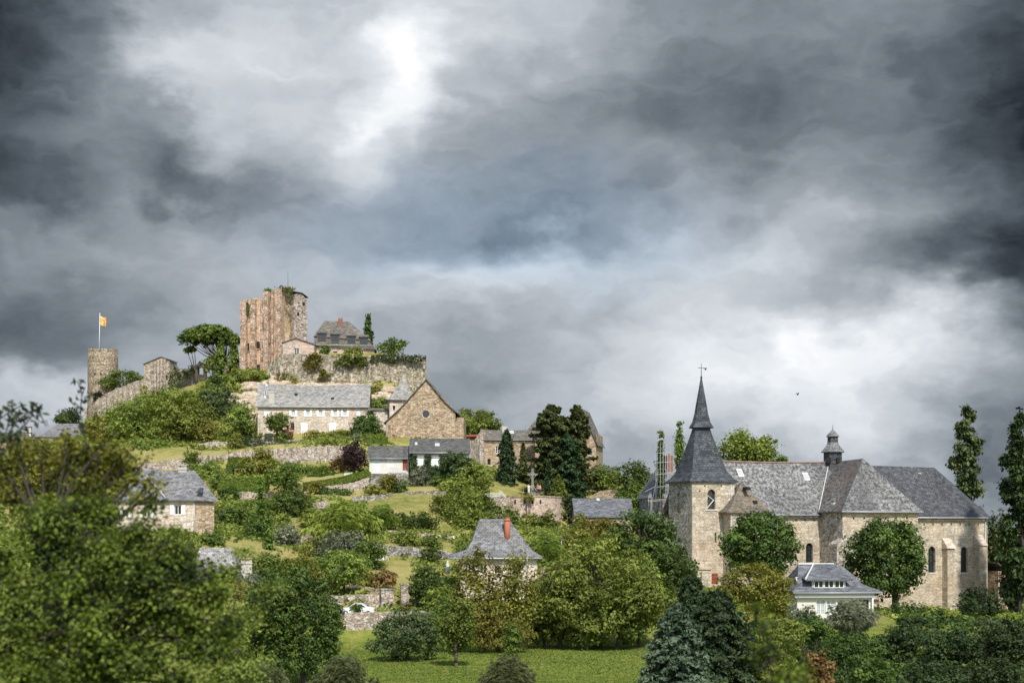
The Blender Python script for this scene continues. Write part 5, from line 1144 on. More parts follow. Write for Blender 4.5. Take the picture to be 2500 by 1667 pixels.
# barn
r_, fr = hs('slate_barn', 'low stone barn with plain blue-grey slate roof right of the bastion', 'barn', 1407, 230, 2, Z(1295, 230))
w = fr.spx(1543); zb = Z(1295, 230); ze = fr.z(1257, w*.5); d = 9; zr_ = fr.z(1216, w*.5, d/2); shell(r_, fr, w, d, zb, ze, 'gold_stone', below=2, gable='s', zr=zr_, front=[O(fr, 1470, 1268, 1290, 1.2, 'door', m='wood_dark')])
roof_gable(r_, fr, w, d, ze, zr_, 'slate_blue', over=.35); s = fr.spx(1457, 3.6); skylight(r_, fr, s, s+.5, .86, .97, ze, zr_, d)
pxwall([(1450, 1206, 1235, 262), (1475, 1196, 1235, 261), (1500, 1194, 1235, 260), (1530, 1200, 1235, 259)], .8, 'gold_stone', 'stone garden wall behind the blue-grey roofed barn', rag=.12)
# ================================================================== CHURCH
A = 21.0; FC = FR((X(1690, 190), 190, 0), A); ch = thing('church', 'large pale stone church with slate spire, nave, transept and apse on the right', 'church', (FC.o.x, FC.o.y, Z(1450, 190)))
zg_ = Z(1455, 190); sT = FC.spx(1793); dT = 6.8
# tower
zt_l = Z(1172, 190)
mb = MB(); zb = zg_-3
fo = [O(FC, 1737, 1194, 1243, 1.2, 'window', k='arch', fm='wood_dark'), O(FC, 1747, 1300, 1324, .26, 'void'), O(FC, 1721, 1184, 1188, .25, 'void'), O(FC, 1761, 1184, 1188, .25, 'void'), O(FC, 1708, 1196, 1200, .22, 'void'), O(FC, 1745, 1399, 1425, .95, 'door', m='wood_red')]
for o in fo:
    pass
face(mb, ch, FC, 'F', 0, [(0, zb), (sT, zb), (sT, zt_l), (0, zt_l)], fo, .45)
mb.panel(FC, dT, [(0, zb), (sT, zb), (sT, zt_l), (0, zt_l)]); face(mb, ch, FC, 'R', sT, [(0, zb), (dT, zb), (dT, zt_l), (0, zt_l)], [])
mb.build('tower_wall', M['church_ashlar'], ch)
mb = MB(); tl = 3.9; face(mb, ch, FC, 'L', 0, [(.5, zb), (dT, zb), (dT, zt_l), (.5, zt_l)], [dict(c=tl, z=Z(1252, 193), w=1.15, h=(1252-1201)/F*193, k='arch', s='blind')], .35)
mb.build('tower_wall', M['church_rubble'], ch)
P = PM(FC, 'L', 0); MB().poly([P(a, z, .33) for a, z in arch(tl, Z(1252, 193), 1.15, (1252-1201)/F*193)]).build('blind_window', M['church_ashlar'], ch)
mb = MB(); mb.box(FC, -.015, .5, -.012, .5, zb, zt_l-.02); mb.build('corner_quoins', M['church_ashlar'], ch)
s = FC.spx(1737); q = MB(); P = PM(FC, 'F', 0); bx(q, P, s-.9, s+.9, Z(1243, 191)-.14, Z(1243, 191)-.003, -.1, .0); q.build('sill', M['lead_white'], ch)
q = MB(); zz = Z(1243, 191); q.tube(FC.p(s-.5, .25, zz+.2), FC.p(s+.5, .25, zz+1.3), .06, .06, 4); q.tube(FC.p(s-.5, .25, zz+1.9), FC.p(s+.5, .25, zz+1.2), .06, .06, 4); q.build('bell_beam', M['lead_white'], ch)
q = MB(); q.tube(FC.p(sT-.6, -.1, zt_l-.1), FC.p(sT-.6, -.1, zt_l-4.5), .07); q.build('downpipe', M['zinc'], ch)
# tower base buttress with mossy top
q = MB(); a0, a1 = FC.spx(1700, -1.2), FC.spx(1735, -1.2); q.box(FC, a0, a1, -1.2, -.003, zb, Z(1390, 189)); q.box(FC, a0-.15, a1+.1, -1.35, -.003, Z(1390, 189), Z(1384, 189)); q.build('buttress', M['church_ashlar'], ch)
# flared spire: square eave to octagon, skirt, needle
c = FC.p(sT/2, dT/2, 0); cxs, cys = c.x, c.y; Dc = cys
def oct_ring(hw, z, k):      # k = 0 square ... 1 regular octagon (8 points)
    R = []
    for i in range(8):
        a = rad(A)+math.pi/4*i+math.pi/8; 
        ca, sa_ = math.cos(math.pi/4*i+math.pi/8), math.sin(math.pi/4*i+math.pi/8)
        m_ = max(abs(ca), abs(sa_)); sq = (ca/m_, sa_/m_)
        # pull square points to the corners
        f = .98; sq = (math.copysign(1, ca) if abs(abs(ca)) > 0 else 0, math.copysign(1, sa_)) if k < .01 else sq
        oc = (ca/math.cos(math.pi/8), sa_/math.cos(math.pi/8))
        if k < .01:
            e = .985; sq = (math.copysign(1, ca)*(1 if abs(ca) > abs(sa_) else e), math.copysign(1, sa_)*(1 if abs(sa_) > abs(ca) else e)); p = sq
        else:
            t45 = math.tan(math.pi/8); q = 1-(1-t45)*k; p = (math.copysign(1, ca), math.copysign(q, sa_)) if abs(ca) > abs(sa_) else (math.copysign(q, ca), math.copysign(1, sa_))
        R.append(Vector((cxs+FC.u.x*p[0]*hw+FC.w.x*p[1]*hw, cys+FC.u.y*p[0]*hw+FC.w.y*p[1]*hw, z)))
    return R
ze = zt_l; lev = []
hwE = sT/2
for py, hw, k in ((1179, 1.16, 0), (1176, 1.16, 0), (1167, 1.0, .08), (1155, .86, .14), (1140, .77, .22), (1119, .68, .36), (1100, .59, .52), (1080, .50, .70), (1062, .415, .85), (1046, .345, 1.0)):
    lev.append(oct_ring(hwE*hw, Z(py, Dc), k))
mb = MB(); mb.loft(lev); mb.build('tower_roof', M['slate_spire'], ch)
mb = MB(); mb.loft([oct_ring(hwE*hw, Z(py, Dc), 1) for py, hw in ((1046, .35), (1045, .49), (1043, .485), (1031, .36), (1010, .272), (985, .205), (955, .115), (921, .025))]); mb.build('spire', M['slate_spire'], ch)
q = MB(); a = Vector((cxs, cys, Z(923, Dc))); q.tube(a, (cxs, cys, Z(888, Dc)), .05, .03); q.tube((cxs-.45, cys, Z(898, Dc)), (cxs+.45, cys, Z(898, Dc)), .035); q.tube(a, a+Vector((0, 0, .25)), .14, .1, 8); q.build('cross_finial', M['iron'], ch)
# stair turret with small roof
a0 = FC.spx(1765, -1.7); P0 = FC.p(a0, -1.7, 0)
a0, a1 = FC.spx(1783, -2.0), FC.spx(1884, -2.0); tz = Z(1250, 193)
mb = MB(); mb.box(FC, a0, a1-.3, -2.0, 3, zb, tz-.003); 
mb.build('turret_wall', M['church_ashlar'], ch)
mb = MB(); apx = FC.spx(1812, .4); rg = [FC.p(a0-.7, -2.4, tz), FC.p(a1, -2.4, tz), FC.p(a1, 3.4, tz), FC.p(a0-.7, 3.4, tz)]; ap = FC.p(apx, .6, Z(1174, 193))
mid = [p.lerp(ap, .25)-Vector((0, 0, .35)) for p in rg]
mb.loft([[p-Vector((0, 0, .15)) for p in rg], rg, mid, [p.lerp(ap, .97) for p in rg]]); mb.build('turret_roof', M['slate_orange'], ch)
q = MB(); q.tube(FC.p(a0+.05, -2.08, tz-.1), FC.p(a0+.05, -2.08, tz-6), .06); q.build('downpipe', M['zinc'], ch)
for px, py in ((1825, 1193), (1842, 1226)):
    s = FC.spx(px, -1.2); zz = Z(py, FC.dep(s, -1.2)); q = MB(); q.box(FC, s-.3, s+.3, -1.5, -.4, zz-.15, zz+.25); q.build('roof_vent', M['void_dark'], ch)
# nave
sb_ = 1.6                                    # nave wall stands back
n0 = sT+.002; tvw = FC.spx(2000, sb_); nz = FC.z(1253, tvw, sb_); dN = 11.0
fo = [O(FC, 1976, 1325, 1372, 1.15, 'window', k='arch', s='lattice', t=sb_, fm='iron') if False else dict(c=FC.spx(1976, sb_), z=FC.z(1372, FC.spx(1976, sb_), sb_), w=1.15, h=FC.z(1325, FC.spx(1976, sb_), sb_)-FC.z(1372, FC.spx(1976, sb_), sb_), k='arch', s='lattice', fm='iron')]
for px in range(1900, 2000, 22): fo.append(O(FC, px, 1267, 1272, .28, 'void', t=sb_))
mb = MB(); face(mb, ch, FC, 'F', sb_, [(n0, zg_-5), (tvw+6, zg_-5), (tvw+6, nz), (n0, nz)], fo, .4)
mb.panel(FC, sb_+dN, [(n0, zg_-5), (tvw+30, zg_-5), (tvw+30, nz), (n0, nz)]); mb.build('nave_wall', M['church_ashlar'], ch)
zrN = FC.z(1124, FC.spx(1850, sb_+dN/2), sb_+dN/2)
se = FC.spx(2280, sb_+dN/2)                  # east end of the ridge
q = MB(); e = .5; slN = (zrN-nz)/(dN/2)
nseg = 10; sx0, sx1 = n0-4.5, tvw+7
def sagz(i): return -.28*math.sin(i/nseg*math.pi)
for i in range(nseg):
    a, b_ = sx0+(sx1-sx0)*i/nseg, sx0+(sx1-sx0)*(i+1)/nseg
    if b_ > n0: q.slab([FC.p(max(a, n0+.05), sb_-e, nz-e*slN*.5), FC.p(b_, sb_-e, nz-e*slN*.5), FC.p(b_, sb_+dN/2, zrN+sagz(i+1)), FC.p(max(a, n0+.05), sb_+dN/2, zrN+sagz(i))], .16)
    q.slab([FC.p(a, sb_+dN/2, zrN+sagz(i)), FC.p(b_, sb_+dN/2, zrN+sagz(i+1)), FC.p(b_, sb_+dN+e, nz-e*slN*.5), FC.p(a, sb_+dN+e, nz-e*slN*.5)], .16)
nr = q.build('nave_roof', M['slate_church'], ch)
q = MB()
for i in range(nseg): a, b_ = sx0+(sx1-sx0)*i/nseg, sx0+(sx1-sx0)*(i+1)/nseg; q.tube(FC.p(a, sb_+dN/2, zrN+sagz(i)+.03), FC.p(b_, sb_+dN/2, zrN+sagz(i+1)+.03), .13, .13, 6)
q.build('ridge_tiles', M['ridge_tile'], ch)
for px, py in ((1807, 1155), (1968, 1163), (1897, 1218)):
    # find the spot on the slope
    best = min(((abs(FC.z(py, FC.spx(px, sb_+dN/2*f), sb_+dN/2*f)-(nz+(zrN-nz)*f)), f) for f in [k/60 for k in range(61)])); f = best[1]; s = FC.spx(px, sb_+dN/2*f)
    skylight(ch, FC, s-.45, s+.45, f-.07, f+.07, nz, zrN, dN, t0=sb_)
# transept
tp = 5.6; t0 = sb_-tp; s0 = FC.spx(2057, t0); s1 = FC.spx(2241, t0); wT = s1-s0; tz_ = FC.z(1246, s0, t0)
fo = [O(FC, px, 1262, 1267, .28, 'void', t=t0) for px in range(2084, 2235, 26)]
mb = MB(); face(mb, ch, FC, 'F', t0, [(s0, zg_-6), (s1, zg_-6), (s1, tz_), (s0, tz_)], fo, .4); face(mb, ch, FC, 'R', s1, [(t0, zg_-6), (sb_+.5, zg_-6), (sb_+.5, tz_), (t0, tz_)], []); mb.build('transept_wall', M['church_ashlar'], ch)
lo_ = []
P = PM(FC, 'L', s0)
for tt in (t0+1.2, t0+3.2, t0+4.6): lo_.append(dict(c=tt, z=tz_-1.15, w=.28, h=.35, s='void'))
mb = MB(); face(mb, ch, FC, 'L', s0, [(t0, zg_-6), (sb_+.2, zg_-6), (sb_+.2, tz_), (t0, tz_)], lo_, .4); mb.build('transept_wall', M['church_rubble'], ch)
q = MB(); q.box(FC, s0-.02, s0+.9, t0-.025, t0-.002, zg_-5, tz_-.05); q.build('corner_quoins', M['church_ashlar'], ch)
pkS = (s0+s1)/2; tpk = t0+4.2; pkS = FC.spx(2107, tpk); zpk = FC.z(1119, pkS, tpk); tc_ = sb_+dN/2; zc_ = FC.z(1137, FC.spx(2035, tc_), tc_)
o_ = .5; eL = FC.p(s0-o_, t0-o_, tz_-.1); eR = FC.p(s1+o_, t0-o_, tz_-.1); pk_ = FC.p(pkS, tpk, zpk); cr = FC.p(pkS, tc_+1, zrN+.05); bL = FC.p(s0-o_, tc_+1, tz_-.1); bR = FC.p(s1+o_, tc_+1, tz_-.1)
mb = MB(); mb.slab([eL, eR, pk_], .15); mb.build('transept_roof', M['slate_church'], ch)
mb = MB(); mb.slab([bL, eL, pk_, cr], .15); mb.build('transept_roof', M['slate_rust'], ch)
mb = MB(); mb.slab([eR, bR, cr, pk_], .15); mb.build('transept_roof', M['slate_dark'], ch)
q = MB(); q.tube(FC.p(s0-.5, sb_-.5, nz+.12), FC.p(pkS-1.2, tc_-.2, zrN-.2), .06, .06, 5); q.build('valley_flashing', M['lead_white'], ch)
q = MB(); s = FC.spx(2035, t0+3); zz = FC.z(1231, s, t0+3); q.box(FC, s-.25, s+.25, t0+2.6, t0+3.2, zz-.2, zz+.25); q.build('roof_hatch', M['lead_white'], ch)
# transept corner buttress
q = MB(); q.loft([[FC.p(s0-1.5, t0-.9, zz), FC.p(s0+.6, t0-.9, zz), FC.p(s0+.6, t0+1.2, zz), FC.p(s0-1.5, t0+1.2, zz)] for zz in (zg_-6, Z(1330, 196))]+[[FC.p(s0-1.5, t0-.9, Z(1325, 196)), FC.p(s0+.2, t0-.6, Z(1312, 196)), FC.p(s0+.2, t0+1.0, Z(1312, 196)), FC.p(s0-1.3, t0+1.2, Z(1325, 196))]]); q.build('buttress', M['church_rubble'], ch)
# choir and apse
tcw = sb_-.6; c0 = s1+.003; c1 = FC.spx(2403, tcw); cz = FC.z(1263, c0+1, tcw); dCh = dN+1.2
def OA(px, y0, y1, w): s = FC.spx(px, tcw); return dict(c=s, z=FC.z(y1, s, tcw), w=w, h=FC.z(y0, s, tcw)-FC.z(y1, s, tcw), k='arch', s='lattice', fm='iron', sill=1)
fo = [OA(2275, 1333, 1397, 1.25), OA(2354, 1334, 1397, 1.2)]+[O(FC, px, 1277, 1282, .26, 'void', t=tcw) for px in range(2256, 2395, 22)]
mb = MB(); face(mb, ch, FC, 'F', tcw, [(c0, zg_-7), (c1, zg_-7), (c1, cz), (c0, cz)], fo, .5)
mb.build('choir_wall', M['church_ashlar'], ch)
# polygonal apse end
ap = [(c1, tcw), (c1+3.4, tcw+3.4), (c1+3.4, tcw+dCh-3.4), (c1, tcw+dCh)]
mb = MB()
for (a, b_), (c_, d_) in zip(ap[:-1], ap[1:]): mb.poly([FC.p(a, b_, zg_-7), FC.p(c_, d_, zg_-7), FC.p(c_, d_, cz), FC.p(a, b_, cz)])
mb.poly([FC.p(c1, tcw+dCh, zg_-7), FC.p(c0, tcw+dCh, zg_-7), FC.p(c0, tcw+dCh, cz), FC.p(c1, tcw+dCh, cz)]); mb.build('apse_wall', M['church_ashlar'], ch)
tr_ = tcw+dCh/2; rE = FC.spx(2281, tr_); zE = FC.z(1141, rE, tr_); zW = FC.z(1135, FC.spx(2130, tr_), tr_)
ring = [(c0-6, tcw-.5), (c1+.2, tcw-.5), (c1+4.0, tcw+3.2), (c1+4.0, tcw+dCh-3.2), (c1+.2, tcw+dCh+.5), (c0-6, tcw+dCh+.5)]
E_ = [FC.p(a, b_, cz+.06) for a, b_ in ring]; rE_ = FC.p(rE, tr_, zE); rW_ = FC.p(c0-6, tr_, zW)
mb = MB(); mb.slab([E_[0], E_[1], rE_, rW_], .15)
for i in (1, 2, 3): mb.slab([E_[i], E_[i+1], rE_], .15)
mb.slab([E_[4], E_[5], rW_, rE_], .15); mb.build('choir_roof', M['slate_dark'], ch)
s = FC.spx(2246, tcw+3.8); 
for px, py in ((2246, 1163),):
    f = min(((abs(FC.z(py, FC.spx(px, tcw+dCh/2*f), tcw+dCh/2*f)-(cz+(zE-cz)*f)), f) for f in [k/60 for k in range(61)]))[1]; s = FC.spx(px, tcw+dCh/2*f); skylight(ch, FC, s-.4, s+.4, f-.05, f+.05, cz, zE, dCh, t0=tcw)
# choir buttresses with sloped tops
for px, y0, y1 in ((2238, 1322, 1314), (2322, 1332, 1318), (2400, 1325, 1310)):
    s = FC.spx(px, tcw-1.2); w_b = 1.25; z0 = Z(y0+6, 206); z1 = Z(y1, 206)
    q = MB(); q.loft([[FC.p(s-w_b/2, tcw-1.2, z), FC.p(s+w_b/2, tcw-1.2, z), FC.p(s+w_b/2, tcw+.1, z), FC.p(s-w_b/2, tcw+.1, z)] for z in (zg_-7, z0-1.8, z0-.004)])
    b_o = q.build('buttress', M['church_ashlar'], ch)
    q = MB(); q.loft([[FC.p(s-w_b/2-.12, tcw-1.4, z0), FC.p(s+w_b/2+.12, tcw-1.4, z0), FC.p(s+w_b/2+.12, tcw+.05, z0), FC.p(s-w_b/2-.12, tcw+.05, z0)], [FC.p(s-w_b/2-.1, tcw-.15, z1+.25), FC.p(s+w_b/2+.1, tcw-.15, z1+.25), FC.p(s+w_b/2+.1, tcw+.05, z1+.25), FC.p(s-w_b/2-.1, tcw+.05, z1+.25)]]); q.build('buttress_cap', M['pale_stone'], b_o)
q = MB(); q.tube(FC.p(c1+.1, tcw-.15, cz-.1), FC.p(c1+.1, tcw-.15, zg_-5), .07); q.build('downpipe', M['zinc'], ch)
for nm, a, b_, t_, z_ in (('gutter', n0, s0, sb_-.55, nz-.25), ('gutter', s0-.5, s1+.5, t0-.58, tz_-.16), ('gutter', c0, c1+.2, tcw-.58, cz-.02)):
    q = MB(); q.tube(FC.p(a, t_, z_), FC.p(b_, t_, z_), .10, .10, 6); q.build('gutter', M['zinc'], ch)
for nm, a, b_, t_, z_ in (('c', n0, s0, sb_, nz), ('c', s0, s1, t0, tz_), ('c', c0, c1, tcw, cz)):
    q = MB(); bx(q, PM(FC, 'F', t_), a+.01, b_-.01, z_-.45, z_-.2, -.16, -.002); q.build('cornice', M['pale_stone'], ch)
# crossing bell turret
tb = tc_; sB = FC.spx(2033, tb); cb_ = FC.p(sB, tb, 0); zB0 = zrN-1.2; DB = cb_.y
def og(hwpx, py, n=8): 
    r = hwpx*DB/F; return [Vector((cb_.x+r*math.cos(k*2*math.pi/n+.25), cb_.y+r*math.sin(k*2*math.pi/n+.25), Z(py, DB))) for k in range(n)]
mb = MB(); mb.loft([og(23, 1150), og(23, 1105)]); mb.build('bell_turret', M['slate_dark'], ch)
mb = MB(); mb.loft([og(29.5, 1104), og(29, 1102), og(22, 1094), og(15, 1085), og(13.5, 1080)]); mb.build('turret_skirt', M['slate_mid'], ch)
mb = MB(); mb.loft([og(13.5, 1081), og(13, 1065)]); mb.build('lantern', M['slate_dark'], ch)
mb = MB(); mb.loft([og(17, 1066), og(16.5, 1064), og(8, 1055), og(1, 1048)]); mb.build('lantern_cap', M['slate_mid'], ch)
q = MB(); q.tube((cb_.x, cb_.y, Z(1049, DB)), (cb_.x, cb_.y, Z(1036, DB)), .04, .02); q.build('finial', M['iron'], ch)
for dx in (-10, 12):
    px = 2033+dx; r = 22.4*DB/F; x_ = X(px, DB-r*.9); q = MB(); f_ = FR((x_, DB-r*.98, 0), dx*2.2); q.box(f_, -.27, .27, -.10, .25, Z(1131, DB), Z(1118, DB)); q.build('louvre', M['void_dark'], ch)
# old building and scaffold behind the tower
r_, fr = hs('slate_cottage', 'rubble house with slate roof and brick chimney behind the scaffold', 'house', 1588, 226, 8, Z(1310, 226))
w = fr.spx(1665); zb = Z(1320, 226); ze = fr.z(1214, 0); zr_ = fr.z(1122, w*.6, 4); shell(r_, fr, w, 8, zb, ze, 'grey_stone', below=2)
roof_hip(r_, fr, w, 8, [(ze, -.4, -.3, -.4, -.4), (zr_-2, 1.9, .5, 2.6, 2.6), (zr_, 2.9, .8, 3.99, 3.99)], 'slate_mid')
chimney(r_, fr, fr.spx(1634, 3), 3, zr_-3.5, fr.z(1112, fr.spx(1634, 3), 3), 1.0, .8, 'brick', cap=False, pots=1)
DS = 216; sc_ = thing('scaffold', 'tall galvanised tube scaffold beside the left side of the church tower', 'scaffold', at(1612, 1300, DS)); zS = Z(1312, DS)
for i, (px, top, dd) in enumerate(((1601, 1075, 0), (1612, 1082, 0), (1619, 1078, 2), (1625, 1070, 0), (1630, 1070, 2), (1636, 1066, 0), (1590, 1205, 0), (1583, 1208, 2), (1604, 1080, 2))):
    p = Vector((X(px, DS+dd), DS+dd, zS)); MB().tube(p, (p.x, p.y, Z(top, DS)), .035, .035, 6).build('pole', M['steel'], sc_)
for py, a, b_ in ((1105, 1600, 1637), (1128, 1601, 1645), (1157, 1600, 1632), (1187, 1604, 1634), (1092, 1625, 1637), (1219, 1581, 1634), (1222, 1583, 1634), (1085, 1624, 1637)):
    MB().tube(at(a, py+1.5, DS), at(b_, py-1.5, DS), .032, .032, 5).build('rail', M['steel'], sc_)
for py, a, b_ in ((1246, 1590, 1634), (1185, 1606, 1630), (1226, 1586, 1634)):
    q = MB(); f_ = FR(at(a, py, DS), 0); q.box(f_, 0, X(b_, DS)-X(a, DS), 0, 1.6, Z(py, DS)-.06, Z(py, DS)); q.build('platform', M['wood_dark'], sc_)
for a, b_ in (((1583, 1268), (1607, 1150)), ((1622, 1186), (1634, 1170)), ((1575, 1200), (1598, 1188))):
    MB().tube(at(a[0], a[1], DS-.2), at(b_[0], b_[1], DS-.2), .045, .045, 5).build('brace', M['steel'], sc_)
# annex at the far right of the church and low garden walls
r_, fr = hs('apse_annex', 'dim low stone annex at the far right end of the church', 'outhouse', 2437, 214, 24, Z(1495, 214))
w = fr.spx(2474); ze = fr.z(1393, 0); shell(r_, fr, w, 7, Z(1500, 214), ze, 'gold_stone', below=2, front=[O(fr, 2446, 1420, 1458, .9, 'void')]); mb = MB(); mb.slab([fr.p(-.3, -.4, ze+1.2), fr.p(w+.3, -.4, ze-1.0), fr.p(w+.3, 7, ze-.2), fr.p(-.3, 7, ze+2)], .15); mb.build('roof', M['slate_brown'], r_)
pxwall([(2185, 1456, 1492, 184), (2238, 1458, 1492, 184)], .6, 'church_ashlar', 'sunlit golden garden wall under the right round chestnut tree', rag=.02)
# churchyard house
r_, fr = hs('dormer_house', 'grey slate-roofed house with wide three-casement dormer in front of the church', 'house', 1946, 160, 4, Z(1508, 160))
w = fr.spx(2130); zb = Z(1510, 160); ze = fr.z(1443, 0); d = 7.5; zr_ = fr.z(1376, w*.4, d/2)
P = PM(fr, 'F', .0)
fo = [O(fr, 2004, 1462, 1500, 1.05, 'pale'), O(fr, 2029, 1462, 1500, 1.05, 'pale'), O(fr, 2055, 1462, 1500, 1.05, 'pale'), O(fr, 2104, 1463, 1500, 1.6, 'window', fm='wood_dark')]
shell(r_, fr, w, d, zb, ze-.004, 'render_white', front=fo, below=2)
q = MB(); bx(q, P, -.4, w+.1, fr.z(1458, 0), fr.z(1447, 0), -.5, -.003); q.build('fascia', M['zinc'], r_)
roof_hip(r_, fr, w, d, [(ze, -.7, -.9, -.7, -.5), (ze+.75, .15, .9, .45, .5), (zr_-.25, 1.1, 2.9, d*.5-.25, d*.5-.25), (zr_, 1.15, 3.2, d*.5-.02, d*.5-.02)], 'slate_blue')
q = MB(); q.tube(fr.p(1.15, d/2, zr_), fr.p(w-3.3, d/2, zr_), .10, .10, 5); q.build('ridge', M['lead_white'], r_)
s0_, s1_ = fr.spx(1983, -.1), fr.spx(2065, -.1); zd0 = fr.z(1438, s0_); zd1 = fr.z(1414, s0_)
q = MB(); q.box(fr, s0_, s1_, .02, 3, zd0, zd1); dm = q.build('dormer', M['zinc'], r_)
q = MB(); q.slab([fr.p(s0_-.9, -.5, zd1), fr.p(s1_+.7, -.5, zd1), fr.p(s1_-.3, d/2, zr_+.05), fr.p(s0_+1.3, d/2, zr_+.05)], .14); q.slab([fr.p(s0_-.9, -.5, zd1-.01), fr.p(s0_+1.3, d/2, zr_+.04), fr.p(s0_-.6, d/2, zd1+.4)], .1); q.build('dormer_roof', M['slate_blue'], dm)
q = MB(); q.tube(fr.p(s0_-.9, -.5, zd1+.05), fr.p(s0_+1.3, d/2, zr_+.1), .09, .09, 5); q.build('hip_flashing', M['lead_white'], dm)
Pd = PM(fr, 'F', .02); n = 3; wd = (s1_-s0_-.3)/n
for i in range(n):
    a = s0_+.15+wd*i; q = MB()
    for e in (.04, wd/2-.03, wd-.12): bx(q, Pd, a+e, a+e+.08, zd0+.12, zd1-.1, -.09, -.002)
    bx(q, Pd, a+.12, a+wd-.12, zd0+.12, zd0+.24, -.088, -.004); bx(q, Pd, a+.12, a+wd-.12, zd1-.2, zd1-.1, -.088, -.004); q.build('window', M['white_paint'], dm)
    MB().poly([Pd(a+.1, zd0+.2, -.03), Pd(a+wd-.1, zd0+.2, -.03), Pd(a+wd-.1, zd1-.15, -.03), Pd(a+.1, zd1-.15, -.03)]).build('pane', M['glass'], dm)
q = MB(); bx(q, Pd, s0_-.1, s1_+.2, zd0-.04, zd0+.08, -.25, 0); q.build('sill', M['white_paint'], dm)
s = fr.spx(1950, 1.6); skylight(r_, fr, s-.35, s+.35, .30, .46, ze+.15, zr_, d); gutter(r_, fr, w+1.6, ze-.05, -.75, -.7)
q = MB(); q.tube(fr.p(w-.1, -.35, ze-.2), fr.p(w-.1, -.35, zb), .10, .10, 6); q.build('porch_post', M['white_paint'], r_)
# rear hip of the same house
mb = MB(); roof_hip(r_, fr, 4.2, 3.2, [(zr_-1.9, -.3, -.3, -.3, -.3), (zr_-.35, .4, 1.2, 1.5, 1.5)], 'slate_blue', s0=w-4.8, t0=d*.5, name='rear_roof')
# ================================================================== middle and left houses
r_, fr = hs('tall_roof_house', 'stone house with tall flared slate roof and round brick-red chimney behind yellow trees', 'house', 1125, 172, 3, Z(1480, 172))
w = fr.spx(1312); zb = Z(1482, 172); ze = fr.z(1358, w*.5); d = 8; zr_ = fr.z(1266, w*.5, d/2)
fo = [O(fr, 1150, 1380, 1398, .8, 'window'), O(fr, 1262, 1368, 1395, 1.0, 'window'), O(fr, 1250, 1440, 1458, 1.0, 'window'), O(fr, 1180, 1375, 1400, .9, 'window'), O(fr, 1215, 1380, 1400, .9, 'window')]
ro = [dict(c=1.5+1.6*i, z=ze-2.0, w=.9, h=1.6, s='closed', m='grey_render') for i in range(3)]
shell(r_, fr, w, d, zb, ze, 'pale_stone', front=fo, right=ro, below=2)
il = fr.spx(1172, d/2); ir = w-fr.spx(1238, d/2)
roof_hip(r_, fr, w, d, [(ze-.15, -1.6, -.6, -.6, -.6), (ze, -1.6, -.6, -.6, -.6), (ze+.75, il*.28, ir*.18, .7, .7), (ze+1.9, il*.58, ir*.42, 1.75, 1.75), (zr_-.3, il*.93, ir*.88, d/2-.35, d/2-.35), (zr_, il, ir, d/2-.02, d/2-.02)], 'slate_mid')
s = fr.spx(1239, 1.6); q = MB(); q.tube(fr.p(s, 2.2, ze+1.4), fr.p(s, 2.2, fr.z(1263, s, 2.2)), .36, .36, 14); ci = q.build('chimney', M['terracotta'], r_); q = MB(); zz = fr.z(1263, s, 2.2); q.tube(fr.p(s, 2.2, zz-.4), fr.p(s, 2.2, zz-.3), .41, .41, 14); q.tube(fr.p(s, 2.2, zz), fr.p(s, 2.2, zz+.1), .42, .42, 14); q.build('cap', M['brick'], ci)
gutter(r_, fr, w+1.8, ze-.12, -.65, -1.4)
q = MB()
for k in range(8): q.tube(fr.p(w+.4+k*.22, .6, zb+3.2), fr.p(w+.4+k*.22, .6, zb+4.2), .02)
q.tube(fr.p(w+.3, .6, zb+4.2), fr.p(w+2.1, .6, zb+4.2), .03); q.box(fr, w+.01, w+2.2, .4, 4, zb-1, zb+3.2); q.build('side_terrace', M['terrace_stone'], r_)
r_, fr = hs('shuttered_house', 'pale stone house with hipped lauze roof and white shutters behind the near tree', 'house', 284, 196, -4, Z(1315, 196))
fr = FR(fr.o, -4); w = fr.spx(476); zb = Z(1318, 196); ze = fr.z(1220, w); d = 9
fo = [O(fr, 305, 1243, 1262, .95, 'window', sh=2), O(fr, 358, 1243, 1262, .95, 'window', sh=2), O(fr, 434, 1233, 1256, 1.0, 'window', sh=2), O(fr, 432, 1290, 1318, 1.1, 'door', m='wood_dark'), O(fr, 355, 1288, 1310, 1.0, 'window', sh=2)]
# the right side wall turns away
shell(r_, fr, w, d, zb, ze, 'pale_stone', front=fo, below=2)
fr2 = FR(fr.p(w, .05, 0), 32); w2 = fr2.spx(523); 
mb = MB(); face(mb, r_, fr2, 'F', 0, [(.02, zb-2), (w2, zb-2), (w2, ze), (.02, ze)], [], .25); mb.panel(fr2, 6, [(.02, zb-2), (w2, zb-2), (w2, ze), (.02, ze)]); face(mb, r_, fr2, 'R', w2, [(0, zb-2), (6, zb-2), (6, ze), (0, ze)], []); mb.build('wall', M['gold_stone'], r_)
q = MB(); q.tube(fr.p(w-.1, -.12, ze-.1), fr.p(w-.1, -.12, zb), .07); q.build('downpipe', M['zinc'], r_)
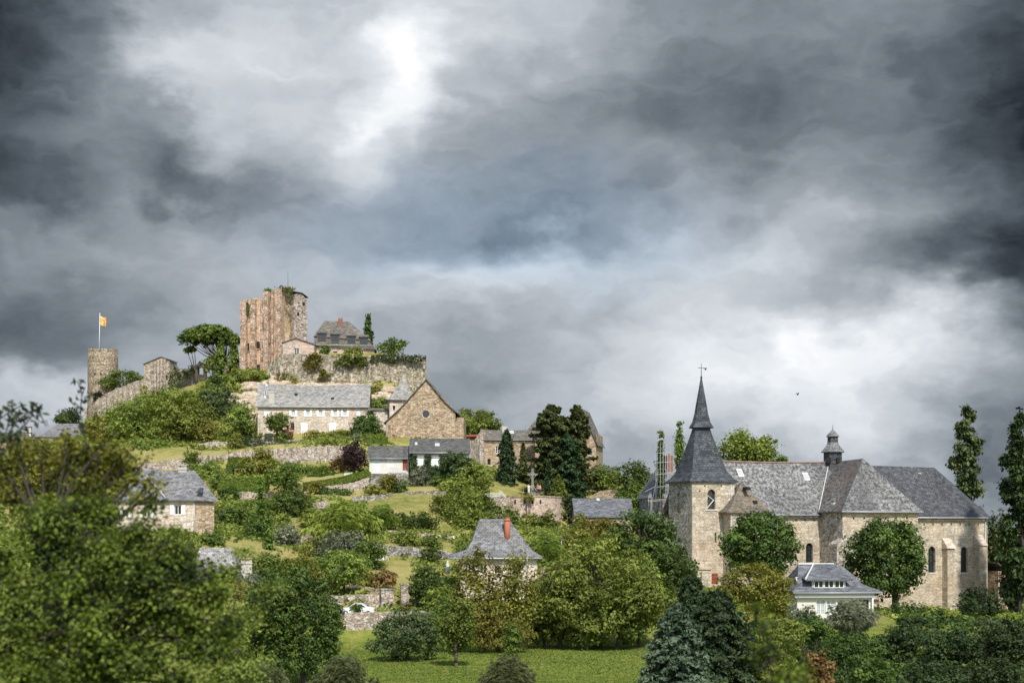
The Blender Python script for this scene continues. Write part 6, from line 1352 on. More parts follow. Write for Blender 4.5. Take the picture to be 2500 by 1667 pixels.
# roofs: front body + right body
zr1 = fr.z(1147, fr.spx(450, 4.5), 4.5)
e = [fr.p(-.5, -.5, ze), fr.p(w+.1, -.5, ze), fr2.p(w2+.5, -.5, ze-.05), fr2.p(w2+.5, 6.5, ze), fr.p(w, d+.5, ze), fr.p(-.5, d+.5, ze)]
def up(p, q, f, z): v = p.lerp(q, f); v.z = z; return v
rA = fr.p(fr.spx(380, 4.5), 4.5, zr1); rB_ = fr.p(fr.spx(462, 4.5), 4.5, zr1); rC = fr.p(fr.spx(472, 4.5), 5.0, zr1)
T = [rA, rB_, rC, rC, rB_, rA]
lv = [[p-Vector((0, 0, .16)) for p in e], e, [up(p, q, .22, ze+.75) for p, q in zip(e, T)], [up(p, q, .62, ze+(zr1-ze)*.62) for p, q in zip(e, T)], [p.lerp(q, .985) for p, q in zip(e, T)]]
mb = MB(); mb.loft(lv); mb.build('roof', M['slate_mid'], r_)
s = fr.spx(358, 3); zpk2 = fr.z(1137, s, 3.4); pk2 = fr.p(s, 3.6, zpk2); mb = MB(); b_ = [fr.p(s-3.6, -.52, ze+.02), fr.p(s+3.2, -.52, ze+.02), fr.p(s+3.2, 7, ze+.02), fr.p(s-3.6, 7, ze+.02)]
rd = fr.p(fr.spx(402, 5.5), 6.0, fr.z(1148, fr.spx(402, 5.5), 6)); mb.loft([b_, [up(p, pk2, .2, ze+.7) for p in b_], [p.lerp(q, .97) for p, q in zip(b_, (pk2, pk2, rd, pk2))]]); mb.build('cross_roof', M['slate_mid'], r_)
q = MB(); q.tube(fr.p(s+.4, 1.7, ze+(zpk2-ze)*.72), fr.p(fr.spx(405, -.3), -.3, ze+.25), .07); q.build('flashing', M['lead_white'], r_)
chimney(r_, fr, fr.spx(447, 4.5), 4.5, zr1-.6, fr.z(1141, fr.spx(447, 4.5), 4.5), 1.2, .7, 'grey_render')
for px, py in ((325, 1205), (374, 1158), (492, 1200)): 
    s = fr.spx(px, 1.3); zz = fr.z(py, s, 1.3); q = MB(); q.slab([fr.p(s-.4, .2, zz), fr.p(s+.4, .2, zz), fr.p(s+.25, 1.4, zz+.55), fr.p(s-.25, 1.4, zz+.55)], .2); q.build('roof_vent', M['slate_dark'], r_)
# small pale slate roof lower left
r_, fr = hs('slate_outbuilding', 'small pale slate roof with stout rendered chimney at its right end, lower left', 'house', 478, 160, 5, Z(1430, 160))
w = fr.spx(583); zb = Z(1440, 160); ze = fr.z(1412, 0); d = 7; zr_ = fr.z(1336, w*.5, d/2); shell(r_, fr, w, d, zb, ze, 'pale_stone', below=2)
roof_hip(r_, fr, w, d, [(ze, -.5, -.5, -.5, -.5), (zr_, 0, 1.2, d/2-.02, d/2-.02)], 'slate_light'); s = fr.spx(527, 2.4); skylight(r_, fr, s-.2, s+.25, .62, .80, ze, zr_, d, mat='glass')
chimney(r_, fr, fr.spx(602, 1.5), 1.5, zb-1, fr.z(1369, fr.spx(602, 1.5), 1.5), 1.25, .8, 'grey_render')
# far left houses on the ridge
r_, fr = hs('ridge_house', 'house with long slate roof on the skyline left of the round tower', 'house', 92, 335, 4, Z(1090, 335))
w = fr.spx(198); zb = Z(1095, 335); ze = fr.z(1064, 0); d = 9; zr_ = fr.z(1034, w*.6, d/2); shell(r_, fr, w, d, zb, ze, 'pale_stone', below=2, front=[O(fr, 125, 1070, 1082, .9, 'closed', m='white_paint'), O(fr, 150, 1070, 1082, .9, 'closed', m='white_paint')])
roof_hip(r_, fr, w, d, [(ze-.15, -.8, -.4, -.7, -.5), (ze+.7, 1.2, .2, .9, .9), (zr_, 3.6, 0, d/2-.02, d/2-.02)], 'slate_mid')
chimney(r_, fr, w-.6, 4.5, zr_-1.5, fr.z(1025, w), 1.0, .8, 'grey_render')
r_, fr = hs('gable_house', 'dark-roofed gabled house at the far left edge behind bare twigs', 'house', -30, 330, -8, Z(1095, 330))
w = fr.spx(64); zb = Z(1098, 330); pk = fr.spx(48); ze = fr.z(1075, 0); zr_ = fr.z(1051, pk); shell(r_, fr, w, 8, zb, fr.z(1072, 0), 'gold_stone', below=2); roof_hip(r_, fr, w, 8, [(fr.z(1074, 0), -.4, -.3, -.5, -.5), (zr_, .5, 1.5, 3.99, 3.99)], 'slate_brown')
r_ = thing('cream_chimney', 'cream chimney stack with dark bands between the two skyline houses', 'chimney', at(70, 1085, 332)); fr = FR(at(70, 1085, 332)); q = MB(); zz = lambda py: Z(py, 332)
q.box(fr, -.6, .6, -.4, .4, zz(1095), zz(1044)); q.build('stack', M['render_white'], r_)
for py in (1042, 1056, 1066): q = MB(); q.box(fr, -.72, .72, -.52, .52, zz(py+1.6), zz(py)); q.build('band', M['wood_dark'], r_)
q = MB(); q.box(fr, -1.2, 2.6, -.5, 2, zz(1095), zz(1071)); q.slab([fr.p(-1.3, -.8, zz(1073)), fr.p(2.7, -.8, zz(1073)), fr.p(2.7, 2.2, zz(1069)), fr.p(-1.3, 2.2, zz(1069))], .12); q.build('lean_to', M['slate_dark'], r_)
r_, fr = hs('rendered_hut', 'tiny grey gabled hut with a white wall strip at the foot of the curtain wall', 'hut', 262, 348, 3, Z(1050, 348)); w = fr.spx(289); 
mb = MB(); ze = fr.z(1030, 0); shell(r_, fr, w, 3, Z(1052, 348), ze, 'grey_render', gable='f', zr=fr.z(1022, 0), peak=w*.55, below=1.5); roof_gable(r_, fr, w, 3, ze, fr.z(1022, 0), 'slate_mid', over=.15, axis='v', peak=w*.55); q = MB(); q.box(fr, w-1.0, w+.05, -.12, -.003, Z(1045, 348), fr.z(1019, 0)); q.build('chimney', M['render_white'], r_)
pxwall([(60, 1122, 1140, 290), (110, 1105, 1135, 292), (170, 1092, 1130, 294)], 1, 'terrace_stone', 'pale terrace wall glimpsed through the near tree, far left', rag=.2)
# ================================================================== terrace walls and small things
for pts, mt, lb in TW: pxwall(pts, .7, mt, lb, name='terrace_wall', rag=.12, below=1.2, step=.6, jit=.08)
# gate pillars
for px, D, y0, y1, w_, lab in ((946, 167, 1440, 1492, 1.5, 'broad ivy-flecked stone gate pillar behind the white car'), (989, 166, 1428, 1486, .95, 'tall slim stone gate pillar with pale side left of the dark shrub'), (1062, 244, 1197, 1209, .4, 'tiny pale stone post at the end of the drystone edge')):
    g_ = thing('gate_pillar', lab, 'pillar', (X(px, D), D, Z(y1, D))); f_ = FR(at(px, y1, D), 12); q = MB(); z0 = Z(y1, D)-1; z1 = Z(y0, D); n = 8; RR = random.Random(px); rg = []
    for k in range(n+1): z = z0+(z1-z0)*k/n; j = RR.uniform(-.04, .04)*w_; rg.append([f_.p(-w_/2+j, 0, z), f_.p(w_/2+j, 0, z), f_.p(w_/2+j, w_*.8, z), f_.p(-w_/2+j, w_*.8, z)])
    q.loft(rg); q.build('shaft', M['terrace_stone'], g_); q = MB(); q.box(f_, -w_/2-.08, w_/2+.08, -.08, w_*.8+.08, z1, z1+.16); q.build('cap', M['grey_stone'], g_)
# white car on the road behind the retaining wall
cD_ = 158.8; cz_ = Z(1503, cD_); car = thing('car', 'small white car parked behind the roadside wall, partly hidden by a shrub', 'car', (X(871, cD_), cD_, cz_)); fr = FR(at(871, 1500, cD_), 2)
prof = [(-1.95, .35), (-1.98, .62), (-1.85, .82), (-1.0, .95), (-.35, 1.38), (.55, 1.42), (1.15, 1.02), (1.75, .95), (1.95, .78), (1.97, .38)]
mb = MB(); mb.loft([[fr.p(a, t_, cz_+z*(1 if abs(t_-.8) < .7 or z < .9 else .985)) for a, z in prof] for t_ in (0, .08, 1.52, 1.6)], close=True); mb.build('body', M['car_paint'], car)
for nm, pts in (('side_window', [(-.85, .98), (-.34, 1.30), (.05, 1.32), (.05, .98)]), ('side_window', [(.12, .98), (.12, 1.32), (.5, 1.32), (.92, 1.02), (.88, .98)])):
    q = MB(); q.loft([[fr.p(a, t_, cz_+z) for a, z in pts] for t_ in (-.015, .004)]); q.build(nm, M['glass'], car)
q = MB(); q.slab([fr.p(-1.0, .15, cz_+.965), fr.p(-.36, .15, cz_+1.385), fr.p(-.36, 1.45, cz_+1.385), fr.p(-1.0, 1.45, cz_+.965)], .02); q.build('windscreen', M['glass'], car)
for a in (-1.25, 1.25):
    for t_ in (-.02, 1.62):
        c_ = fr.p(a, t_-.09 if t_ > 1 else t_-.0, cz_+.30); q = MB(); q.tube(c_, c_+fr.w*.18*(1), .30, .30, 16); wh = q.build('wheel', M['rubber'], car); q = MB(); c2 = c_+fr.w*(-.012 if t_ < 1 else .18); q.tube(c2, c2+fr.w*.012, .19, .19, 12); q.build('rim', M['zinc'], wh)
for a in (-1.93, 1.9): q = MB(); bx(q, PM(fr, 'F', 0), a-.05, a+.08, cz_+.6, cz_+.74, -.012, .2); q.build('headlight' if a < 0 else 'tail_light', M['glass_pale'] if a < 0 else M['cloth_red'], car)
# lamp posts
def lamp(px, y0, y1, D, label, arm=1.0):
    g_ = G(X(px, D), D); z1 = Z(y0, D); t_ = thing('street_lamp', label, 'street lamp', (X(px, D), D, g_)); p = Vector((X(px, D), D, g_)); q = MB(); q.tube(p-Vector((0, 0, .2)), p+Vector((0, 0, .8)), .10, .08, 8); q.tube(p+Vector((0, 0, .8)), (p.x, p.y, z1), .07, .05, 8); q.build('post', M['steel'], t_)
    q = MB(); q.tube((p.x, p.y, z1), (p.x+.5*arm, p.y-.2, z1+.35), .035); q.build('bracket', M['steel'], t_)
    q = MB(); c_ = Vector((p.x+.5*arm, p.y-.2, z1+.3)); q.loft([[c_+Vector((math.cos(k*math.pi/5)*r_2, math.sin(k*math.pi/5)*r_2, z_)) for k in range(10)] for r_2, z_ in ((.10, .12), (.26, .02), (.28, -.10), (.2, -.14))], smooth=True); q.build('lamp_shade', M['iron'], t_)
lamp(1287, 1336, 1430, 158, 'street lamp in front of the right corner of the tall flared roof'); lamp(1371, 1318, 1350, 200, 'street lamp standing among bushes below the round bastion')
# bench, tank, posts
def bench(px, py, D, label, mat='green_paint'):
    f_ = FR(at(px, py, D)); z0 = Z(py, D); t_ = thing('bench', label, 'bench', at(px, py, D))
    for nm, b_ in (('seat', (-.9, .9, 0, .45, z0+.42, z0+.48)), ('backrest', (-.9, .9, .44, .5, z0+.55, z0+.95))): q = MB(); q.box(f_, *b_); q.build(nm, M[mat], t_)
    for a in (-.75, .75): q = MB(); q.box(f_, a-.04, a+.04, .02, .5, z0-.3, z0+.42); q.build('leg', M[mat], t_)
bench(655, 1068, 301, 'dark green garden bench left of the round tree by the long house'); bench(2130, 1482, 170, 'dim wooden bench under the right round chestnut tree', 'wood_dark')
# small white trailer box by the wall
D_ = 192; f_ = FR(at(926, 1363, D_), 5); z0 = Z(1367, D_); t_ = thing('garden_trampoline_shelter', 'small white and blue tent-like box at the left end of the drystone wall', 'tent', at(926, 1367, D_))
q = MB(); q.box(f_, -.65, .65, 0, 1.2, z0, z0+.75); q.loft([[f_.p(-.7, -.05, z0+.75), f_.p(.7, -.05, z0+.75), f_.p(.7, 1.25, z0+.75), f_.p(-.7, 1.25, z0+.75)], [f_.p(-.4, .3, z0+1.1), f_.p(.4, .3, z0+1.1), f_.p(.4, .9, z0+1.1), f_.p(-.4, .9, z0+1.1)]]); q.build('canvas', M['white_paint'], t_); t_.name = 'small_tent'; ORG[t_.name] = Vector(at(926, 1367, D_))
q = MB(); bx(q, PM(f_, 'F', 0), -.4, .2, z0+.3, z0+.7, -.02, .0); q.build('panel', plain('blue_panel', (.18, .24, .42), .5), t_)
q = MB(); q.box(f_, .75, 1.25, .1, .6, z0, z0+.8); q.build('side_box', M['grey_render'], t_)
# small lantern shelter (dovecote like) with white bars
D_ = 232; z0 = Z(1262, D_); t_ = thing('garden_aviary', 'little white barred cage with pale conical cap beside the dark round bush', 'cage', at(768, 1262, D_)); c_ = at(768, 1262, D_)
q = MB()
for k in range(10): a = k*math.pi/5; e_ = Vector((math.cos(a)*.38, math.sin(a)*.38, 0)); q.tube(c_+e_, c_+e_+Vector((0, 0, .9)), .025)
q.build('bars', M['rail_white'], t_); q = MB(); q.loft([[c_+Vector((math.cos(k*math.pi/6)*r_2, math.sin(k*math.pi/6)*r_2, z_)) for k in range(12)] for r_2, z_ in ((.5, .9), (.48, .95), (.08, 1.3), (.03, 1.6))]); q.build('cap', M['zinc'], t_)
# steps / low slabs
t_ = thing('stone_steps', 'pale stone steps beside the aviary under the dark round bush', 'steps', at(760, 1275, 228))
q = MB()
for k in range(6): f_ = FR(at(752+k*3, 1285-k*5, 224+k*1.3)); z_ = Z(1285-k*5, 224+k*1.3); q.box(f_, 0, 2.4, 0, 1.6, z_-.5, z_)
q.build('treads', M['terrace_stone'], t_)
# white fence by the purple tree
t_ = thing('picket_fence', 'short pale picket fence under the purple-leaved tree', 'fence', at(848, 1163, 262)); q = MB()
for k in range(12): p = at(841+k*1.7, 1164, 262); q.tube(p-Vector((0, 0, .4)), p+Vector((0, 0, .8)), .03)
q.build('pickets', M['rail_white'], t_); q = MB(); q.tube(at(840, 1158, 262), at(861, 1157, 262), .03); q.tube(at(840, 1162, 262), at(861, 1161, 262), .03); q.build('rails', M['rail_white'], t_)
# statue / gate stone
t_ = thing('stone_statue', 'pale weathered stone figure near the lower left corner of the tall flared roof', 'statue', at(1093, 1388, 182)); c_ = at(1093, 1388, 182); rg = []
for z_, a, b_ in ((-.8, .35, .3), (0, .33, .28), (.35, .22, .2), (.8, .30, .22), (1.05, .12, .12), (1.2, .16, .16), (1.4, .05, .05)): rg.append([c_+Vector((math.cos(k*math.pi/5)*a*.8, math.sin(k*math.pi/5)*b_*.8, z_*.75)) for k in range(10)])
q = MB(); q.loft(rg, smooth=True); q.build('figure', M['lead_white'], t_)
# wood-brown garden pavilion roof (clipped green shed)
r_, fr = hs('garden_hut', 'small dark green garden hut against the tall pale terrace wall', 'hut', 693, 277, 0, Z(1155, 277)); w = fr.spx(722); zz = fr.z(1134, 0); shell(r_, fr, w, 2, Z(1156, 277), zz, 'green_paint', below=1)
mb = MB(); mb.loft([[fr.p(-.3, -.3, zz), fr.p(w+.3, -.3, zz), fr.p(w+.3, 2.3, zz), fr.p(-.3, 2.3, zz)], [fr.p(.4, .8, zz+.5), fr.p(w-.4, .8, zz+.5), fr.p(w-.4, 1.2, zz+.5), fr.p(.4, 1.2, zz+.5)]]); mb.build('roof', M['green_paint'], r_)
# birds
def bird(px, py, D, label, tilt):
    c_ = at(px, py, D); mb = MB(); R = []
    for y, r_2 in ((-.30, .01), (-.22, .05), (-.05, .075), (.12, .05), (.30, .012)): R.append([c_+.6*Vector((y*math.cos(tilt)-0, math.sin(k*math.pi/4)*r_2, y*math.sin(tilt)+math.cos(k*math.pi/4)*r_2)) for k in range(8)])
    mb.loft(R, smooth=True)
    for sg in (-1, 1):
        w0 = [c_+.6*Vector((.10, sg*.03, .02)), c_+.6*Vector((-.10, sg*.03, .02)), c_+.6*Vector((-.16-.1*sg, sg*.35, .26)), c_+.6*Vector((.02-.1*sg, sg*.38, .30)), c_+.6*Vector((-.2-.12*sg, sg*.7, .18))]
        mb.slab([w0[0], w0[1], w0[2], w0[3]], .02); mb.slab([w0[3], w0[2], w0[4]], .015)
    o = mb.build('bird', M['iron'], None, c_); tag(o, label, 'bird')
bird(1723, 902, 150, 'small dark bird flying just right of the church spire tip', .9); bird(1948, 963, 150, 'tiny dark bird in the sky farther right, between spire and bell turret', .7)
q = MB(); mb = MB()
# ruins/greyish path & road
mb = MB(); RP_ = [(740, 1497), (860, 1499), (960, 1499), (1080, 1500), (1150, 1500)]
V = []
for px, py in RP_:
    D_ = 160; x_ = X(px, D_); V.append([(x_, 156.2, 0), (x_, 163.5, 0)])
for a, b_ in zip(V[:-1], V[1:]):
    n = 6
    for i in range(n):
        for j in range(3):
            P4 = []
            for (ii_, jj_) in ((i, j), (i+1, j), (i+1, j+1), (i, j+1)):
                x_ = a[0][0]+(b_[0][0]-a[0][0])*ii_/n; y_ = 156.2+(163.5-156.2)*jj_/3; P4.append((x_, y_, Z(1499, 160)+.12))
            mb.poly(P4)
o = mb.build('road', plain('old_asphalt', (.09, .088, .085), .9, .25)); tag(o, kind='structure')
# ================================================================== VEGETATION
T = tree; B = plant
# castle ridge
T('umbrella', 514, 790, 846, 76, 356, 'pine', 'broad umbrella pine with flat crown and bare fanned limbs left of the keep', cat='pine tree', name='pine_tree', px0=549, lob=64, ls=.30, dens=1.7)
T('umbrella', 466, 845, 862, 17, 355, 'pine', 'small side bough cluster of a stunted pine left below the umbrella pine', cat='pine tree', name='pine_tree', px0=480, lob=8, ls=.32)
T('full', 300, 902, 955, 56, 378, 'pine', 'dark mushroom-shaped pine between round tower and square tower', cat='pine tree', name='pine_tree', ls=.30)
T('cypress', 571, 826, 922, 13.5, 347.5, 'cypress', 'dense narrow cypress closest to the left edge of the keep', name='cypress', cat='cypress', dens=1.8)
T('cypress', 537, 836, 912, 16, 349, 'cypress', 'ragged loose cypress left of the dense narrow one', name='cypress', cat='cypress')
B('bush', 517, 865, 915, 24, 351, 'light', 'tall leafy shrub left of the ragged cypress below the umbrella pine')
T('cypress', 899, 768, 862, 10.5, 350, 'dark', 'slim dark cypress behind the right end of the manor', name='cypress', cat='cypress', dens=1.8)
T('loose', 952, 825, 873, 24, 338, 'mid', 'small open tree standing on top of the rampart', ls=.36)
B('bush', 982, 829, 848, 12, 338.5, 'mid', 'detached leafy side clump of the small tree on the rampart')
B('bush', 765, 862, 905, 24, 329.8, 'ochre', 'yellow-green bush hanging over the rampart edge below the lodge', depth=.4, zg=Z(905, 329.8)+.3)
B('bush', 858, 862, 898, 50, 329.6, 'mid', 'wide bright green bush spilling over the rampart below the manor', depth=.35, zg=Z(898, 329.6)+.3)
B('bush', 790, 900, 935, 16, 329.6, 'ochre', 'thin yellowish shrub clinging halfway down the rampart face', depth=.35, dens=.5, zg=Z(935, 329.6)+.3)
ivy([(905, 868), (1040, 868), (1040, 880), (1010, 884), (985, 878), (960, 888), (930, 880), (905, 884)], 329.6, 'deep', 'dark creeper fringe along the right top edge of the rampart', ls=.3)
B('bush', 794, 843, 866, 14, 336, 'mid', 'green climber clump against the manor ground floor', depth=.4, zg=Z(866, 336)+.3); B('bush', 862, 848, 868, 32, 336, 'yellow', 'yellowish climber along the manor wall right of the arched window', depth=.3, dens=.7, zg=Z(868, 336)+.3)
ivy([(600, 733), (608, 733), (608, 775), (601, 770)], 347.0, 'dark', 'dark vine hanging in the left recess of the keep', ls=.28, dens=.6)
ivy([(692, 707), (714, 711), (712, 735), (704, 722), (696, 720)], 343.6, 'dark', 'mossy vine below the top right recess of the keep', ls=.25, dens=.45)
B('bush', 700, 703, 712, 22, 346, 'ochre', 'scrubby growth crowning the top of the keep', dens=.5, zg=Z(712, 346)); B('bush', 655, 708, 714, 9, 347, 'dark', 'little dark tuft on the stepped top edge of the keep', dens=.5, zg=Z(716, 347))
B('bush', 238, 955, 982, 8.5, 379.5, 'deep', 'small round dark shrub growing low on the round tower wall', depth=.5, zg=Z(982, 379.5)+.3)
ivy([(412, 908), (436, 902), (444, 918), (440, 940), (424, 955), (412, 950)], 361.5, 'dark', 'thick dark ivy at the right foot of the square tower', ls=.3)
ivy([(446, 905), (468, 905), (462, 925), (450, 922)], 361.5, 'mid', 'bright ivy patch on the ruined wall beside the arch', ls=.3)
ivy([(340, 935), (362, 945), (356, 985), (345, 985)], 363.5, 'ochre', 'yellowish ivy on the curtain wall left of the square tower', ls=.3, dens=.5)
B('bush', 473, 893, 912, 9, 359, 'mid', 'small shrub left of the broken stone arch')
# slope under the castle
H = [
 (610, 898, 932, 62, 339, 'light', 'long light green shrubs along the foot of the keep'), (575, 912, 948, 40, 340, 'light', 'shrub belt below the two cypresses'), (528, 908, 958, 22, 340, 'cool', 'tall dark green-blue shrub below the ragged cypress'),
 (505, 925, 975, 22, 339, 'light', 'light leafy shrub next to the tall blue-green one'), (452, 952, 992, 32, 336, 'mid', 'green rounded shrub below the ruined wall with ivy'), (415, 955, 985, 22, 340, 'light', 'pale green shrub at the foot of the square tower'),
 (532, 962, 1042, 52, 320, 'cool', 'large dark blue-green fig-like shrub in the middle of the upper slope'), (485, 965, 1030, 34, 323, 'light', 'light green shrub left of the fig-like shrub'), (580, 935, 965, 38, 335, 'yellow', 'yellowish undergrowth above the pale stony bank'),
 (655, 910, 940, 15, 334, 'mid', 'small green bush at the right foot of the keep'), (690, 905, 940, 17, 331.5, 'ochre', 'olive bush at the left end of the rampart'), (715, 915, 945, 12, 331, 'yellow', 'small yellow-green bush on the rampart foot rocks'),
 (585, 1000, 1068, 39, 308, 'light', 'round light green tree left end of the long slate-roofed house'), (575, 1062, 1106, 21, 303.5, 'yellow', 'small yellow-green ball tree on the grass strip'), (627, 1075, 1100, 17, 301, 'silver', 'grey-silver shrub in front of the low terrace wall'),
 (310, 985, 1020, 27, 352, 'dark', 'dark green shrub below the curtain wall'), (275, 1000, 1030, 22, 355, 'mid', 'olive shrub at the foot of the curtain wall'), (350, 965, 1010, 25, 350, 'light', 'straggly light shrub under the square tower'),
 (392, 965, 1100, 76, 313, 'light', 'huge billowing light green shrub mass on the left slope'), (325, 990, 1108, 64, 309, 'light', 'loose pale shrub mass left of the huge billowing one'), (452, 985, 1105, 56, 307, 'light', 'tall light green thicket right of the huge billowing shrub'),
 (500, 1035, 1095, 26, 306, 'yellow', 'small pale bush at the right end of the thicket'), (270, 1030, 1110, 50, 312, 'yellow', 'yellowish thicket right of the skyline house'), (235, 1020, 1085, 27, 320, 'light', 'fresh green bush in front of the tiny rendered hut'), (380, 1085, 1125, 60, 300, 'mid', 'low green scrub at the bottom edge of the shrub mass'),
 (470, 1085, 1115, 18, 299, 'yellow', 'small bright scrub on the grass strip edge'),
 (925, 975, 1005, 24, 318, 'light', 'green bush under the rampart between long house and pyramid roof'), (915, 945, 975, 16, 325, 'ochre', 'olive bush at the rampart foot above the green bush'),
 (895, 1018, 1080, 36, 297, 'dark', 'dark leafy tree between long house and gabled house'), (862, 1055, 1085, 26, 299, 'mid', 'green garden shrub below the right end of the long house'),
 (770, 1055, 1075, 30, 303.5, 'yellow', 'row of low pale garden plants in front of the long house doors'), (820, 1052, 1078, 26, 303.5, 'yellow', 'spiky yellowish plants in front of the second white door'), (701, 1048, 1072, 12, 303.6, 'red', 'red flowering bush right of the round tree by the long house'),
 (690, 1060, 1085, 19, 302.6, 'mid', 'green bush below the red flowering bush'), (800, 1085, 1100, 14, 300.5, 'ochre', 'yellow-brown tuft on the grey rubble garden wall'),
]
for px, yt, yb, hw, D, mt, lb in H: B('bush', px, yt, yb, hw, D, mt, lb)
T('round', 678, 1005, 1058, 34, 303, 'mid', 'round deep green tree hiding the lower left of the long house front', ls=.3)
T('round', 1160, 998, 1068, 58, 322, 'light', 'big light green tree behind the gabled house, right side'); T('round', 1130, 1010, 1072, 32, 316, 'light', 'lighter tree touching the right wall of the gabled house'); T('round', 1205, 1022, 1070, 26, 325, 'mid', 'smaller green tree at the right of the light green group')
T('purple' if False else 'loose', 865, 1080, 1152, 31, 265, 'purple', 'dark purple-leaved small tree left of the cream cottage', dens=1.4, ls=.25)
B('bush', 868, 1066, 1090, 16, 285, 'silver', 'grey frosted shrub above the purple-leaved tree')
hedge([(890, 1068, 1088, 284), (944, 1067, 1088, 284)], 2.2, 'hedge', 'bright green clipped hedge above the cream cottage roof', ls=.22)
# conifers centre
T('spruce', 1237, 1046, 1212, 37, 275, 'conifer', 'pointed dark thuja in front of the stone house', name='conifer', cat='conifer')
T('conifer', 1277, 1080, 1205, 22, 281, 'cedar', 'thin sparse brownish conifer between thuja and left cedar', name='conifer', cat='conifer', dens=.6)
T('cedar', 1346, 984, 1215, 80, 281, 'cedar', 'tall dark cedar, left one of the pair in front of the tall house', name='cedar', cat='cedar', dens=1.7)
T('cedar', 1410, 986, 1220, 56, 284, 'cedar', 'tall dark cedar, right one of the pair in front of the tall house', name='cedar', cat='cedar', dens=1.7)
T('cedar', 1384, 1060, 1222, 62, 279, 'conifer', 'lower shadowy conifer filling the gap between the two cedars', name='conifer', cat='conifer', dens=1.2)
T('conifer', 1363, 1160, 1216, 30, 268, 'mid', 'young light green conical tree in front of the cedars', name='conifer', cat='conifer'); T('conifer', 1340, 1120, 1210, 14, 270, 'conifer', 'thin dark young conifer beside the cross', name='conifer', cat='conifer')
T('full', 1398, 1205, 1290, 24, 250, 'deep', 'dark narrow tree between bastion and barn'); 
H = [
 (1470, 1145, 1195, 28, 285, 'mid', 'green shrub to the right of the tall house corner'), (1500, 1150, 1200, 20, 280, 'light', 'lighter shrub on the slope right of the tall house'), (1120, 1110, 1165, 34, 252.5, 'cool', 'round pale green shrub before the ivy bungalow'), (1025, 1150, 1196, 24, 252.3, 'silver', 'silvery leafless-looking shrub under the ivy bungalow'),
 (1080, 1165, 1192, 36, 251, 'dark', 'dark low flower border below the ivy bungalow'), (978, 1180, 1222, 19, 247, 'dark', 'compact dark green bush at the left end of the dry grass terrace'), (950, 1165, 1210, 24, 248, 'ochre', 'straggly olive shrub below the cottage stone base'), (915, 1190, 1225, 30, 247, 'yellow', 'wild yellowish scrub with pink flowers by the rubble wall'),
 (1150, 1140, 1215, 50, 252, 'light', 'tall light green shrub left of the pointed thuja'), (1110, 1175, 1235, 48, 247, 'light', 'light shrub mass beside the white railing'), (1185, 1215, 1245, 30, 254, 'mid', 'green bush under the white railing'), (1300, 1190, 1206, 26, 268, 'deep', 'dark low bushes behind the iron cross'),
 (1230, 1250, 1310, 48, 243, 'mid', 'green bush covering the left foot of the bastion'), (1295, 1262, 1312, 26, 244, 'yellow', 'pale yellow-green climber bush on the bastion front'), (1330, 1262, 1318, 34, 243, 'mid', 'dark leaved bush rising against the bastion centre'), (1340, 1292, 1330, 26, 240, 'rusty', 'small domed reddish bush at the bastion foot'),
 (1290, 1210, 1222, 14, 257.6, 'yellow', 'small tuft on top of the bastion wall below the cross'),
]
for px, yt, yb, hw, D, mt, lb in H: B('bush', px, yt, yb, hw, D, mt, lb)
ivy([(1003, 1115), (1018, 1112), (1018, 1137), (1037, 1137), (1037, 1111), (1052, 1111), (1052, 1138), (1074, 1138), (1074, 1113), (1148, 1117), (1148, 1165), (1100, 1172), (1003, 1170)], 254, 'deep', 'square-cut dark ivy covering the lower wall of the bungalow', ls=.2, fr=FRI, dens=1.3, dep=.4)
ivy([(508, 1232), (522, 1236), (520, 1290), (512, 1285), (507, 1262)], 199, 'mid', 'ivy climbing the right side wall of the shuttered house', ls=.2)
T('cedar', 1380, 1015, 1220, 88, 286, 'cedar', 'wide dark cedar boughs behind and between the two tall cedars', name='cedar', cat='cedar', dens=1.5)
T('full', 592, 1222, 1362, 62, 217, 'mid', 'big dense green tree between shuttered house and the two columnar cypresses', ls=.24)
# middle slope trees
T('loose', 1135, 1195, 1345, 62, 222, 'light', 'airy yellow-green tree left of the bastion above the tall flared roof', ls=.26, px0=1105, trunk=.2); T('loose', 1088, 1195, 1340, 48, 226, 'light', 'airy yellow-green tree with dark trunk beside the drystone wall', ls=.26, px0=1098, trunk=.25)
T('feather', 838, 1218, 1345, 92, 197, 'light', 'feathery fountain-shaped bright green tree in the centre of the gardens', ls=.28, dens=1.1)
B('feather', 935, 1228, 1302, 42, 212, 'mid', 'upright bamboo-like clump right of the feathery tree', ls=.26)
B('bush', 840, 1308, 1375, 68, 190, 'silver', 'grey-green olive-like bush between feathery tree and round-headed tree'); B('bush', 905, 1330, 1390, 40, 186, 'mid', 'green bush at the left end of the grey drystone wall')
T('dome', 842, 1338, 1438, 74, 171, 'light', 'round-headed tree with short dark trunk above the roadside walls', px0=838, trunk=.28, ls=.19)
T('round', 1040, 1380, 1480, 52, 166, 'dark', 'dark green tree with short trunk right of the slim gate pillar', px0=1010, trunk=.2)
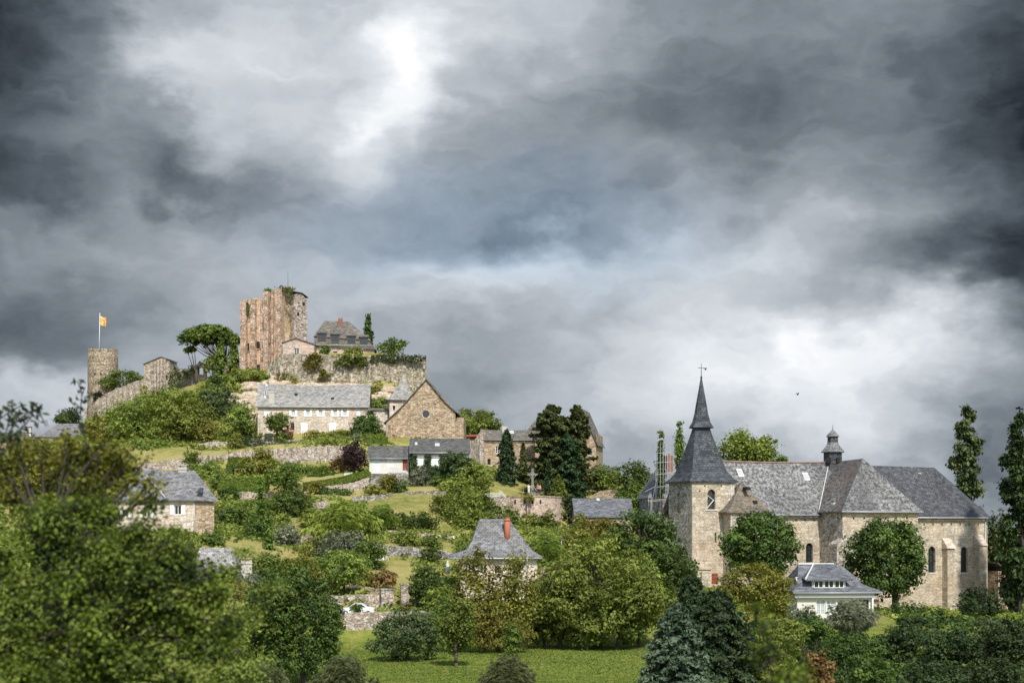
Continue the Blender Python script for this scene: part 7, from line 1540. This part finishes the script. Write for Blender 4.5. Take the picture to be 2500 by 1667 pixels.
H = [
 (1013, 1258, 1294, 58, 216, 'dark', 'low dark green hedge-like shrub row on the dry terrace'), (992, 1296, 1348, 37, 199, 'light', 'bright green shrub, larger of two on the terrace above the drystone wall'), (1048, 1315, 1352, 28, 199, 'mid', 'green shrub, smaller of two on the terrace above the drystone wall'), (1048, 1344, 1378, 23, 192.5, 'dark', 'round dark boxwood ball in front of the drystone wall'),
 (940, 1398, 1435, 28, 176, 'rusty', 'reddish-brown tipped bush on the lawn corner above the gate pillars'), (720, 1212, 1275, 52, 229, 'dark', 'large round dark green bush in the terraced gardens'), (668, 1225, 1285, 28, 230, 'mid', 'green bush left of the large round dark bush'), (693, 1262, 1305, 22, 219, 'light', 'small rounded light bush, left of the ball tree'),
 (693, 1140, 1212, 48, 249, 'mid', 'pale-speckled green shrub in front of the clipped hedge end'), (560, 1195, 1232, 26, 250, 'dark', 'dark shrub before the left end of the long clipped hedge'), (560, 1262, 1350, 40, 216, 'cool', 'dense blue-green shrub right of the shuttered house'), (625, 1285, 1375, 44, 206, 'dark', 'dark shrub mass behind the lower columnar cypress'),
 (530, 1240, 1290, 24, 222, 'yellow', 'yellow-green shrub against the shuttered house side wall'), (700, 1290, 1345, 30, 206, 'silver', 'greyish shrub with white specks near the lower columnar cypress'), (720, 1345, 1375, 22, 200, 'ochre', 'olive brown small bush on the dry grass'), (760, 1250, 1300, 30, 215, 'light', 'light bush left edge of the feathery tree'),
 (770, 1322, 1400, 42, 196, 'yellow', 'yellow-green wild shrub left of the olive-like bush'), (735, 1370, 1440, 45, 176, 'ochre', 'brownish yellow shrub above the big dark foreground tree'), (650, 1360, 1440, 48, 168, 'mid', 'green shrub right of the rendered chimney'), (890, 1400, 1452, 26, 178, 'yellow', 'yellow-green bush right of the round-headed tree'), (800, 1425, 1460, 28, 172, 'rusty', 'small reddish flowering bush at the foot of the round-headed tree'), (855, 1441, 1458, 16, 170.5, 'deep', 'very dark clipped ball below the round-headed tree'),
 (780, 1140, 1170, 36, 268, 'mid', 'low green shrubs against the tall terrace wall'), (740, 1135, 1168, 26, 268, 'light', 'bright shrubs right of the garden hut'), (830, 1120, 1160, 20, 268, 'rusty', 'reddish scrub left of the purple-leaved tree'), (600, 1120, 1165, 26, 270, 'yellow', 'yellowish bush inside the clipped arch corner'), (645, 1105, 1168, 31, 272, 'ochre', 'olive conical shrub in front of the tall terrace wall'),
 (500, 1135, 1185, 40, 262, 'light', 'light meadow shrub right of the lauze roof chimney'), (470, 1105, 1145, 20, 272, 'mid', 'green bush behind the lauze roof chimney'), (530, 1165, 1200, 20, 256, 'mid', 'bright green bush left of the long clipped hedge'), (775, 1180, 1212, 26, 249, 'ochre', 'brown and green shrub under the curving hedge'), (820, 1195, 1215, 40, 247, 'dark', 'dark low hedge under the sloping wall'),
 (680, 1085, 1100, 12, 300, 'mid', 'dark green creeping shrub on the garden wall by the bench'), (1150, 1330, 1400, 40, 186, 'mid', 'green shrub hiding the left wall of the tall flared roof house'), (870, 1480, 1497, 9, 157.6, 'mid', 'small shrub in front of the white car'),
 (815, 1500, 1545, 26, 150, 'ochre', 'ivy-like shrub at the left end of the roadside retaining wall'), (985, 1478, 1502, 16, 157, 'ochre', 'small brownish shrub at the foot of the slim gate pillar'), (1060, 1500, 1560, 40, 152, 'mid', 'green shrub against the right end of the roadside wall'), (1080, 1440, 1500, 45, 160, 'light', 'bright green shrub right of the dark tree by the gate'),
 (1320, 1420, 1475, 34, 164, 'yellow', 'yellowish shrub right of the tall flared roof house'), (1400, 1300, 1380, 44, 210, 'yellow', 'pale yellowish flowering bush below the bastion right edge'), (1465, 1275, 1345, 56, 214, 'ochre', 'olive-yellow shrubs in front of the slate barn'), (1418, 1262, 1300, 17, 221, 'yellow', 'golden clipped shrub at the left corner of the barn'), (1500, 1300, 1360, 40, 205, 'light', 'light green shrub right of the olive-yellow ones'), (1440, 1330, 1400, 44, 195, 'mid', 'green bushes behind the big light sycamore'),
]
for px, yt, yb, hw, D, mt, lb in H: B('bush', px, yt, yb, hw, D, mt, lb)
T('feather', 1335, 1298, 1405, 58, 190, 'mid', 'fern-leaved deep green tree behind the right slope of the flared roof', ls=.24)
T('round', 724, 1276, 1310, 15, 219, 'yellow', 'tiny ball-headed tree with forked stems on the dry terrace', trunk=.1)
T('cypress', 636, 1172, 1275, 10.5, 219, 'cypress', 'small columnar cypress, upper left of two in the gardens', name='cypress', cat='cypress'); T('cypress', 656, 1254, 1370, 12, 197, 'cypress', 'small columnar cypress, lower right of two in the gardens', name='cypress', cat='cypress')
hedge([(533, 1170, 1203, 253), (600, 1166, 1200, 253), (652, 1163, 1200, 253)], 2.0, 'hedge', 'long square-clipped light hedge in the middle of the gardens', ls=.2)
hedge([(740, 1178, 1191, 252.5), (790, 1171, 1188, 252.8), (838, 1163, 1180, 253), (868, 1153, 1172, 253), (902, 1152, 1168, 253)], 2.0, 'hedge', 'curving clipped hedge sweeping up to the cream cottage', ls=.2)
hedge([(750, 1160, 1174, 262), (800, 1155, 1168, 262), (815, 1155, 1166, 262)], 1.4, 'dark', 'small dark clipped hedge behind the curving one', ls=.2)
hedge([(552, 1132, 1168, 268), (566, 1132, 1168, 268)], 2, 'mid', 'upright clipped hedge block left side of the arch', ls=.2); hedge([(556, 1116, 1134, 270), (592, 1116, 1134, 270)], 2, 'hedge', 'clipped cube of hedge against the tall terrace wall', ls=.2)
hedge([(566, 1132, 1140, 268.2), (590, 1131, 1137, 268.2), (615, 1138, 1144, 268.2)], 1, 'hedge', 'thin arched hedge top in front of the clipped cube', ls=.18)
hedge([(590, 1063, 1082, 303.4), (636, 1066, 1082, 303.4)], 1.5, 'deep', 'dark low clipped hedge behind the silver shrub', ls=.2); hedge([(680, 1081, 1088, 300.8), (715, 1078, 1084, 300.8)], 1, 'dark', 'narrow dark hedge strip above the garden wall', ls=.2)
# right: behind and around the church
T('cypress', 1613, 1055, 1215, 12, 224, 'dark', 'dark ragged cypress behind the scaffold', name='cypress', cat='cypress'); T('cypress', 1658, 1031, 1145, 12, 232, 'cypress', 'dense pointed cypress left of the church spire', name='cypress', cat='cypress')
T('loose', 1550, 1120, 1235, 46, 258, 'dark', 'airy dark tree with see-through crown left of the scaffold', ls=.34); T('round', 1540, 1185, 1290, 56, 240, 'mid', 'broad green tree behind the slate barn right end')
T('loose', 1800, 1052, 1150, 44, 250, 'light', 'leafy plane tree behind the nave ridge, left of two', ls=.40, dens=1.3); T('loose', 1858, 1060, 1150, 42, 248, 'light', 'leafy plane tree behind the nave ridge, right of two', ls=.40, dens=1.3); T('round', 1908, 1110, 1150, 16, 246, 'mid', 'treetop just peeping over the nave ridge')
T('poplar', 2362, 997, 1290, 54, 245, 'poplar', 'tall ragged poplar behind the church choir roof', name='poplar', cat='poplar', dens=1.0, ls=.36)
T('poplar', 2484, 1015, 1480, 54, 196, 'deep', 'very dark tall poplar at the right edge', name='poplar', cat='poplar', dens=1.3, ls=.30)
T('round', 2435, 1245, 1450, 40, 232, 'deep', 'dark tree behind the apse at the right'); T('round', 2475, 1330, 1510, 36, 202, 'deep', 'near black tree right of the apse annex'); T('round', 2330, 1210, 1290, 40, 250, 'deep', 'dark bush behind the low end of the choir roof')
T('dome', 1857, 1246, 1418, 103, 170, 'dark', 'large round chestnut tree in front of the nave', trunk=.4, ls=.24, dens=1.5, lob=34); 
T('dome', 2166, 1256, 1472, 106, 178, 'dark', 'large round dark chestnut tree in front of the transept', trunk=.45, px0=2185, ls=.25, dens=1.5, lob=34)
T('full', 1850, 1370, 1520, 98, 150, 'ochre', 'yellowing rounded tree left of the dormer house', ls=.17)
T('full', 1572, 1244, 1450, 100, 168, 'dark', 'large dark green tree left of the church tower', ls=.24, lob=60); T('full', 1640, 1330, 1470, 72, 160, 'dark', 'drooping dark tree at the foot of the church tower', ls=.2)
T('full', 1462, 1318, 1572, 158, 146, 'light', 'huge light green sycamore in the centre right foreground', ls=.20, lob=60, dens=1.2, trunk=.5); T('full', 1370, 1400, 1572, 95, 146, 'mid', 'lower left flank tree of the huge sycamore', ls=.19); T('full', 1560, 1360, 1560, 85, 147, 'light', 'pale-leaved right flank tree of the huge sycamore', ls=.19)
T('full', 1505, 1440, 1580, 80, 144, 'mid', 'yellow-tinged lower boughs tree in front of the huge sycamore', ls=.18)
T('spruce', 1690, 1400, 1640, 95, 112, 'conifer', 'dark green spruce at the foot of the church tower', name='spruce', cat='spruce', ls=.17)
T('spruce', 1652, 1468, 1760, 135, 74, 'blue', 'blue-grey spruce at the bottom edge right of the lawn', name='spruce', cat='spruce', ls=.10, dens=1.5); T('spruce', 1752, 1432, 1760, 175, 84, 'conifer', 'broad dark fir right of the blue-grey spruce', name='spruce', cat='spruce', ls=.10, dens=1.5)
T('loose', 1158, 1325, 1590, 62, 141, 'ochre', 'yellow-brown acacia, left one in front of the tall flared roof house', ls=.19, px0=1182, trunk=.22, dens=.55); T('loose', 1262, 1330, 1585, 58, 141, 'ochre', 'yellow-brown acacia, right one in front of the tall flared roof house', ls=.19, px0=1240, trunk=.2, dens=.55)
T('full', 1215, 1495, 1590, 86, 141, 'ochre', 'low olive-brown thicket under the two acacias', ls=.17); T('full', 1330, 1490, 1570, 60, 147, 'deep', 'dark undergrowth tree left of the huge sycamore', ls=.18); T('full', 1110, 1440, 1560, 50, 142, 'mid', 'green tree left of the left acacia', ls=.18)
T('full', 995, 1488, 1612, 92, 129, 'cool', 'large rounded dark shrub-like tree on the lawn', ls=.14, dens=1.3); T('loose', 1118, 1458, 1600, 50, 123, 'mid', 'apple tree with visible trunk standing on the lawn', ls=.15, px0=1116, trunk=.17, dens=1.3); 
B('bush', 1248, 1515, 1605, 30, 132, 'mid', 'young sapling bush on the lawn below the acacias', ls=.14, dens=.9); T('loose', 1438, 1512, 1582, 28, 143, 'light', 'little fruit tree with dark trunk on the lawn before the sycamore', ls=.13, px0=1436, trunk=.14)
T('full', 712, 1385, 1665, 132, 110, 'dark', 'big glossy dark foreground tree left of the lawn', ls=.15, lob=54, dens=1.2, px0=745)
T('full', 668, 1420, 1560, 78, 108, 'dark', 'lighter boughs tree on the left flank of the dark foreground tree', ls=.15)
B('spiky', 838, 1600, 1720, 92, 66, 'olive', 'feathery olive broom shrub at the bottom left of the lawn', ls=.09); B('spiky', 1240, 1598, 1720, 78, 66, 'olive', 'feathery olive broom shrub at the bottom centre of the lawn', ls=.09); B('spiky', 640, 1610, 1720, 80, 64, 'olive', 'greenish broom shrub under the big dark foreground tree', ls=.09)
# bottom right
T('spruce', 1700, 1440, 1740, 150, 90, 'conifer', 'dark conifer filling the gap behind the blue-grey spruce and the broad fir', name='spruce', cat='spruce', ls=.12)
B('bush', 2215, 1478, 1520, 44, 168, 'dark', 'dark bush under the right chestnut beside the golden wall')
B('spiky', 2080, 1462, 1560, 78, 130, 'silver', 'wispy silver-green willow shrub in front of the dormer house', ls=.14); B('bush', 1960, 1475, 1560, 46, 132, 'silver', 'grassy silver shrub left below the dormer house')
H = [
 (2390, 1450, 1530, 52, 172, 'deep', 'dark bush in front of the apse'), (2290, 1495, 1545, 18, 165, 'deep', 'small dark conical bush below the choir buttress'), (2200, 1520, 1600, 60, 128, 'deep', 'dark shrub below the right chestnut tree'), (2320, 1530, 1620, 80, 122, 'deep', 'broad black-green shrub at lower right'), (2450, 1500, 1640, 80, 118, 'deep', 'heavy black-green thicket in the lower right corner'),
 (2080, 1540, 1640, 76, 110, 'dark', 'dark green shrub under the silver willow shrub'), (1900, 1500, 1600, 70, 120, 'light', 'light green shrub right of the broad dark fir'), (1880, 1570, 1680, 62, 84, 'light', 'bright yellow-green shrub at the bottom right of the fir'), (2000, 1585, 1700, 46, 74, 'rusty', 'reddish-brown foreground bush near the bottom edge'), (2130, 1600, 1720, 76, 70, 'dark', 'dull olive-green foreground bush at the bottom edge'), (2270, 1600, 1730, 90, 72, 'deep', 'dark foreground bush at the bottom right edge'), (2430, 1600, 1740, 90, 72, 'deep', 'darkest foreground bush in the bottom right corner'), (1980, 1500, 1580, 60, 126, 'dark', 'dark green shrub beside the silver grassy shrub'),
 (1770, 1440, 1530, 40, 140, 'mid', 'green shrub behind the broad dark fir'),
]
for px, yt, yb, hw, D, mt, lb in H: B('bush', px, yt, yb, hw, D, mt, lb)
# scrub behind the near tree on the far left
H = [(120, 1080, 1160, 100, 280, 'yellow', 'pale yellow scrub below the skyline houses'), (250, 1110, 1200, 80, 262, 'mid', 'green scrub left of the lauze roof'), (60, 1140, 1260, 90, 240, 'ochre', 'brownish scrub at the far left slope'), (200, 1190, 1300, 90, 220, 'mid', 'mid green bushes left of the shuttered house'), (400, 1310, 1400, 90, 175, 'light', 'bright bushes below the shuttered house'), (520, 1300, 1345, 34, 190, 'mid', 'bushes below the side wall of the shuttered house'), (480, 1370, 1450, 40, 165, 'mid', 'bushes left of the small pale slate roof'),
 (560, 1400, 1480, 56, 140, 'yellow', 'yellow-green scrub under the small pale slate roof'), (610, 1400, 1470, 40, 148, 'silver', 'grey-green scrub below the rendered chimney'), (150, 1010, 1038, 22, 372, 'dark', 'dark tree behind the long skyline roof'), (560, 1470, 1600, 60, 100, 'light', 'light scrub between near tree and dark foreground tree')]
for px, yt, yb, hw, D, mt, lb in H: B('bush', px, yt, yb, hw, D, mt, lb)
T('loose', 172, 995, 1045, 28, 375, 'deep', 'dark bushy tree on the skyline left of the round tower')
# ---- the near tree at the left edge (out of focus)
def near_tree(px, yt, yb, hw, D, mat, label, lobes, nleaf, ls, tr=None, seed=1, twigs=(), rt=.16):
    random.seed(seed); RNG.seed(seed); g_ = G(X(tr or px, D), D); base = Vector((X(tr or px, D), D, g_)); root = thing('tree', label, 'tree', base)
    L = [(X(a, D), D+dd, Z(b_, D), r1*D/F, r1*D/F*.8, r2*D/F) for a, b_, r1, r2, dd in lobes]
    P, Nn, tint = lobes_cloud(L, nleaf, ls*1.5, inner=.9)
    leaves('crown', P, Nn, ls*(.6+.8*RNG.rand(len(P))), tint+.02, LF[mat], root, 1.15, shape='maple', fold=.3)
    mb = MB(); top = Vector((base.x, D, Z(yt+(yb-yt)*.45, D))); mb.tube(base-Vector((0, 0, .4)), top, rt, rt*.6, 8)
    for l in L:
        q = Vector(l[:3]); st = base.lerp(top, random.uniform(.5, 1)); md = st.lerp(q, .5)+Vector((random.uniform(-.1, .1), 0, .1)); rl = min(.05, rt*.3); mb.tube(st, md, rl, rl*.6, 5); mb.tube(md, q, rl*.6, rl*.25, 5)
        for k in range(7):
            e = q+Vector((random.uniform(-1, 1)*l[3], random.uniform(-1, 1)*l[4], random.uniform(-.9, 1)*l[5])); mb.tube(q, e, .010, .004, 4, False)
    for tw in twigs:
        pr = at(*tw[0])
        for w_ in tw[1:]: cur = at(*w_); mb.tube(pr, cur, .014, .009, 4, False); pr = cur
    mb.build('trunk', M['bark_dark'], root); return root
LB = [(a_+o_, b_+p_, r_a*.62, r_b*.62, d_+o_*.004) for a_, b_, r_a, r_b, d_ in [(60, 1400, 150, 150, 0), (180, 1300, 120, 110, .3), (60, 1230, 110, 100, .5), (230, 1200, 60, 80, .2), (120, 1130, 80, 60, .4), (300, 1340, 90, 100, -.2), (400, 1345, 40, 36, .1), (400, 1430, 100, 90, -.3), (250, 1450, 130, 120, -.2), (120, 1540, 150, 130, 0), (330, 1560, 140, 120, -.4), (470, 1500, 80, 90, 0),
      (300, 1160, 40, 60, .3), (350, 1210, 28, 60, .2), (250, 1120, 50, 45, .5), (440, 1370, 50, 45, 0), (60, 1620, 160, 120, 0), (240, 1640, 160, 90, -.2), (450, 1620, 120, 100, -.3), (10, 1130, 60, 80, .2), (340, 1300, 36, 30, 0), (380, 1400, 50, 45, -.2), (500, 1430, 40, 60, .2), (200, 1110, 45, 30, .4), (520, 1570, 50, 80, .2)] for o_, p_ in ((-.42*r_a, -.15*r_b), (.40*r_a, -.35*r_b), (0, .45*r_b))]
LT = [l for l in LB if l[1] < 1235]; LB = [l for l in LB if l[1] >= 1235]+[(a_, b_, r_, r_*.8, 0) for a_, b_, r_ in ((420, 1300, 20), (455, 1385, 26), (545, 1440, 26), (500, 1375, 14), (560, 1520, 26), (180, 1235, 36), (590, 1590, 24), (380, 1270, 12), (470, 1330, 10))]
near_tree(230, 1230, 1667, 250, 22, 'near', 'large blurred leafy tree filling the lower left corner in the foreground', LB, 31000, .068, tr=200, seed=4)
near_tree(150, 1080, 1500, 200, 24, 'near_ochre', 'sparser yellow-olive blurred tree rising above the large near tree at far left', LT+[(a_, b_, r_, r_*.8, .2) for a_, b_, r_ in ((330, 1170, 20), (380, 1225, 16), (290, 1108, 22), (160, 1072, 24), (240, 1086, 22), (90, 1095, 26), (20, 1075, 24), (270, 1055, 12), (400, 1180, 10), (350, 1120, 10))], 3400, .085, tr=120, seed=6)
near_tree(560, 1330, 1667, 60, 30, 'light', 'blurred yellow-green leafy shrub right of the large near tree', [(560, 1560, 60, 90, 0), (520, 1470, 50, 50, 0), (600, 1640, 70, 60, 0), (590, 1350, 26, 22, 0), (560, 1400, 40, 34, .2), (470, 1560, 60, 70, .2), (620, 1500, 30, 40, 0), (530, 1660, 70, 60, 0), (660, 1440, 50, 26, .3)], 7500, .062, tr=560, seed=8, rt=.05)
# bare elder twigs against the sky
def sprig(pts, D, label, nl, ls, mat, seed, name='branch', spread=9, col='bark_dark'):
    random.seed(seed); RNG.seed(seed); mb = MB(); o = at(pts[0][0][0], pts[0][0][1], D); root = thing(name, label, 'branch', o); PP = []
    for ln in pts:
        pr = at(ln[0][0], ln[0][1], D)
        for a, b_ in ln[1:]:
            cur = at(a, b_, D+random.uniform(-.2, .2)); mb.tube(pr, cur, .012, .008, 5, False)
            for k in range(nl):
                f = random.random(); q = pr.lerp(cur, f); PP.append([q.x+random.gauss(0, spread)*D/F, q.y+random.gauss(0, .1), q.z+random.gauss(0, spread)*D/F-spread*.3*D/F])
            pr = cur
    mb.build('twig', M[col], root); P = np.array(PP); Nn = unit(len(P))*.8+np.array([0, -.4, .4]); Nn /= np.linalg.norm(Nn, axis=1, keepdims=True)
    up = np.tile([.7, 0, -.6], (len(P), 1))+unit(len(P))*.5
    leaves('foliage', P, Nn, ls*(.6+.8*RNG.rand(len(P))), .25+.15*RNG.normal(size=len(P)), LF[mat], root, 2.0, up); return root
sprig([[(-10, 1120), (20, 1040), (30, 1000), (28, 975)], [(0, 1090), (40, 1030), (70, 1005), (95, 1003), (112, 1040)], [(10, 1080), (60, 1040), (80, 1010), (78, 980)], [(-10, 1070), (0, 1020), (10, 990)], [(20, 1040), (60, 1020), (66, 1004)], [(30, 1100), (40, 1060), (62, 1030)], [(88, 1003), (90, 985)], [(-10, 1030), (30, 1000), (55, 990)], [(20, 1075), (35, 1030), (30, 1004), (55, 1008)]], 22, 'spray of bare twigs with drooping dark leaves against the sky at the left edge', 6, .06, 'deep', 3)
sprig([[(222, 1120), (206, 1060), (196, 1010), (200, 960), (190, 930)], [(206, 1050), (190, 1040)], [(198, 1000), (186, 985)], [(200, 965), (208, 945)]], 24, 'thin upright leafy twig in front of the round tower', 7, .06, 'deep', 5, spread=8)
near_tree(1860, 1460, 1667, 40, 16, 'near', 'soft blurred green sprig poking up at lower right in front of everything', [(1850, 1485, 24, 18, 0), (1870, 1530, 18, 26, 0), (1880, 1600, 50, 40, 0), (1930, 1655, 60, 50, 0)], 700, .055, tr=1880, seed=9, rt=.012)
# ---- undergrowth that nobody could count
for seed_, n, nm_, mt_, hmax, lsz, thr, kk in ((91, 16000, 'ground_cover', 'deep', 1.6, .26, -.2, 46), (92, 9000, 'shrubbery', 'dark', 2.0, .26, .1, 50), (77, 60000, 'undergrowth', 'light', .9, .30, -.5, 9), (79, 11000, 'brambles', 'light', 2.0, .34, -.15, 46), (81, 5000, 'scrub', 'mid', 2.4, .34, .05, 60)):
    RNG.seed(seed_)
    x = RNG.uniform(-105, 100, n); y = RNG.uniform(160, 372, n)
    if seed_ > 90: x = RNG.uniform(15, 66, n); y = RNG.uniform(88, 186, n)
    pxs = 1250+x/y*F; keep = (pxs > -60) & (pxs < 2560)
    big = nm_ != 'undergrowth'
    if seed_ > 90: keep &= (pxs > 1640) & ~((pxs > 1900) & (pxs < 2200) & (y > 152)) & (y < np.where(pxs > 1900, 186, 150))
    for a_, b_, c_, d_ in ((905, 1015, 172, 194), (895, 1110, 214, 250), (540, 660, 286, 300), (300, 560, 282, 296), (900, 1110, 196, 206), (1190, 1385, 257, 276), (640, 900, 302, 322), (600, 1050, 331, 352), (700, 770, 205, 230), (590, 680, 184, 200), (820, 960, 157, 163.5), (1240, 1560, 262, 300), (405, 512, 338, 364), (525, 930, 243, 263), (860, 905, 236, 243)): keep &= ~((pxs > a_) & (pxs < b_) & (y > c_) & (y < d_))
    if big:
        for a_, b_, c_, d_ in ((260, 540, 170, 200), (890, 1160, 240, 256), (1100, 1330, 160, 175), (1900, 2200, 140, 165), (1150, 1400, 236, 258), (1560, 2500, 160, 230), (1395, 1560, 222, 240), (660, 900, 250, 256), (890, 1110, 186, 216), (620, 905, 296, 304), (530, 880, 276, 281), (1170, 1470, 272, 300), (520, 930, 244, 277), (930, 1120, 276, 292), (940, 1060, 292, 305)): keep &= ~((pxs > a_) & (pxs < b_) & (y > c_) & (y < d_))
    cl = np.sin(x*.21+1+seed_)*np.cos(y*.17+seed_)+.5*np.sin(x*.55+y*.3)+RNG.normal(size=n)*.30; keep &= cl > thr-.9*((y > 300) & (y < 346) & (pxs > 250) & (pxs < 640))
    x, y = x[keep], y[keep]
    if big: x, y = x[::4], y[::4]
    n = len(x); z = GV(x, y); h = RNG.uniform(.25, 1.0, n)*hmax; idx = np.repeat(np.arange(n), kk)
    d_ = unit(len(idx)); d_[:, 2] = np.abs(d_[:, 2]); rad_ = (h*.75+.25)[idx]*(.6+.4*RNG.rand(len(idx)))
    P = np.stack([x, y, z], 1)[idx]+d_*rad_[:, None]*[1.1, 1.0, .9]
    Nn = d_*.7+unit(len(P))*.7+np.array([0, 0, .4]); Nn /= np.linalg.norm(Nn, axis=1, keepdims=True)
    o = leaves(nm_, P, Nn, lsz*(.55+.9*RNG.rand(len(P))), (.42+.2*RNG.normal(size=n))[idx]+.14*RNG.normal(size=len(P)), LF[mt_], None, 1.6, org=(0, 0, 0)); tag(o, kind='stuff')
    print(nm_, len(P))
for seed_, x0_, x1_, y0_, y1_, n in ((101, 100, 260, 180, 420, 520), (102, -330, -115, 120, 420, 520)):      # woods beyond the two edges of the picture
    RNG.seed(seed_); x = RNG.uniform(x0_, x1_, n); y = RNG.uniform(y0_, y1_, n); k_ = np.abs(x/y) > .385; x, y = x[k_], y[k_]; n = len(x); z = GV(x, y)
    h = RNG.uniform(3.0, 5.5, n); kk = 110; idx = np.repeat(np.arange(n), kk); d_ = unit(len(idx)); P = np.stack([x, y, z+h*.8], 1)[idx]+d_*(h[idx]*(.75+.25*RNG.rand(len(idx))))[:, None]
    Nn = d_+unit(len(P))*.6; Nn /= np.linalg.norm(Nn, axis=1, keepdims=True)
    o = leaves('woodland', P, Nn, .95*(.6+.8*RNG.rand(len(P))), (.4+.15*RNG.normal(size=n))[idx]+.15*RNG.normal(size=len(P)), LF['dark'], None, 1.4, org=(0, 0, 0)); tag(o, kind='stuff')
# lawn grass tufts
RNG.seed(78); n = 40000
y = RNG.uniform(96, 154, n); x = (RNG.uniform(540, 1700, n)-1250)/F*y; z = GV(x, y); P = np.stack([x, y, z+.05], 1)
Nn = unit(n); Nn[:, 2] *= .3; Nn /= np.linalg.norm(Nn, axis=1, keepdims=True); bl = np.sin(x*.35)*np.cos(y*.27)
o = leaves('grass', P, Nn, .10*(.5+RNG.rand(n)), .45+.2*bl+.2*RNG.normal(size=n), LF['grassy'], None, 1.4, up=np.tile([1., 0, 0], (n, 1))+unit(n)*.5, org=(0, 0, 0)); tag(o, kind='stuff')
bpy.context.view_layer.update()
for t_ in TREES:
    if t_[2] > 4 or t_[2] < -3: print('TRUNK', t_)
print('leaves', sum(t_[3] for t_ in TREES), 'things', sum(1 for o in C.objects if o.parent is None))


# ---- groups of repeats
GR = {'shrub': 'shrubs on the terraced hillside', 'terrace_wall': 'terrace walls on the hillside', 'cypress': 'cypresses', 'cedar': 'cedars by the terrace cross', 'conifer': 'dark conifers on the hillside', 'spruce': 'spruces at lower right',
 'hedge': 'clipped garden hedges', 'poplar': 'poplars behind the church', 'pine_tree': 'pines on the castle ridge', 'gate_pillar': 'stone gate pillars', 'street_lamp': 'street lamps', 'person': 'people beside the cross', 'bird': 'birds in the sky',
 'ivy': 'climbing plants on walls', 'tree': 'leafy trees', 'rock_outcrop': 'rock outcrops below the castle', 'bench': 'garden benches', 'stone_wall': 'old stone walls', 'branch': 'near twigs at the left edge'}
for o in C.objects:
    k_ = o.name.split('.')[0]
    if o.parent is None and 'kind' not in o and k_ in GR and 'group' not in o: o['group'] = GR[k_]
